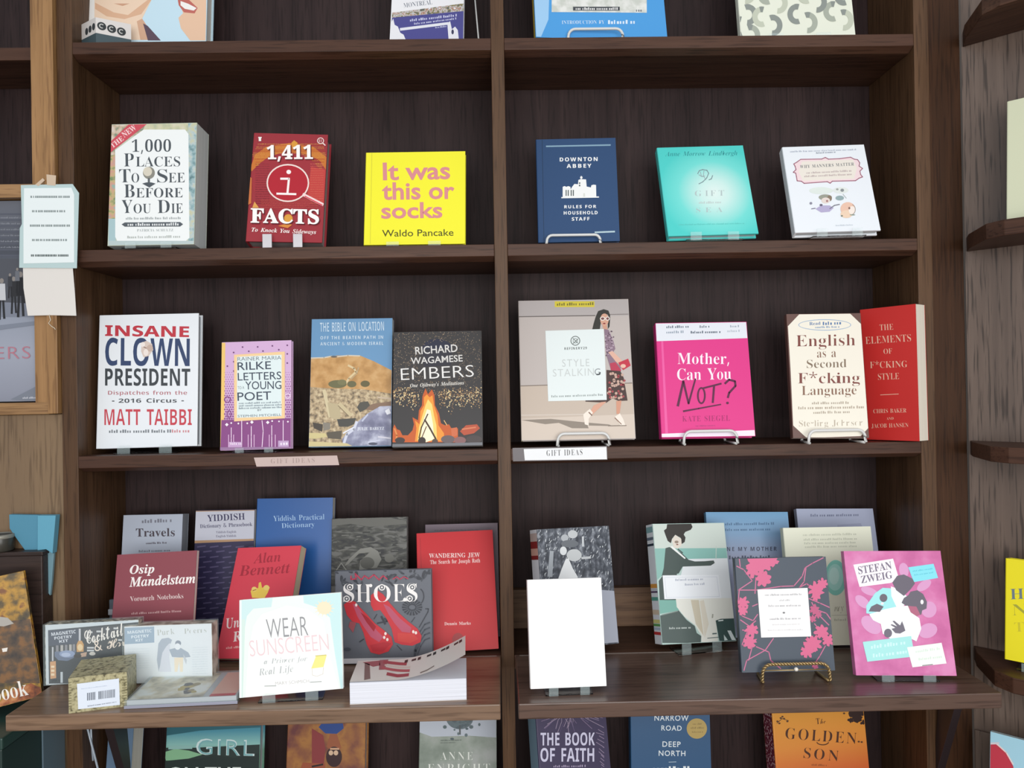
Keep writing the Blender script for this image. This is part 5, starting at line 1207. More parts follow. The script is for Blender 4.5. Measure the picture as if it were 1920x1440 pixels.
def art_osip(a):
    a.crop(200, 910, 4.3636)
    a.text('Osip', 190, 724, 392, 716, 72, '#f6efeb', 'ital', .004).text('Mandelstam', 186, 830, 728, 798, 80, '#f6efeb', 'ital', .004).text('Voronezh Notebooks', 194, 950, 628, 924, 40, '#e9d6d2', off=-.008)
    a.dashes(195, 1058, 610, 1036, 18, '#cfa4a4', 3)


def art_bennett(a):
    a.crop(200, 910, 4.3636)
    a.text('Alan', 1200, 640, 1425, 622, 82, '#a93240', 'ital', -.004).text('Bennett', 1085, 742, 1505, 716, 84, '#a93240', 'ital', -.004)
    y = '#f0cc5a'
    a.poly([(1190, 920), (1178, 865), (1205, 838), (1240, 842), (1245, 798), (1262, 790), (1272, 840), (1310, 815), (1335, 835), (1318, 880), (1290, 925)], y).ell(1208, 850, 22, 20, '#f4d678').ell(1308, 838, 24, 22, '#f4d678').line([(1195, 862), (1225, 852)], 7, '#b0702c')
    a.text('Uncommon', 985, 1172, 1400, 1120, 82, '#fbe8e4', 'ital').text('Reader', 1035, 1280, 1350, 1230, 82, '#fbe8e4', 'ital').dashes(970, 1340, 1150, 1325, 18, '#f4b8b4', 3)


def art_cocktail(a):
    a.crop(70, 1140, 6.857)
    a.poly([(138, 285), (1360, 175), (1360, 960), (150, 972)], '#3c3b41')
    a.poly([(590, 270), (1360, 190), (1360, 330), (590, 400)], '#4a474e')
    for x, y, w in ((640, 300, 70), (760, 290, 60), (880, 260, 50), (980, 250, 60), (640, 500, 90), (640, 535, 90), (1040, 400, 50), (1030, 610, 60), (1020, 650, 70)): a.rect(x, y, x + w, y + 22, '#cdd0d2')
    a.poly([(140, 288), (535, 262), (540, 452), (142, 490)], '#4a4d5e')
    t = '#dfe4ec'
    a.text('MAGNETIC', 184, 358, 498, 322, 42, t, 'black').text('POETRY', 222, 408, 450, 382, 38, t, 'black').text('KIT', 285, 448, 400, 434, 34, t, 'black')
    for i, x in enumerate((240, 300, 355, 410, 455)): a.rect(x, 480 - i * 4, x + 34, 560, '#b8b4b0' if i % 2 else '#8c8a90')
    a.poly([(225, 560), (500, 545), (470, 640), (390, 680), (270, 670), (225, 620)], '#6b7690').ell(385, 590, 100, 46, '#93a2c2').ell(370, 600, 60, 26, '#b6c2dc')
    a.rect(535, 265, 560, 420, '#c9cbd0').poly([(505, 470), (530, 420), (575, 420), (600, 470), (596, 560), (508, 565)], '#cf9f62').ell(552, 505, 34, 44, '#ead0a0')
    a.rect(190, 500, 210, 680, '#c9ccd2').poly([(165, 690), (240, 680), (245, 900), (170, 910)], '#d4a070')
    for y in (740, 790, 840): a.rect(180, y, 222, y + 28, '#f2dcb8')
    a.dashes(180, 945, 275, 940, 24, '#1c1a1c', 3).rect(300, 820, 330, 960, '#c9d2d8')
    a.poly([(560, 580), (640, 565), (630, 620), (560, 630)], '#c9a890').ell(710, 585, 40, 24, '#d8d4cc').ell(520, 615, 50, 24, '#3a2a28')
    a.text('Cocktail', 632, 462, 1130, 345, 170, '#f6f1ea', 'script', .004).text('& Hors', 745, 556, 1190, 470, 130, '#f2e2d2', 'script', .004)


def art_poems(a):
    a.crop(220, 1140, 7.2)
    a.poly([(95, 268), (498, 250), (500, 466), (98, 490)], '#9cb0c3')
    t = '#e4ecf2'
    a.text('MAGNETIC', 140, 350, 465, 325, 40, t, 'black').text('POETRY', 190, 412, 430, 392, 40, t, 'black').text('KIT', 250, 455, 350, 447, 34, t, 'black')
    a.text('Punk', 540, 372, 775, 352, 78, '#b9bdb8', 'serif', -.012).text('Poems', 905, 348, 1205, 330, 70, '#b9bdb8', 'serif', -.012)
    a.poly([(555, 480), (600, 415), (690, 400), (740, 430), (720, 480), (640, 560), (600, 680), (560, 860), (535, 700)], '#aeb7c4')
    a.poly([(610, 600), (660, 520), (710, 470), (715, 560), (700, 660), (730, 860), (570, 860), (590, 700)], '#d6dae4')
    a.poly([(700, 560), (780, 540), (860, 540), (960, 600), (990, 660), (900, 670), (740, 660)], '#a4afbd').ell(822, 475, 40, 38, '#8d96a4').ell(815, 520, 38, 44, '#e9eef2').poly([(890, 620), (940, 700), (930, 760), (900, 690)], '#c4c9d0')
    a.poly([(770, 670), (890, 665), (885, 860), (850, 860), (835, 720), (810, 860), (775, 860)], '#ecdfc8')
    for y in range(540, 900, 32): a.dashes(1010, y, 1220, y - 8, 12, '#cfd8de', y)
    for y in range(560, 820, 32): a.dashes(140, y, 430, y - 10, 10, '#d3dce2', y)


def art_sunscreen(a):
    a.crop(440, 1100, 6.545)
    a.poly([(40, 60), (1320, 60), (1370, 1280), (1290, 1260), (1180, 900), (1090, 420), (900, 280), (640, 230), (330, 340), (230, 480), (170, 760), (130, 1380), (40, 1380)], '#e4f0e8')
    a.poly([(40, 150), (470, 120), (450, 250), (230, 270), (150, 360), (110, 600), (95, 1380), (40, 1380)], '#c8e4e4')
    a.poly([(840, 100), (1310, 60), (1370, 1280), (1305, 1260), (1230, 820), (1170, 380), (1000, 250), (850, 200)], '#c4e4e4')
    a.poly([(60, 400), (130, 400), (100, 1380), (45, 1380)], '#cfe4dc')
    a.poly([(30, 130), (85, 130), (85, 1380), (30, 1380)], '#e6f2ee')
    for k in range(14):
        t = k * 2 * pi / 14
        a.line([(1100, 265), (1100 + 125 * cos(t), 265 + 110 * sin(t))], 26, '#f3e3c6', 4)
    a.ell(1100, 262, 88, 78, '#f5dfbe')
    a.text('WEAR', 400, 636, 905, 598, 236, '#8f9094', 'sans', -.014).text('SUNSCREEN', 192, 860, 1160, 775, 200, '#e6ccd0', 'sans', -.014)
    a.text('a Primer for', 360, 952, 892, 912, 66, '#b4b8ba', 'ital', -.012).text('Real Life', 300, 1092, 722, 1045, 88, '#b4b8ba', 'ital', -.012)
    a.poly([(1000, 850), (1130, 838), (1090, 985), (940, 1005)], '#f1e485').line([(990, 850), (1125, 838)], 10, '#c9bf6a').line([(950, 1010), (955, 1085), (1010, 1100), (1085, 1070), (1090, 990)], 6, '#d8cfc4')
    a.line([(365, 1220), (510, 1216)], 9, '#a4a8a6').line([(925, 1172), (1068, 1164)], 9, '#a4a8a6').text('MARY SCHMICH', 500, 1208, 915, 1176, 40, '#c2bcbe', 'sans', -.01)


def art_shoes(a):
    a.crop(610, 1050, 5.143)
    a.poly([(150, 952), (800, 938), (1060, 930), (1060, 1010), (150, 1010)], '#d3d3d6')
    dk = '#3b3e45'
    rg = random.Random(8)
    for k in range(46):
        x, y = rg.choice([(rg.uniform(60, 330), rg.uniform(95, 300)), (rg.uniform(330, 700), rg.uniform(90, 230)), (rg.uniform(700, 1010), rg.uniform(90, 190))])
        t = rg.uniform(0, 3); l, w = rg.uniform(16, 40), rg.uniform(7, 15)
        if a.s: a.put([[(x + l * cos(t) * cos(q) - w * sin(t) * sin(q), y + l * sin(t) * cos(q) + w * cos(t) * sin(q)) for q in [i * pi / 5 for i in range(10)]]], dk if k % 3 else '#4a4e55')
    for k in range(18):
        t = k * 2 * pi / 18
        a.poly([(838 + 38 * cos(t - .05), 455 + 30 * sin(t - .05)), (838 + 98 * cos(t - .11), 455 + 80 * sin(t - .11)), (838 + 98 * cos(t + .11), 455 + 80 * sin(t + .11)), (838 + 38 * cos(t + .05), 455 + 30 * sin(t + .05))], dk)
    a.ring(838, 455, 36, 28, 8, dk).arc(900, 350, 50, 75, -70, 60, 9, dk).line([(905, 650), (990, 500), (995, 470), (965, 470)], 9, dk).line([(830, 600), (865, 550)], 7, dk)
    for y0 in (600, 650, 700, 750): a.line([(1010, y0), (960, y0 + 20), (920, y0 + 80), (890, y0 + 160)], 14, '#474b54', 8)
    a.line([(900, 800), (870, 870), (860, 950)], 40, '#474b54', 14).line([(500, 610), (600, 590), (570, 560)], 14, dk).line([(540, 540), (580, 620)], 20, dk).line([(500, 520), (470, 570)], 8, dk).line([(690, 820), (740, 870)], 7, dk).ell(215, 860, 34, 18, '#4b4f58').line([(330, 790), (375, 760)], 10, dk)
    r1, r2, r3 = '#c8363e', '#b9566e', '#a02632'
    a.poly([(180, 430), (230, 390), (290, 400), (330, 450), (400, 520), (480, 610), (560, 670), (640, 740), (655, 810), (610, 880), (520, 910), (440, 890), (400, 810), (370, 700), (330, 610), (260, 590), (210, 530)], r1)
    a.poly([(265, 420), (300, 430), (400, 560), (500, 680), (560, 740), (520, 790), (440, 740), (370, 640), (310, 540)], r2).poly([(340, 500), (420, 560), (490, 640), (470, 690), (400, 600)], r3).poly([(240, 590), (300, 600), (270, 700), (225, 640)], '#9d5158')
    a.poly([(440, 340), (500, 290), (560, 330), (620, 410), (700, 500), (800, 590), (890, 660), (930, 730), (920, 790), (840, 825), (740, 815), (670, 790), (640, 660), (590, 560), (530, 480), (470, 490), (440, 430)], r1)
    a.poly([(560, 420), (620, 450), (720, 560), (830, 650), (820, 700), (740, 690), (670, 610), (610, 520)], r2).poly([(700, 700), (850, 710), (900, 760), (820, 800), (700, 780)], '#cf4440').poly([(430, 820), (560, 790), (640, 800), (560, 880), (460, 880)], '#b8303a')
    for x, y in ((582, 708), (570, 745), (600, 765), (850, 690), (875, 700), (300, 432)): a.ell(x, y, 12, 16, '#f2e4dc', 8)
    a.line([(250, 150), (250, 185), (300, 180), (290, 130), (350, 190), (380, 150), (420, 180), (470, 140), (520, 190), (560, 150), (600, 185)], 12, '#b83a54').line([(650, 185), (690, 160), (720, 185), (760, 160), (800, 180)], 10, '#b83a54')
    w = '#f2efec'
    for s, x0, x1, h in (('S', 176, 282, 180), ('H', 300, 445, 172), ('O', 470, 632, 168), ('E', 655, 775, 170), ('S', 785, 892, 178)): a.text(s, x0, 408 - (x0 - 176) * .012, x1, 406 - (x0 - 176) * .012, h, w, 'serif', -.012)
    for x, y in ((240, 262), (208, 372), (840, 262), (815, 370), (548, 262)): a.ring(x, y, 26, 26, 10, w).ell(x, y, 10, 10, w)
    a.ell(440, 245, 16, 16, w).ell(410, 395, 14, 12, w).ell(770, 380, 18, 18, w)


def art_wander(a):
    a.crop(600, 940, 4.5)
    a.text('WANDERING JEW:', 920, 478, 1350, 470, 38, '#f2d3cf').text('The Search for Joseph Roth', 930, 530, 1352, 515, 34, '#f0cac6', off=.002).text('Dennis Marks', 1050, 1046, 1272, 1040, 26, '#f2d3cf')
    a.line([(845, 310), (880, 1240)], 5, '#b0222a')
    a.ell(1165, 1170, 50, 60, '#a33a3c')


def art_mauve(a):
    a.crop(600, 940, 4.5).dashes(960, 252, 1340, 246, 12, '#4c4250', 3)


def art_greyart(a):
    a.crop(600, 940, 4.5)
    a.poly([(90, 150), (560, 130), (740, 170), (740, 190), (600, 200), (420, 215), (260, 190), (90, 210)], '#65655f')
    rg = random.Random(5)
    for k in range(40):
        x, y = rg.uniform(110, 720), rg.uniform(200, 560); l = rg.uniform(20, 70)
        a.line([(x, y), (x + l, y + rg.uniform(-14, 10))], rg.uniform(5, 14), rg.choice(['#2f302e', '#54544e', '#6c6c66', '#3c3d3a']))
    a.poly([(205, 545), (250, 480), (340, 400), (430, 385), (490, 420), (520, 490), (480, 560), (330, 580), (340, 500), (420, 430), (330, 440), (240, 530)], '#84847d').ell(400, 520, 60, 50, '#5c5c56').line([(140, 580), (180, 520), (230, 590)], 8, '#8c8c86').ell(585, 480, 40, 36, '#6f6f68')


def art_bride(a):
    a.crop(960, 930, 3.693)
    rg = random.Random(9)
    for col, n in (('#aab0b6', 150), ('#5a5e66', 170), ('#d4d8da', 60)):
        qs = []
        for k in range(n):
            x, y = rg.uniform(185, 720), rg.uniform(190, 680); l = rg.uniform(8, 26); t = rg.uniform(.9, 1.6)
            qs.append([(x, y), (x + 5, y), (x + 5 - l * cos(t), y + l * sin(t)), (x - l * cos(t), y + l * sin(t))])
        a.put(qs, col)
    a.line([(275, 380), (262, 560)], 26, '#a6acb2', 34)
    w = '#eceff0'
    a.ell(420, 265, 34, 28, '#c4c8ca').ell(365, 290, 26, 24, '#b4b8bc').ell(400, 330, 60, 26, '#6d7278')
    a.ell(430, 410, 52, 42, '#c9cdce').ell(355, 380, 24, 30, '#dfe3e4').line([(480, 430), (545, 425)], 16, '#c4c8ca').line([(490, 280), (492, 350)], 14, '#c9cdd0')
    a.poly([(310, 600), (345, 500), (370, 440), (390, 430), (420, 500), (455, 560), (450, 600)], w)
    a.poly([(620, 650), (740, 660), (760, 1010), (640, 1020)], '#a9adba')


def art_piano(a):
    a.crop(1190, 960, 5.333)
    dk = '#4d5a57'
    a.poly([(180, 90), (900, 90), (920, 370), (180, 370)], '#cfdad2').poly([(180, 365), (915, 360), (925, 470), (180, 480)], '#8cbfb6').poly([(180, 370), (320, 370), (290, 620), (180, 720)], '#8fbdb4').poly([(500, 470), (930, 462), (1000, 900), (400, 900)], '#e6ebee')
    a.line([(815, 340), (812, 470)], 8, '#c4d4cc')
    a.poly([(240, 690), (300, 610), (420, 600), (440, 900), (250, 900)], dk)
    a.poly([(308, 362), (345, 350), (400, 370), (470, 410), (540, 478), (600, 494), (700, 492), (790, 484), (800, 510), (760, 536), (480, 546), (440, 615), (270, 640), (290, 560)], dk)
    a.line([(365, 345), (505, 465)], 22, '#eef1ee', 14).line([(430, 370), (480, 410)], 12, '#4d5a57')
    a.poly([(325, 112), (560, 106), (578, 150), (560, 178), (505, 200), (490, 225), (508, 255), (500, 300), (470, 320), (460, 260), (405, 228), (372, 270), (362, 312), (330, 290), (308, 232), (292, 185), (318, 165)], '#393532')
    a.poly([(372, 280), (405, 230), (465, 270), (470, 330), (430, 368), (390, 352)], '#e3dace').ell(418, 300, 20, 14, '#9a8a7c').ell(425, 325, 12, 6, '#8a5a50')
    a.poly([(245, 880), (420, 880), (440, 985), (245, 1020)], '#7fb3a7').poly([(240, 1040), (440, 985), (520, 1080), (600, 1140), (620, 1210), (665, 1240), (660, 1310), (240, 1310)], '#55625f').line([(270, 1030), (430, 990)], 9, '#8c9a94')
    a.poly([(410, 860), (985, 860), (1010, 1062), (812, 1085), (835, 1300), (668, 1300), (665, 1235), (600, 1130), (500, 1050), (420, 950)], '#e5e6dd').poly([(560, 880), (640, 880), (690, 1240), (610, 1120)], '#cfc7b2').poly([(650, 890), (690, 880), (740, 1120), (700, 1260)], '#dcd6c6').line([(780, 1020), (776, 1060)], 14, '#a8a89c')
    a.poly([(808, 1085), (860, 1068), (1015, 1062), (1025, 1310), (850, 1310)], '#3f5553').line([(835, 1088), (885, 1082)], 12, '#dfe8e6').poly([(925, 1185), (960, 1185), (1010, 1280), (970, 1280)], '#dfeaea').poly([(890, 1225), (930, 1280), (895, 1285)], '#d3e2e0').line([(775, 1218), (820, 1214)], 14, '#6a7a78').line([(725, 1262), (840, 1252)], 8, '#6a7a78')
    a.text('Cassandra', 335, 1175, 525, 1165, 24, '#c9d2ce', 'ital', -.004) if False else a.dashes(335, 1172, 560, 1164, 20, '#c9d2ce', 4)
    a.poly([(278, 634), (838, 628), (866, 862), (296, 872)], '#f0f4f8').line([(300, 655), (820, 648), (846, 845), (318, 855), (300, 655)], 4, '#d4dae4')
    a.dashes(395, 690, 690, 680, 22, '#b4bac8', 6).dashes(490, 736, 690, 728, 22, '#b4bac8', 7)


def art_blueback(a):
    a.crop(1320, 920, 3.2)
    a.dashes(120, 208, 420, 204, 15, '#4f7396', 3).dashes(120, 242, 400, 238, 15, '#4f7396', 4)
    a.text('NE MY MOTHER', 138, 362, 436, 360, 24, '#4a5068', 'black', 0, 1.25).dashes(140, 412, 400, 410, 22, '#5a6078', 8)


def art_lilac(a):
    a.crop(1320, 920, 3.2).dashes(632, 156, 935, 152, 16, '#6f7590', 4)
    a.poly([(800, 205), (940, 195), (1040, 400), (800, 400)], '#9aa0ba')


def art_cream(a):
    a.crop(1320, 920, 3.2)
    for i, y in enumerate((272, 300, 322, 344)): a.dashes(588 + 4 * i, y, 915, y - 6, 13, '#c3c6b2', i + 2)
    a.ell(790, 522, 66, 106, '#86cdbd', 40).ell(786, 520, 48, 80, '#a5dbcf', 40).ell(780, 512, 30, 52, '#bfe6dc', 40)
    a.text('my', 782, 725, 840, 722, 28, '#b0b09c', 'ital', -.01).line([(765, 748), (870, 746)], 4, '#c6c8b4').dashes(775, 782, 880, 780, 14, '#c0c2ae', 6)


def art_leaves(a):
    a.crop(1360, 1030, 5.76)
    pk, pk2 = '#d3658c', '#bd5a80'
    rg = random.Random(13)

    def leaf(cx, cy, r, rot=0, n=7, c=pk):
        pts = []
        for i in range(n * 4):
            t = rot + 2 * pi * i / (n * 4)
            k = (.95, 1.0, .9, .6)[i % 4]
            q = r * k * rg.uniform(.8, 1.12)
            pts.append((cx + q * cos(t), cy + q * sin(t)))
        a.poly(pts, c)
    tw = '#c46c90'
    for pts in ([(120, 180), (200, 220), (290, 340), (140, 440), (330, 440), (600, 400), (740, 395), (830, 290), (860, 200), (940, 150), (1060, 90)], [(330, 300), (320, 480)], [(870, 200), (850, 350), (800, 410), (880, 370), (900, 390)],
                [(150, 440), (135, 600), (180, 720), (300, 770), (350, 700)], [(160, 760), (260, 830), (330, 770)], [(350, 590), (290, 615)], [(520, 960), (430, 1090), (230, 1200), (200, 1310)], [(290, 1050), (250, 1200)], [(330, 1050), (470, 1110), (490, 1200), (600, 1290)],
                [(900, 530), (1020, 580), (1130, 630), (1150, 800)], [(930, 570), (1000, 700), (1120, 820)], [(1080, 1040), (1020, 1150), (940, 1270)], [(960, 800), (1000, 850)], [(950, 640), (1090, 690), (1140, 760)], [(150, 100), (160, 190)], [(180, 870), (240, 880), (180, 1030), (280, 1050)]):
        a.line(pts, 11, tw)
    leaf(350, 150, 140, .2, 8); leaf(300, 220, 90, .6); leaf(500, 120, 80, .1); leaf(410, 320, 100, .3); leaf(440, 150, 90, .9)
    leaf(190, 580, 75, .4); leaf(190, 660, 62, 1.0); leaf(280, 870, 75, .2); leaf(260, 1000, 85, .5)
    leaf(980, 440, 95, .3, 8); leaf(1050, 370, 62, .8); leaf(975, 510, 55, .2); leaf(960, 650, 60, .4, 6, pk2); leaf(940, 750, 45, .4, 6, pk2)
    leaf(1040, 890, 85, .1); leaf(1110, 980, 70, .5); leaf(940, 1020, 105, .2, 9); leaf(880, 1100, 80, .7); leaf(1000, 700, 45, .2, 6, pk2); leaf(970, 1260, 40, .3, 5, pk2)
    a.poly([(345, 434), (886, 416), (926, 940), (385, 952)], '#f2f0f0')
    a.dashes(418, 502, 820, 494, 20, '#a4a6a8', 2).dashes(575, 560, 690, 556, 18, '#b8babc', 3).dashes(455, 620, 805, 614, 20, '#a4a6a8', 4).ell(630, 684, 14, 10, '#7c7e80').dashes(470, 762, 808, 754, 20, '#a4a6a8', 5).dashes(500, 820, 800, 812, 14, '#cfcfd0', 6).dashes(450, 880, 830, 872, 14, '#cfcfd0', 7)


def art_pink(a):
    a.crop(1570, 1020, 5.538)
    pt = '#d79ac6'

    def petal(cx, cy, ang, l, w):
        t = RAD(ang)
        a.put([[(cx + l * cos(q) * cos(t) - w * sin(q) * sin(t), cy + l * cos(q) * sin(t) + w * sin(q) * cos(t)) for q in [i * pi / 10 for i in range(20)]]], pt)
    for c in ((690, 270, 80, 75, 50), (900, 430, -35, 85, 45), (950, 680, 0, 80, 85), (940, 900, -20, 100, 75), (260, 600, 40, 90, 50), (350, 840, 40, 120, 75), (330, 490, 20, 90, 40)): petal(*c)
    a.poly([(165, 215), (578, 152), (642, 370), (550, 405), (230, 446)], '#f3ecf1')
    a.text('STEFAN', 222, 314, 568, 258, 80, '#736b80').text('ZWEIG', 250, 408, 574, 354, 76, '#736b80')
    cy = '#82deeb'
    a.poly([(735, 242), (998, 205), (1046, 352), (792, 396)], cy).dashes(775, 290, 990, 262, 16, '#5cc0d4', 3).dashes(790, 330, 1000, 300, 16, '#5cc0d4', 4)
    gy = '#655f6c'
    a.poly([(300, 640), (390, 510), (470, 455), (560, 460), (600, 560), (610, 660), (480, 690), (400, 730), (300, 720)], '#9fe4e6').poly([(555, 440), (640, 470), (740, 560), (690, 640), (620, 670), (560, 540)], '#f0fafa')
    a.poly([(570, 400), (620, 330), (690, 316), (780, 360), (805, 410), (760, 470), (690, 540), (650, 510), (610, 480)], gy)
    a.poly([(665, 610), (690, 560), (740, 530), (760, 495), (830, 480), (890, 520), (930, 600), (925, 670), (880, 690), (870, 735), (830, 730), (790, 680), (740, 660)], gy).ell(878, 602, 16, 24, '#f2f0f2')
    a.poly([(700, 640), (820, 650), (860, 735), (800, 760), (720, 700)], '#b0607c')
    a.poly([(330, 730), (480, 680), (620, 650), (730, 640), (760, 710), (850, 770), (870, 880), (820, 1010), (720, 960), (560, 990), (470, 930), (450, 830), (370, 790)], '#f5faf8')
    a.ell(478, 560, 40, 42, gy).poly([(325, 700), (350, 650), (410, 620), (480, 650), (440, 705)], gy).ell(465, 618, 16, 14, '#e8e4e6')
    a.ell(525, 925, 42, 46, '#6b6674').poly([(560, 880), (600, 870), (550, 840), (565, 832), (620, 855), (570, 800), (590, 796), (650, 845), (670, 800), (690, 850), (705, 900), (650, 930), (600, 925)], '#6b6674')
    a.poly([(262, 1016), (765, 955), (802, 1168), (310, 1222)], '#a5e3e0').dashes(330, 1090, 700, 1040, 40, '#c9f0ee', 3).dashes(350, 1180, 740, 1130, 40, '#c9f0ee', 4)
    a.poly([(722, 1072), (1080, 1025), (1132, 1240), (778, 1280)], '#eff6ee').dashes(800, 1130, 1060, 1096, 26, '#d5e6d8', 5).dashes(830, 1210, 1080, 1180, 26, '#d5e6d8', 6).line([(880, 1262), (990, 1250)], 8, '#6f6a70')


def art_girl(a):
    a.crop(290, 1340, 4.683)
    a.poly([(60, -20), (960, -20), (960, 110), (400, 140), (60, 190)], '#2f6470')
    a.poly([(60, 290), (350, 290), (960, 260), (960, 600), (60, 600)], '#2a3835').poly([(80, 330), (180, 300), (300, 315), (420, 350), (300, 385), (100, 405)], '#86b890').poly([(60, 405), (180, 400), (380, 390), (540, 350), (700, 380), (960, 330), (960, 700), (60, 700)], '#24312f').line([(120, 290), (330, 285)], 30, '#8fbcb6')
    w = '#cfe4e4'
    a.text('GIRL', 362, 348, 876, 362, 140, w, 'sans', .004, 1.15).text('GIRL', 380, 348, 862, 362, 128, '#7ab0b4', 'sans', -.012, 1.18)
    a.text('ON THE', 118, 560, 760, 560, 100, '#e4ecea', 'sans', .02)


def art_orange(a):
    a.crop(290, 1340, 4.683)
    a.poly([(1380, 120), (1480, 180), (1500, 300), (1480, 480), (1380, 480)], '#8a3a3c').poly([(1300, 420), (1500, 430), (1480, 700), (1200, 700)], '#9c5238')
    a.poly([(1440, 110), (1480, 60), (1650, 60), (1660, 120), (1600, 168), (1500, 165)], '#2c4a8c')
    a.poly([(1540, 170), (1600, 170), (1640, 290), (1600, 320), (1540, 310), (1510, 280)], '#9a5a3c').ell(1575, 370, 70, 90, '#3a2426').ell(1548, 335, 20, 22, '#d8b89a').ell(1592, 335, 20, 22, '#d8b89a').line([(1540, 300), (1620, 300)], 16, '#d0a484').line([(1380, 456), (1480, 436)], 16, '#2c2022')


def art_enright(a):
    a.crop(770, 1320, 5.053)
    a.poly([(60, -60), (830, -60), (830, 320), (560, 300), (200, 310), (60, 260)], '#b4bcc8')
    rg = random.Random(4)
    a.ell(465, 130, 130, 110, '#53646a')
    for k in range(60): a.ell(465 + rg.gauss(0, 80), 150 + rg.gauss(0, 55), rg.uniform(10, 24), rg.uniform(8, 20), rg.choice(['#3d5058', '#54676c', '#475a5e']), 7)
    a.line([(465, 200), (468, 290)], 14, '#3d4648').dashes(280, 350, 480, 346, 10, '#5f6a62', 3).dashes(280, 372, 420, 368, 8, '#5f6a62', 4)
    a.text('ANNE', 282, 528, 590, 528, 76, '#dfe4dc', off=-.014, sp=1.25).text('ENRIGHT', 162, 650, 752, 646, 84, '#dfe4dc', off=-.014, sp=1.2)


def art_faith(a):
    a.crop(770, 1320, 5.053)
    rg = random.Random(7)
    for k in range(70):
        t = rg.uniform(-1.5, 1.5); l = rg.uniform(120, 420); x0, y0 = 1500 + rg.uniform(-60, 60), 60
        x1, y1 = x0 + l * sin(t), y0 + l * cos(t) * .6 + rg.uniform(-90, 40)
        a.line([(x0 + (x1 - x0) * .35, y0 + (y1 - y0) * .35), ((x0 + x1) / 2 + rg.uniform(-20, 20), (y0 + y1) / 2), (x1, y1)], rg.uniform(3, 6), rg.choice(['#8a7896', '#6a5c80', '#a494ac']))
    for k in range(14): a.line([(1750 + rg.uniform(0, 60), 240 + k * 30), (1830, 262 + k * 30 + rg.uniform(0, 30))], 6, '#9484a0')
    a.text('THE BOOK', 1228, 392, 1742, 390, 122, '#d4d2ea', 'black').text('OF FAITH', 1226, 545, 1736, 545, 130, '#d4d2ea', 'black').dashes(1340, 600, 1640, 596, 22, '#a79ab8', 3)


def art_road(a):
    a.crop(1160, 1310, 4)
    w = '#dfe8ec'
    for s, x0, x1, y, h in (('NARROW', 268, 524, 164, 42), ('ROAD', 320, 472, 238, 38), ('DEEP', 328, 464, 360, 40), ('NORTH', 300, 500, 428, 40)): a.text(s, x0, y, x1, y + 2, h, w, 'sans', .01, 1.15)
    a.text('in the', 345, 292, 440, 292, 22, '#b8ccd8', 'sans').line([(375, 476), (432, 474)], 4, '#b8ccd8').text('BOOKER', 240, 560, 540, 560, 48, w, 'sans', .02) if False else a.line([(375, 476), (432, 474)], 4, '#b8ccd8')
    a.dashes(238, 548, 540, 546, 40, w, 5)
    a.ell(586, 224, 76, 76, '#b39a58', 36).dashes(550, 196, 625, 194, 12, '#8a7440', 2).dashes(535, 226, 640, 224, 14, '#8a7440', 3).dashes(545, 256, 630, 254, 12, '#8a7440', 4)


def art_golden(a):
    a.crop(1160, 1310, 4)
    k = '#4b2a1c'
    rg = random.Random(3)
    for x, y, r in ((1760, 110, 40), (1790, 150, 42), (1740, 160, 24), (1820, 100, 34), (1800, 60, 40), (1750, 60, 30), (1835, 180, 22)): a.put([[(x + r * rg.uniform(.5, 1.2) * cos(t), y + r * rg.uniform(.5, 1.2) * sin(t)) for t in [i * pi / 8 for i in range(16)]]], '#33201c')
    for x, y in ((1190, 170), (1215, 145), (1240, 150), (1265, 170), (1205, 185), (1228, 135), (1700, 90), (1690, 110), (1590, 85), (1822, 325), (1800, 322)): a.ell(x, y, 9, 7, '#5a3a24', 7)
    a.line([(1185, 185), (1225, 150), (1275, 165)], 4, '#5a3a24')
    a.text('The', 1482, 192, 1552, 186, 44, k, 'script', -.008).text('GOLDEN', 1248, 300, 1780, 340, 84, k, off=-.016, sp=1.15).text('SON', 1385, 445, 1645, 470, 80, k, off=-.016, sp=1.2).arc(1530, 322, 45, 24, 10, 170, 7, k).dashes(1440, 502, 1560, 506, 14, '#a0562c', 3)
# ------------------------------------------------------------------ the books, shelf by shelf
G1, G2, G3 = 'books facing out on the top shelf', 'books facing out on the second shelf', 'books facing out on the third shelf'
G4, G4B, G5 = 'books on the jutting ledge', 'books standing behind the ledge books', 'books on the bottom shelf'


def pm(n): return POSE[n]


def hz(n, f): return POSE[n][7] * f


make_book('hardcover_book', pm('faces'), 'large book at top left with two smiling faces on pale blue', '#c6e2ef', art_faces, group=G1)
make_book('travel_book', pm('harbour'), 'white and indigo travel guide leaning just left of the divider on the top shelf', '#ececee', art_harbour, hard=False, pages='#c9ccd2', group=G1)
make_book('hardcover_book', pm('bluetop'), 'wide sky-blue hardcover with yellow spine just right of the divider on the top shelf', '#4c9ddd', art_bluetop, spine='#e6cd58', group=G1)
make_book('hardcover_book', pm('pattern'), 'pale green book with grey hook pattern at the right end of the top shelf', '#e7ebda', art_pattern, group=G1)

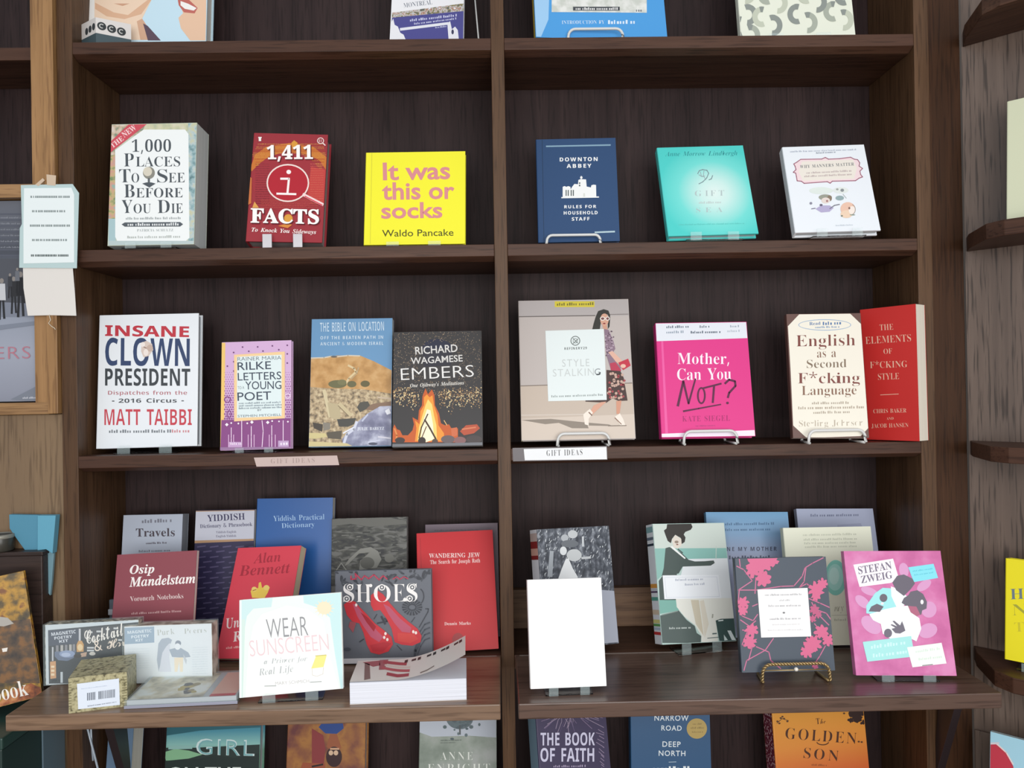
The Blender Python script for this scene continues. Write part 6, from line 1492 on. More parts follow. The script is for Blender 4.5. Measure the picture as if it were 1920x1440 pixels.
make_book('paperback_book', pm('places'), 'thick paperback with map border and red corner ribbon, leftmost on the second shelf', '#c4cdb9', art_places, hard=False, pages='#d3d8d6', group=G2)
make_book('paperback_book', pm('facts'), 'thick red paperback with a magnifying glass drawing and white number title', '#9c2f38', art_facts, hard=True, pages='#a8a09c', group=G2)
make_book('hardcover_book', pm('socks'), 'square bright yellow hardcover with rounded pink lettering', '#f4ef32', art_socks, pages='#e8e4c4', group=G2)
make_book('hardcover_book', pm('navy'), 'navy hardcover with a white castle silhouette', '#2b4a73', art_navy, group=G2)
q = pm('teal')
make_book('hardcover_book', q, 'turquoise jacketed hardcover with pale glowing centre and a small shell', grad_print('teal_blend', (0.012, hz('teal', .46)), (.088, .092), [(0, '#4fd0c9'), (.35, '#74ded6'), (.75, '#cdeee8'), (1, '#e2f3ee')], radial=True),
          art_teal, pages='#c9d4d8', group=G2)
make_book('hardcover_book', pm('manners'), 'small white hardcover with a pink scalloped title frame and watercolour figures', '#ebf0f5', art_manners, pages='#c9cfd2', group=G2)

make_book('hardcover_book', pm('clown'), 'white hardcover with big red, navy and grey block capitals, leftmost on the third shelf', '#e9eef2', art_clown, pages='#b9c0c6', group=G3)
make_book('hardcover_book', pm('rilke'), 'small lilac and purple book with yellow spine and pale title panel', '#d5b0d6', art_rilke, spine='#efc568', group=G3)
make_book('paperback_book', pm('bible'), 'paperback with a desert hill under blue sky', '#6c9ac2', art_bible, hard=False, group=G3)
make_book('paperback_book', pm('embers'), 'dark paperback with a campfire and scattered sparks', '#3d3b3b', art_embers, hard=False, pages='#b5b0a8', group=G3)
make_book('hardcover_book', pm('style'), 'large grey fashion book with a striding woman and a white panel', '#c0b7b2', art_style, spine='#cfc98a', group=G3)
make_book('hardcover_book', pm('mother'), 'hot pink jacketed hardcover with handwritten dark scrawl', '#df3488', art_mother, pages='#cfc4ce', group=G3)
make_book('paperback_book', pm('english'), 'brown paperback with a cream eight-sided label, in front of the red book', '#684b44', art_english, hard=False, group=G3)
make_book('paperback_book', pm('elements'), 'tall red book turned sideways at the right end of the third shelf, page edges showing', '#cc322f', art_elements, hard=False, pages='#f0e8d8', group=G3)

make_book('paperback_book', pm('travels'), 'grey book standing behind the maroon book at the left', '#b3bbc9', art_travels, hard=False, pages='#8f949c', group=G4B)
make_book('paperback_book', pm('phrase'), 'dark purple paperback with pale title band, between the grey and the blue book', '#2f2b4b', art_phrase, hard=False, group=G4B)
make_book('paperback_book', pm('diction'), 'tall glossy royal blue book in the back row, left bay', paper('#285c9f', 0.28), art_diction, hard=False, group=G4B)
make_book('paperback_book', pm('osip'), 'maroon paperback with white italic title, behind the two picture boxes', '#8e4a53', art_osip, hard=False, group=G4)
make_book('paperback_book', pm('bennett'), 'tilted coral red paperback with a small yellow crown', '#da4857', art_bennett, hard=False, pages='#cfc0a4', group=G4)
make_book('paperback_book', pm('greyart'), 'paperback with a dark grey stormy picture, standing behind the shoe picture book', noise_print('stormy_picture', 75, [(.35, '#26272a'), (.5, '#44453f'), (.62, '#6a6a66')], stretch=(.5, 1, 1.4), distort=1.5), art_greyart, hard=False, pages='#a09a98', group=G4B)
make_book('picture_book', pm('shoes'), 'grey book with a pair of red high heels and white swirly title', '#666a72', art_shoes, pages='#e4e4e4', group=G4)
make_book('paperback_book', pm('wander'), 'plain bright red book with small white print, beside the divider', '#c7262d', art_wander, hard=False, pages='#c9a49c', group=G4)
make_book('paperback_book', pm('mauve'), 'dull mauve book peeking out behind the plain bright red book', '#6b5a66', art_mauve, hard=False, group=G4B)
make_book('gift_book', pm('sunscreen'), 'square white and pale aqua gift book with thin hand lettering', '#f3f7f2', art_sunscreen, spine='#cfe4dc', group=G4)

make_book('hardcover_book', pm('bride'), 'black and white photo hardcover with striped white spine, behind the blank white book', noise_print('bw_leaves', 140, [(.38, '#3c4048'), (.52, '#565b64'), (.66, '#8d929a')], stretch=(1, 1, .6)), art_bride,
          spine='#e6e6ec', stripes=((.03, .1, '#c9b4ae'), (.1, .16, '#8f2f30'), (.16, .22, '#d6a596'), (.22, .255, '#8f2f30')), group=G4)
make_book('blank_book', pm('white'), 'plain white book with an empty cover, on the ledge right of the divider', '#f7f7f5', None, hard=True, pages='#dcdce0', group=G4)
make_book('hardcover_book', pm('piano'), 'hardcover with a woman at a piano on mint green and a striped white spine', '#b9d2cb', art_piano, spine='#e4e9ee',
          stripes=((.02, .07, '#86aeb2'), (.11, .135, '#6a7686'), (.165, .185, '#33404e'), (.505, .54, '#d99a4a'), (.545, .56, '#c9ced6'), (.565, .58, '#5c4a6a'), (.615, .645, '#5aa596'), (.72, .76, '#d9c8b0'), (.80, .83, '#d8d488'), (.835, .855, '#5fa05a'), (.90, .925, '#c23c3c'), (.865, .885, '#b4c6d6')), group=G4)
q = pm('blueback')
make_book('paperback_book', q, 'pale blue book behind the piano hardcover and the dark leaf-patterned book', grad_print('blue_fade', (0, q[7]), (0, q[7] * .62), [(0, '#6c9ec4'), (.5, '#86a9cc'), (1, '#adb4cf')]), art_blueback, hard=False, group=G4B)
make_book('paperback_book', pm('lilac'), 'lilac grey book peeking out behind the cream book', '#a9b0c8', art_lilac, hard=False, pages='#c6c9d4', group=G4B)
make_book('hardcover_book', pm('cream'), 'cream book with a mint green disc, half hidden by the leaf-patterned and pink books', '#e5e7d2', art_cream, spine='#d9dcc0', group=G4)
make_book('hardcover_book', pm('leaves'), 'charcoal hardcover with pink leaves and a white square label, on a gold wire easel', '#47515d', art_leaves, spine='#3b424c', group=G4)
make_book('paperback_book', pm('pink'), 'pink paperback with cut-paper figures, rightmost on the ledge', noise_print('pink_wash', 28, [(.35, '#c25e98'), (.5, '#cf6da5'), (.65, '#d985b6')]), art_pink, hard=False, pages='#e0d4de', group=G4)

make_book('hardcover_book', pm('girl'), 'teal seascape book under the left ledge', grad_print('sea_sky', (0, .19), (0, .13), [(0, '#2f6a76'), (.4, '#4e93a6'), (.75, '#8abeb8'), (1, '#6f9c86')]), art_girl, pages='#c4c8cc', group=G5)
make_book('hardcover_book', pm('orange'), 'orange-brown painted book under the left ledge, second from the divider', noise_print('ochre_paint', 26, [(.3, '#7c4438'), (.42, '#a8743e'), (.52, '#94603c'), (.66, '#6c3c3c')]), art_orange, pages='#b0b4bc', group=G5)
make_book('hardcover_book', pm('enright'), 'misty grey-green book with a tree, under the left ledge beside the divider', noise_print('misty_field', 22, [(.35, '#6f7c70'), (.5, '#8a958a'), (.65, '#a3a8a4')]), art_enright, spine='#c9bcb8', group=G5)
make_book('hardcover_book', pm('faith'), 'dark violet book with pale blue spine under the right ledge', '#423a58', art_faith, spine='#8fb0c6', stripes=((.0, .9, '#8fb0c6'),), group=G5)
make_book('hardcover_book', pm('road'), 'dark blue book with a gold round seal under the right ledge', '#27527a', art_road, group=G5)
q = pm('golden')
make_book('hardcover_book', q, 'orange sunset book with maroon patterned spine under the right ledge', grad_print('sunset_blend', (0, q[7]), (.01, q[7] * .35), [(0, '#d99a36'), (.55, '#d98a3a'), (1, '#c9502e')]), art_golden,
          spine=noise_print('maroon_lace', 260, [(.45, '#6a2436'), (.55, '#6a2436'), (.6, '#c9a8ae')], detail=2), group=G5)

# ------------------------------------------------------------------ stands under and in front of the books
ac = 'acrylic_stand'


def stand_for(n, label, lip=.014, wf=.62, milky=False):
    x, y, z, ya, ti, ro, W, H, T = POSE[n]
    zs = max(s for s in SHELF_Z.values() if s < z)
    d = (z - zs)
    acrylic_stand(x - .0 , y - .001, zs, W * wf, label, ya, ti, lip if milky else d + .0035, milky)


stand_for('facts', 'clear stand with two pale lips under the red fact book', .022, .6, True)
stand_for('places', 'clear stand under the thick map-bordered paperback', .008)
stand_for('socks', 'clear stand under the bright yellow square book', .006)
stand_for('teal', 'clear stand under the turquoise book', .008)
stand_for('manners', 'clear stand under the small white watercolour book', .008)
stand_for('clown', 'clear stand under the white block-capital book', .012)
stand_for('pattern', 'clear stand under the hook-patterned book at top right', .008)
stand_for('rilke', 'clear stand under the small lilac book', .006)
stand_for('sunscreen', 'clear stand under the square white gift book', .010)
stand_for('white', 'clear stand under the blank white book', .012)
stand_for('piano', 'clear stand under the piano hardcover', .008)
stand_for('pink', 'clear stand under the pink cut-paper book', .008)
wire_easel(pm('bluetop'), 1077, 1179, .022, 'white wire easel holding the wide sky-blue hardcover', WHITE_WIRE)
wire_easel(pm('navy'), 1030, 1130, .0175, 'white wire easel holding the navy castle book', WHITE_WIRE)
wire_easel(pm('style'), 1044, 1140, .021, 'white wire easel holding the grey fashion book', WHITE_WIRE)
wire_easel(pm('mother'), 1281, 1380, .022, 'white wire easel holding the hot pink book', WHITE_WIRE)
wire_easel(pm('english'), 1515, 1620, .021, 'white wire easel holding the brown and cream book', WHITE_WIRE)
wire_easel(pm('leaves'), 1420, 1545, .026, 'gold twisted wire easel holding the charcoal leaf book', GOLD_WIRE, r=.0021, twist=True, group='gold wire book easels')
hx, hy = at_y(899, 72, .05), at_y(888, -30, .08)
root = tag(empty('wire_easel', (hx.x - .03, .05, SHELF_Z[1])), 'thin wire easel propping the white and indigo travel guide', 'book easel', 'white wire book easels')
mb = MB(); mb.tube([(.03, 0, .0012), (hy.x - hx.x + .03, .03, hy.z - SHELF_Z[1])], .0013, WHITE_WIRE); mb.build('back_leg', root)
mb = MB(); mb.tube([(hy.x - hx.x + .03, .03, hy.z - SHELF_Z[1]), (-.02, .036, hy.z - SHELF_Z[1]), (-.03, .005, .0012)], .0013, WHITE_WIRE); mb.build('back_frame', root)

# ------------------------------------------------------------------ picture boxes, card box, plastic case on the left ledge
def picture_box(name, pose, label, art, face, edge, group):
    x, y, z, ya, ti, ro, W, H, T = pose
    M = pose_matrix(pose)
    root = tag(empty(name, (x, y, z), (RAD(-ti), RAD(ro), RAD(ya))), label, 'box', group)
    mb = MB(); mb.keep_normals = True
    mb.box(-W / 2, W / 2, 0, T, 0, H, edge)
    a = Art(mb, W, H, M); a.put([[tuple(proj(M @ Vector(p))) for p in ((-W / 2, 0, H), (W / 2, 0, H), (W / 2, 0, 0), (-W / 2, 0, 0))]], face)
    art(a); mb.build('carton', root)
    mb = MB(); e = .0012
    mb.box(-W / 2 - e, W / 2 + e, -e - .0022, T + e, -.0 + .0002, H + e, frosted_film()); mb.build('shrink_wrap', root)
    return root


LEAFY = noise_print('speckled_card_edge', 160, [(.36, '#2e2b28'), (.5, '#8d8878'), (.62, '#d2ccb8')])
picture_box('picture_box', pm('cocktail'), 'shrink-wrapped box with bottles and script lettering, behind the card box with a barcode', art_cocktail, '#cfd9de', LEAFY, 'shrink-wrapped picture boxes')
picture_box('picture_box', pm('poems'), 'shrink-wrapped pale box with two figures, in front of the maroon book', art_poems, '#e2e8ec', noise_print('pale_card_edge', 60, [(.4, '#8c7c68'), (.6, '#e4dccc')]), 'shrink-wrapped picture boxes')

zl = SHELF_Z[4]
bl, br = at_z(129, 1338, zl), at_z(239, 1324, zl)
ya = math.atan2(br.y - bl.y, br.x - bl.x)
wbox = (br - bl).length; hbox = .0452; dbox = .072
root = tag(empty('card_box', (bl + br) / 2, (0, 0, ya), 'XYZ'), 'small speckled khaki card box with a white barcode sticker at the front of the ledge', 'box')
Mx = Matrix.Translation((bl + br) / 2) @ Matrix.Rotation(ya, 4, 'Z')
KH = noise_print('khaki_speckle', 210, [(.34, '#5f5a42'), (.46, '#a39c78'), (.6, '#b8b18c')], detail=3)
mb = MB(); mb.keep_normals = True
mb.box(-wbox / 2, wbox / 2, 0, dbox, 0, hbox, KH)
# scribbled print on the lid
a = Art(mb, wbox, hbox, Mx); a.crop(70, 1140, 6.857)
for y in range(960, 1330, 34): a.line([(385, y), (440, y - 6)], 9, '#77714f').line([(1090, y - 70), (1150, y - 76)], 9, '#77714f')
rg = random.Random(2)
for k in range(60):
    u, v = rg.uniform(-.32, .36) * wbox, rg.uniform(.2, .85) * dbox
    l = rg.uniform(.002, .005); h_ = .0008
    mb.add([(u, v, hbox + .0001), (u + l, v, hbox + .0001), (u + l, v + h_, hbox + .0001), (u, v + h_, hbox + .0001)], [(0, 1, 2, 3)], paper(rg.choice(['#5c5842', '#77725a', '#8a5c4a', '#c9c6ae'])))
mb.build('carton', root, 0)
mb = MB(); mb.keep_normals = True
a = Art(mb, wbox, hbox, Mx, y=-.0002); a.crop(70, 1140, 6.857)
a.poly([(510, 975), (1050, 905), (1062, 1245), (525, 1302)], '#dfe8f4')
rg = random.Random(5)
x = 640
while x < 1000:
    w = rg.choice((6, 9, 14)); 
    if not 752 < x < 785:
        yt = 1092 - (x - 640) * .14; yb = 1190 - (x - 640) * .12
        a.poly([(x, yt), (x + w, yt - 1), (x + w, yb - 1), (x, yb)], '#6c7480')
    x += w + rg.choice((6, 9))
a.dashes(640, 1268, 1010, 1212, 16, '#8c94a2', 6).dashes(560, 1045, 900, 1000, 12, '#c4cede', 7)
mb.build('barcode_sticker', root)

fl, fr_ = at_z(233, 1330, zl), at_z(445, 1320, zl)
ya = math.atan2(fr_.y - fl.y, fr_.x - fl.x); wc = (fr_ - fl).length; hc = .0115; dc = .094
c0 = (fl + fr_) / 2
root = tag(empty('plastic_case', c0, (0, 0, ya), 'XYZ'), 'clear plastic case lying flat on the ledge in front of the pale figure box', 'case')
mb = MB(); mb.keep_normals = True
mb.box(-wc / 2 + .002, wc / 2 - .002, .003, dc - .002, .0022, hc - .0016, paper('#b3b9bd'))
z_ = hc - .0014
rg = random.Random(3)
ins = noise_print('reflected_picture', 30, [(.35, '#8e887c'), (.5, '#cfc8b0'), (.62, '#dfe3df')])  # picture mirrored in the case top, painted on as colour
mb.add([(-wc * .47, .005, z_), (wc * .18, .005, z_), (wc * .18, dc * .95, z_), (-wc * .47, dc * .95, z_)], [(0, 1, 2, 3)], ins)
mb.add([(wc * .24, .007, z_), (wc * .47, .007, z_), (wc * .47, dc * .95, z_), (wc * .24, dc * .95, z_)], [(0, 1, 2, 3)], paper('#e0b4a4'))
mb.add([(wc * .24, .004, z_ + .0001), (wc * .47, .004, z_ + .0001), (wc * .47, .012, z_ + .0001), (wc * .24, .012, z_ + .0001)], [(0, 1, 2, 3)], paper('#c0525a'))
for k in range(9):
    u, v = rg.uniform(-.12, .06) * wc, rg.uniform(.08, .6) * dc; r = rg.uniform(.004, .01)
    mb.add([(u + r * cos(t) * rg.uniform(.6, 1.2), v + r * sin(t), z_ + .0001 + k * .00002) for t in [i * pi / 5 for i in range(10)]], [tuple(range(10))], paper(rg.choice(['#7c7478', '#9c8f6c', '#5f5a5c', '#b8a870'])))
mb.build('insert', root)
mb = MB(); mb.box(-wc / 2, wc / 2, 0, dc, .0004, hc, frosted_film()); mb.build('shell', root, .0006)
mb = MB(); mb.box(-wc / 2 - .0003, wc / 2 + .0003, -.0006, .0012, .0004, .0042, metal('case_edge', '#9a9cac', .2)); mb.build('tray_edge', root, .0003)

# the open softcover lying flat, its cover curling up to the right
fl, fr_ = at_z(656, 1321, zl), at_z(875, 1312, zl)
ya = math.atan2(fr_.y - fl.y, fr_.x - fl.x); wb = (fr_ - fl).length; hb = .028; db = .078
root = tag(empty('paperback_book', (fl + fr_) / 2, (0, 0, ya), 'XYZ'), 'thick white softcover lying flat on the ledge, its printed cover curling up at the right', 'book', G4)
mb = MB(); mb.box(-wb / 2, wb / 2, 0, db, .0006, hb, pages_mat('#e6e9f2', 'z')); mb.build('page_block', root, .0006)
mb = MB(); mb.box(-wb / 2, wb / 2, -.0002, db + .0004, 0, .0006, paper('#e6e4e2')); mb.build('back_cover', root)
NX, NY = 26, 4


def curl(u): return hb + .0012 + .030 * max(0.0, (u - .38) / .62) ** 1.7


mb = MB(); mb.keep_normals = True
V = [(-wb / 2 + wb * (i / NX) * .995, db * (j / NY) * 1.0 + .001, curl(i / NX)) for j in range(NY + 1) for i in range(NX + 1)]
mb.add(V, [(j * (NX + 1) + i, j * (NX + 1) + i + 1, (j + 1) * (NX + 1) + i + 1, (j + 1) * (NX + 1) + i) for j in range(NY) for i in range(NX)], paper('#efe9e2'), smooth=True)


def lid(polys, c, lift):
    for P in polys:
        mb.add([(-wb / 2 + wb * u, .001 + db * (1 - v), curl(u) + lift) for u, v in P], [tuple(range(len(P)))], paper(c))


def strip(pts, w, c, lift):
    out = []
    for (a0, b0), (a1, b1) in zip(pts, pts[1:]):
        n = 6
        for k in range(n):
            u0, v0, u1, v1 = a0 + (a1 - a0) * k / n, b0 + (b1 - b0) * k / n, a0 + (a1 - a0) * (k + 1) / n, b0 + (b1 - b0) * (k + 1) / n
            out.append([(u0, v0 - w), (u1, v1 - w), (u1, v1 + w), (u0, v0 + w)])
    lid(out, c, lift)


lid([[(.07, .12), (.12, .2), (.17, .9), (.12, .95)]], '#8c7470', .0002)
lid([[(.05, .1), (.14, .06), (.2, .04), (.22, .28), (.16, .34)], [(.2, .02), (.28, 0), (.27, .5), (.22, .5)]], '#b06a70', .0002)
strip([(.24, .12), (.34, .2), (.46, .3)], .07, '#b5545c', .0003); strip([(.24, .4), (.34, .52), (.5, .66)], .06, '#c4646a', .0003); strip([(.3, .7), (.4, .82), (.5, .85)], .07, '#b04e58', .0003)
strip([(.26, .28), (.4, .42), (.5, .5)], .04, '#ead6cc', .0004)
for i, u in enumerate((.45, .52, .57, .66, .71, .79, .83, .91, .95)):
    w, h_ = (.02, .07) if i % 2 else (.014, .1)
    strip([(u - w, .17), (u + w, .15)], h_ * .7, '#3a3634', .0004)
strip([(.6, .9), (.66, .88), (.72, .8)], .03, '#8a8078', .0003)
mb.build('front_cover', root)

# ------------------------------------------------------------------ small game box in front of the faces book, top left
z1 = SHELF_Z[1]
C0, R0, L0 = at_y(180, 75, .004), at_y(246, 75, .028), at_y(150, 75, .030)
root = tag(empty('display_box', (C0.x, C0.y, z1)), 'small box with three round emblems, in front of the two-faces book at top left', 'box')
hB = .040
pts = [(0, 0), (R0.x - C0.x, .024), (R0.x - C0.x - .018, .036), (L0.x - C0.x, .026)]
mb = MB(); mb.prism(pts, 'z', .0003, .016, paper('#45565c')); mb.prism(pts, 'z', .0161, hB, paper('#dcd8d4')); mb.build('carton', root)
d = Vector((pts[1][0], pts[1][1], 0)).normalized(); nrm = Vector((d.y, -d.x, 0))
mb = MB(); mb.keep_normals = True
for k in range(3):
    c = d * (.008 + k * .0135) + Vector((0, 0, .028 - k * .0012)) + nrm * .0003
    for r0, r1, col in ((0, .0062, '#2f3436'), ):
        mb.add([c + d * (r1 * cos(t)) + Vector((0, 0, r1 * sin(t))) for t in [i * pi / 10 for i in range(20)]], [tuple(range(20))], paper(col))
    c = c + nrm * .0002
    mb.add([c + d * (.0036 * cos(t)) + Vector((0, 0, .0036 * sin(t))) for t in [RAD(40 + i * 26) for i in range(11)]] + [c + d * (.0022 * cos(t)) + Vector((0, 0, .0022 * sin(t))) for t in [RAD(300 - i * 26) for i in range(11)]], [tuple(range(22))], paper('#c9cac6'))
dl = Vector((pts[3][0], pts[3][1], 0)).normalized(); nl = Vector((-dl.y, dl.x, 0))
for k in range(3):
    c = dl * (.006 + k * .010) + Vector((0, 0, .027 - k * .001)) + nl * .0003
    mb.add([c + dl * (.0042 * cos(t)) + Vector((0, 0, .0055 * sin(t))) for t in [i * pi / 8 for i in range(16)]], [tuple(range(16))], paper('#3a3f42'))
mb.build('emblem_print', root)

# ------------------------------------------------------------------ shelf tags
def shelf_tag(corners, zc, label, col, text, tcol, y=-.0012, holder=None):
    P = [at_y(px, py, y) for px, py in corners]
    c = sum(P, Vector()) / 4
    root = tag(empty('shelf_tag', (c.x, y, c.z)), label, 'shelf label', 'paper tags on the third shelf edge')
    mb = MB(); mb.keep_normals = True
    q = [p - Vector((c.x, y, c.z)) for p in P]
    mb.add([(p.x, 0, p.z) for p in q] + [(p.x, .0006, p.z) for p in q], [(0, 1, 2, 3), (7, 6, 5, 4), (0, 4, 5, 1), (1, 5, 6, 2), (2, 6, 7, 3), (3, 7, 4, 0)], paper(col, .6))
    W = abs(q[1].x - q[0].x)
    (x0, y0), (x1, y1), h_ = text[1], text[2], text[3]
    A, B = at_y(x0, y0, y), at_y(x1, y1, y)
    V, F = text_mesh(text[0], 'serif', -.012, 1.25)
    u = (B - A); L = u.length; u.normalize(); v = Vector((-u.z, 0, u.x))
    hh = h_ / FOCAL * 1.18
    mb.add([(A + u * (a_ * L) + v * (b_ * hh) - Vector((c.x, y, c.z)) + Vector((0, -.0003, 0))) for a_, b_ in V], F, paper(tcol))
    mb.build('card', root)
    if holder:
        H = [at_y(px, py, y + .0008) - Vector((c.x, y, c.z)) for px, py in holder]
        mb = MB(); mb.add([(p.x, .0007, p.z) for p in H] + [(p.x, .0011, p.z) for p in H], [(0, 1, 2, 3), (7, 6, 5, 4), (0, 4, 5, 1), (1, 5, 6, 2), (2, 6, 7, 3), (3, 7, 4, 0)], metal('dark_holder', '#5a5356', .35)); mb.build('holder', root)
    return root


shelf_tag([(476, 858), (632, 854), (636, 872), (481, 875)], SHELF_Z[3], 'faded pinkish paper tag on the third shelf edge, left bay', '#c9b4ae', ('GIFT IDEAS', (508, 869), (590, 867), 9), '#a8938e')
shelf_tag([(982, 842), (1137, 838), (1138, 861), (984, 863)], SHELF_Z[3], 'white tag with black capitals on the third shelf edge, right bay', '#eef0f2', ('GIFT IDEAS', (1025, 855), (1092, 853), 11), '#3c3e42',
          holder=[(961, 840), (1138, 836), (1139, 862), (962, 865)])

# ------------------------------------------------------------------ laminated notice taped to the oak stile
y_n = -.0125
c = at_y(92, 425, y_n)
root = tag(empty('laminated_notice', c), 'laminated white notice with a blank cream card below it, taped to the oak stile', 'notice')


def sheet(name, pts, y, mat, thick=.0005, parent=root):
    P = [at_y(px, py, y) - c for px, py in pts]; n = len(P)
    mb = MB(); mb.keep_normals = True
    mb.add([tuple(p) for p in P] + [(p.x, p.y + thick, p.z) for p in P], [tuple(range(n)), tuple(range(2 * n - 1, n - 1, -1))] + [(i, i + n, (i + 1) % n + n, (i + 1) % n) for i in range(n)], mat)
    return mb, name


mb, nm = sheet('blank_card', [(43, 500), (136, 498), (140, 545), (143, 592), (95, 591), (52, 592), (44, 540)], y_n + .0016, paper('#dedad4', .7)); mb.build(nm, root)
mb, nm = sheet('laminate', [(39, 347), (136, 345), (148, 362), (146, 430), (144, 503), (36, 502), (37, 428), (41, 420)], y_n, paper('#b9cfcf', .18), .0008); mb.build(nm, root)
mb, nm = sheet('paper_sheet', [(45, 353), (134, 352), (139, 365), (139, 492), (44, 494), (44, 420)], y_n - .0004, paper('#e6efef', .5), .0003)
o = len(mb.v)
for i, (x0, x1, y) in enumerate(((57, 128, 371), (60, 120, 398), (56, 130, 425), (60, 126, 452), (58, 128, 481))):
    rg = random.Random(i); x = x0
    while x < x1:
        w = rg.uniform(1.6, 3.2)
        P = [at_y(px, py, y_n - .0006) - c for px, py in ((x, y - 4), (x + w, y - 4), (x + w, y), (x, y))]
        mb.add([tuple(p) for p in P], [(0, 1, 2, 3)], paper('#8f9a9a' if i < 4 else '#5f6a6a')); x += w + rg.choice((.7, .7, .7, 2))
mb.build(nm, root)
for pts in ([(87, 327), (105, 329), (104, 348), (88, 347)], [(66, 346), (80, 334), (84, 338), (72, 349)]):
    mb, nm = sheet('tape_piece', pts, y_n - .0002, paper('#cdb8a0', .35), .0003); mb.build(nm, root)
P = [at_y(px, py, -.0115) - c for px, py in ((92, 590), (95, 600), (91, 606), (97, 612), (102, 615), (104, 618))]
mb = MB(); mb.tube(P, .0006, paper('#d3c6b0')); mb.build('string', root)

# ------------------------------------------------------------------ things at the left edge
# large picture book standing in the oak opening
yp = .012
A, B = at_y(71, 376, yp), at_y(73, 752, yp)
wP, zP = .19, B.z
hP = A.z - zP
root = tag(empty('picture_book', (A.x - wP / 2, yp, zP), (0, 0, 0)), 'large grey photo book with street figures, framed in the oak case at the left edge', 'book')
M = Matrix.Translation((A.x - wP / 2, yp, zP))
mb = MB(); mb.keep_normals = True
mb.box(-wP / 2, wP / 2, 0, .016, 0, hP, grad_print('street_photo', (0, hP), (0, 0), [(0, '#6a6e78'), (.26, '#4a4e58'), (.5, '#8b93a2'), (.75, '#9ea3b1'), (1, '#8a8e9c')]))
a = Art(mb, wP, hP, M); a.crop(0, 320, 2.88)
for y in range(235, 470, 32): a.line([(-200, y), (240, y)], 9, '#565a66')
for y in range(250, 420, 32): a.dashes(0, y + 8, 110, y + 8, 9, '#868a94', y)
rg = random.Random(12)
a.poly([(-400, 475), (215, 475), (215, 740), (-400, 740)], '#50535b').poly([(-400, 690), (215, 720), (215, 790), (-400, 790)], '#7c8290')
for x, y, s, col in ((10, 640, 1.0, '#c4c6ca'), (-40, 620, 1, '#33353a'), (75, 625, .9, '#2b2c30'), (112, 610, 1.1, '#1f2024'), (55, 590, .6, '#3a3c42'), (-80, 640, 1, '#404248'), (140, 600, .7, '#34363c'), (95, 560, .6, '#6a6e76')):
    a.ell(x, y - 45 * s, 11 * s, 14 * s, '#8a8480').poly([(x - 18 * s, y - 30 * s), (x + 18 * s, y - 30 * s), (x + 22 * s, y + 60 * s), (x - 20 * s, y + 60 * s)], col).line([(x - 8 * s, y + 60 * s), (x - 12 * s, y + 165 * s)], 12 * s, '#26272b').line([(x + 8 * s, y + 60 * s), (x + 14 * s, y + 160 * s)], 12 * s, '#26272b')
a.poly([(-300, 870), (215, 810), (215, 830), (-300, 900)], '#7d8492').poly([(60, 1235), (205, 1160), (205, 1245)], '#7a808c')
a.text('TRAVELLERS'[-3:], -22, 1018, 166, 1014, 66, '#b27886', 'sans', -.016, 1.1)
a.dashes(120, 1232, 195, 1230, 10, '#c4c6ce', 3)
mb.build('cover', root)
mb = MB(); mb.box(-wP / 2, wP / 2 - .002, .0162, .02, .002, hP - .002, pages_mat('#c8c4bc')); mb.build('page_block', root)

# low dark green chest carrying the autumn book
zc = -.455
cab = tag(empty('storage_chest', (-.83, -.03, -1.0)), 'dark green chest below the autumn leaf book, at the bottom left corner', 'chest')
mb = MB(); mb.box(-.26, .1585, -.115, .0275, .0, zc + 1.0 - .0162, metal('dark_green_paint', '#1d3330', .45)); mb.build('body', cab, .002)
mb = MB(); mb.box(.1588, .1612, -.028, .027, .002, zc + 1.0 - .0165, metal('grey_blue_lit_side', '#5f7480', .5)); mb.build('lit_side_strip', cab, .0004)  # light on the chest's side, put in as a paler grey-blue strip
mb = MB(); mb.box(-.263, .1612, -.118, .0285, zc + 1.0 - .016, zc + 1.0 - .0002, metal('dark_green_lid', '#27423c', .4)); mb.build('lid', cab, .002)
# autumn leaf book, turned towards the middle of the shop
pa = (-.735, -.09, zc + .0123, 20, 6, -8, .15, .18, .012)
make_book('picture_book', pa, 'autumn leaf picture book leaning at the left edge, with white lettering at its foot',
          noise_print('autumn_leaves', 55, [(.3, '#2f2a1e'), (.42, '#5c4a24'), (.5, '#9a7426'), (.58, '#b98a2a'), (.66, '#7a4a24')], detail=8),
          lambda a: a.crop(0, 920, 2.77).poly([(-200, 700), (220, 660), (230, 1000), (-200, 1000)], noise_print('autumn_floor', 70, [(.32, '#2b2420'), (.48, '#55402a'), (.6, '#7c5428')], detail=8))
          .poly([(60, 1040), (160, 1000), (225, 1030), (190, 1100), (80, 1150), (-60, 1160)], noise_print('autumn_red', 80, [(.35, '#5a2c1c'), (.5, '#a3592c'), (.64, '#c98a54')], detail=6))
          .poly([(-40, 650), (40, 660), (72, 690), (20, 705), (-40, 700)], '#a8a49c').poly([(10, 820), (40, 815), (36, 835), (14, 838)], '#e6e2da')
          .text('book', -34, 1100, 150, 1060, 80, '#f4f0e8', 'serif', -.004).dashes(0, 1150, 40, 1142, 30, '#d8b088', 3), hard=True)

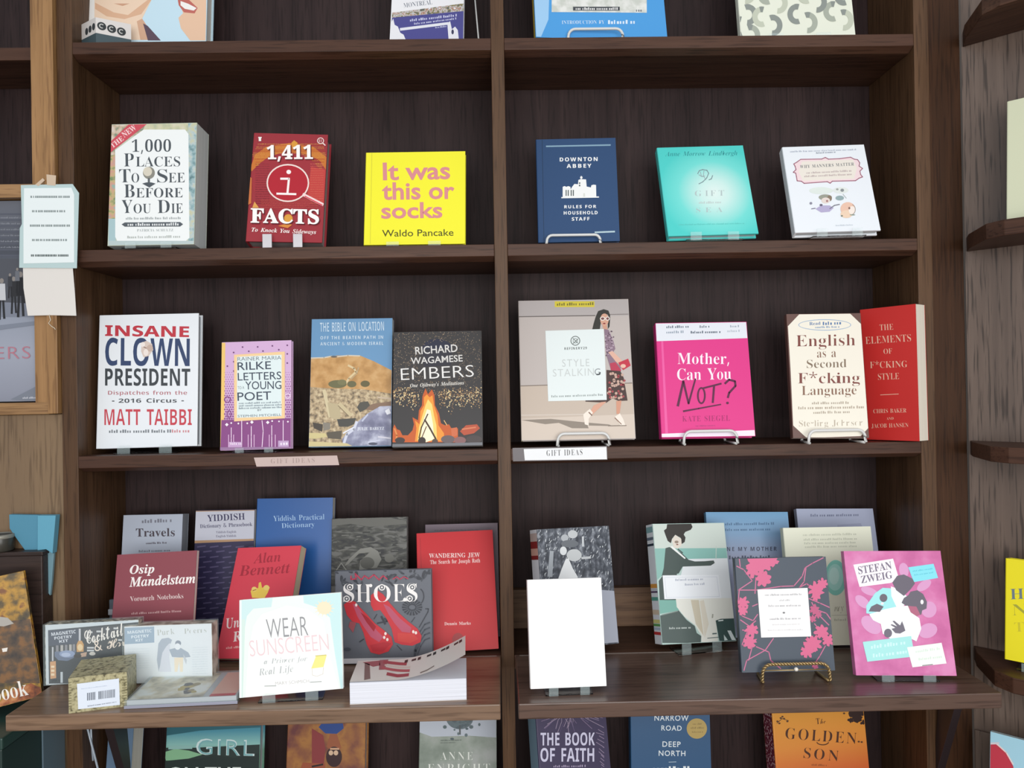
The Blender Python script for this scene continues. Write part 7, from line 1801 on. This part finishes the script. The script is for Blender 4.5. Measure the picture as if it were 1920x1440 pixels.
# dark box with a cup, and the blue paper bag
zt = at_y(70, 1034, -.024).z
box = tag(empty('wooden_box', (-.80, -.01, -.62)), 'dark brown wooden box behind the autumn leaf book', 'box')
xr = at_y(79, 1060, -.024).x
DKB = wood('dark_box_wood', '#2a201c', '#352824', '#43332c', 'x', 1, .4)
mb = MB(); mb.box(-.2, xr + .80, -.014, .0125, zc + .62 + .0003, zt + .62 - .0063, DKB); mb.build('body', box, .0015)
mb = MB(); mb.box(-.203, xr + .802, -.016, .0128, zt + .62 - .006, zt + .62, DKB); mb.build('lid', box, .0012)
pc = at_y(2, 1034, -.014)
cup = tag(empty('cup', (pc.x, -.0145, zt + .0003)), 'dark round tin with a pale rim on the wooden box at the left edge', 'cup')
hc_ = at_y(5, 1002, -.0145).z - zt
mb = MB(); mb.lathe([(0, .0), (.0165, 0), (.018, .002), (.018, hc_ - .003), (.0165, hc_), (.0155, hc_ - .001), (.0155, .003), (0, .003)], (0, 0, 0), metal('dark_tin', '#3c3a34', .3)); mb.build('body', cup)
mb = MB(); mb.lathe([(.0182, hc_ - .005), (.0188, hc_ - .003), (.0182, hc_ + .0006), (.016, hc_ + .0006), (.016, hc_ - .002)], (0, 0, 0), metal('pale_rim', '#8a887e', .4, .2)); mb.build('rim', cup)

yb = -.006
c = at_y(65, 1000, yb)
root = tag(empty('paper_bag', c), 'light blue folded paper bag hanging against the tan panel at left', 'bag')


def bag(name, pts, d0, d1, mat):
    P = [at_y(px, py, yb) - c for px, py in pts]; n = len(P)
    mb = MB(); mb.keep_normals = True
    mb.add([(p.x, p.y - d0, p.z) for p in P] + [(p.x, p.y + d1, p.z) for p in P], [tuple(range(n)), tuple(range(2 * n - 1, n - 1, -1))] + [(i, i + n, (i + 1) % n + n, (i + 1) % n) for i in range(n)], mat)
    mb.build(name, root, .0006)


BL1, BL2, BL3 = paper('#62a3bb', .55), paper('#528da6', .55), paper('#7397a2', .4)
bag('left_panel', [(20, 964), (76, 965), (74, 1030), (52, 1034), (36, 1012), (21, 990)], .004, .004, BL2)
bag('front_panel', [(76.3, 965), (110, 965), (104, 1036), (92, 1028), (76, 1030)], .008, .004, BL1)
bag('folded_tail', [(82, 1031), (92, 1029), (103, 1037), (99, 1090), (96, 1116), (90, 1108), (84, 1060)], .003, .002, BL3)

# ------------------------------------------------------------------ right edge, on the slanting unit
MC = Matrix.Translation(corner.location) @ Matrix.Rotation(RAD(-45), 4, 'Z')


def wall_book(name, px, shelf, off, W, H, T, tilt, label, base, artf, lift=.0, **kw):
    """stands on the slanting unit with its left edge seen at px"""
    best = None
    for i in range(0, 500):
        t = i * .001
        p = MC @ Vector((t, -off, SHELF_Z[shelf] + 1.0 + .02))
        d = abs(proj(p)[0] - px)
        if best is None or d < best[0]: best = (d, t)
    p = MC @ Vector((best[1] + W / 2, -off, 0))
    pose = (p.x, p.y, SHELF_Z[shelf] + lift + T * sin(RAD(tilt)) + .0003, -45, tilt, 0, W, H, T)
    return make_book(name, pose, label, base, artf, **kw), pose


wall_book('hardcover_book', 1886, 2, .070, .15, .178, .02, 6, 'pale cream hardcover standing at the right edge, on the upper corner shelf', '#d7dbbd', None, spine='#bccbb6')
_, yp_ = wall_book('hardcover_book', 1883, 4, .072, .13, .142, .022, 7, 'bright yellow book with blue capitals at the right edge, on the lower corner shelf', '#f0e322',
          lambda a: a.crop(1680, 720, 2).text('HOW', 430, 808, 600, 800, 40, '#6f7f86', 'serif', -.006).text('NOT', 438, 868, 610, 860, 42, '#a9a83c', 'serif', -.014).text('TO', 445, 930, 530, 925, 36, '#d3c82e', 'serif', -.016), lift=.008, spine='#c9c24a')
acrylic_stand(yp_[0], yp_[1], SHELF_Z[4], .1, 'clear stand under the bright yellow book at the right edge', -45, 7, .012)
wall_book('picture_book', 1852, 5, .100, .2, .218, .008, 8, 'red and pale blue book at the bottom right corner', '#a9d8ea',
          lambda a: a.crop(1640, 1200, 6).poly([(1230, 1160), (1350, 1160), (1470, 1260), (1560, 1420), (1600, 1800), (1200, 1800)], '#c43a4c').line([(1370, 1165), (1480, 1265), (1560, 1400)], 14, '#f0dcd8').line([(1300, 1165), (1400, 1160)], 22, '#d9d4da'), hard=False)

# ------------------------------------------------------------------ under the left ledge, far left
xs = at_y(208, 1400, .03)
ps = (xs.x, .03, -.728 + .004, -6, 8, 0, .042, .2, .03)
make_book('paperback_book', ps, 'narrow grey-blue book under the left ledge, leftmost on the bottom shelf', '#6d88a4',
          lambda a: a.poly([(0, 0), (.3, 0), (.6, 1), (.2, 1)], '#55708f').poly([(.75, 0), (1, 0), (1, 1), (.8, 1)], '#8aa2b8') if False else a, hard=False, group=G5)
root = tag(empty('acrylic_stand', (xs.x - .016, .006, -.728)), 'clear bent strip stand in front of the narrow grey-blue book', 'book stand', 'clear acrylic book stands')
mb = MB(); mb.tube([(-.012, .0, .24), (.0, -.004, .2), (.012, -.008, .16), (.014, -.01, .002)], .0016, metal('milky_strip', '#a8b4c0', .2)); mb.build('strip', root)
mb = MB(); mb.tube([(-.002, .0, .24), (.0, -.002, .2), (.003, -.004, .17)], .0014, metal('milky_strip', '#a8b4c0', .2)); mb.build('strip', root)
# stand peeping out left of the maroon book
pp = at_y(213, 1130, .05)
root = tag(empty('acrylic_stand', (pp.x, .05, SHELF_Z[4])), 'grey plastic stand showing left of the maroon book', 'book stand', 'grey plastic stands')
GP = metal('grey_plastic', '#59626c', .3)
mb = MB(); mb.box(-.006, .004, -.002, .004, .0003, .085, GP); mb.build('post', root, .0006)
mb = MB(); mb.box(-.006, .024, -.006, -.0022, .062, .071, metal('pale_plastic', '#a9adb4', .3)); mb.build('crossbar', root, .0006)
mb = MB(); mb.box(-.012, .05, -.02, -.0065, .0003, .004, GP); mb.build('foot', root, .0006)
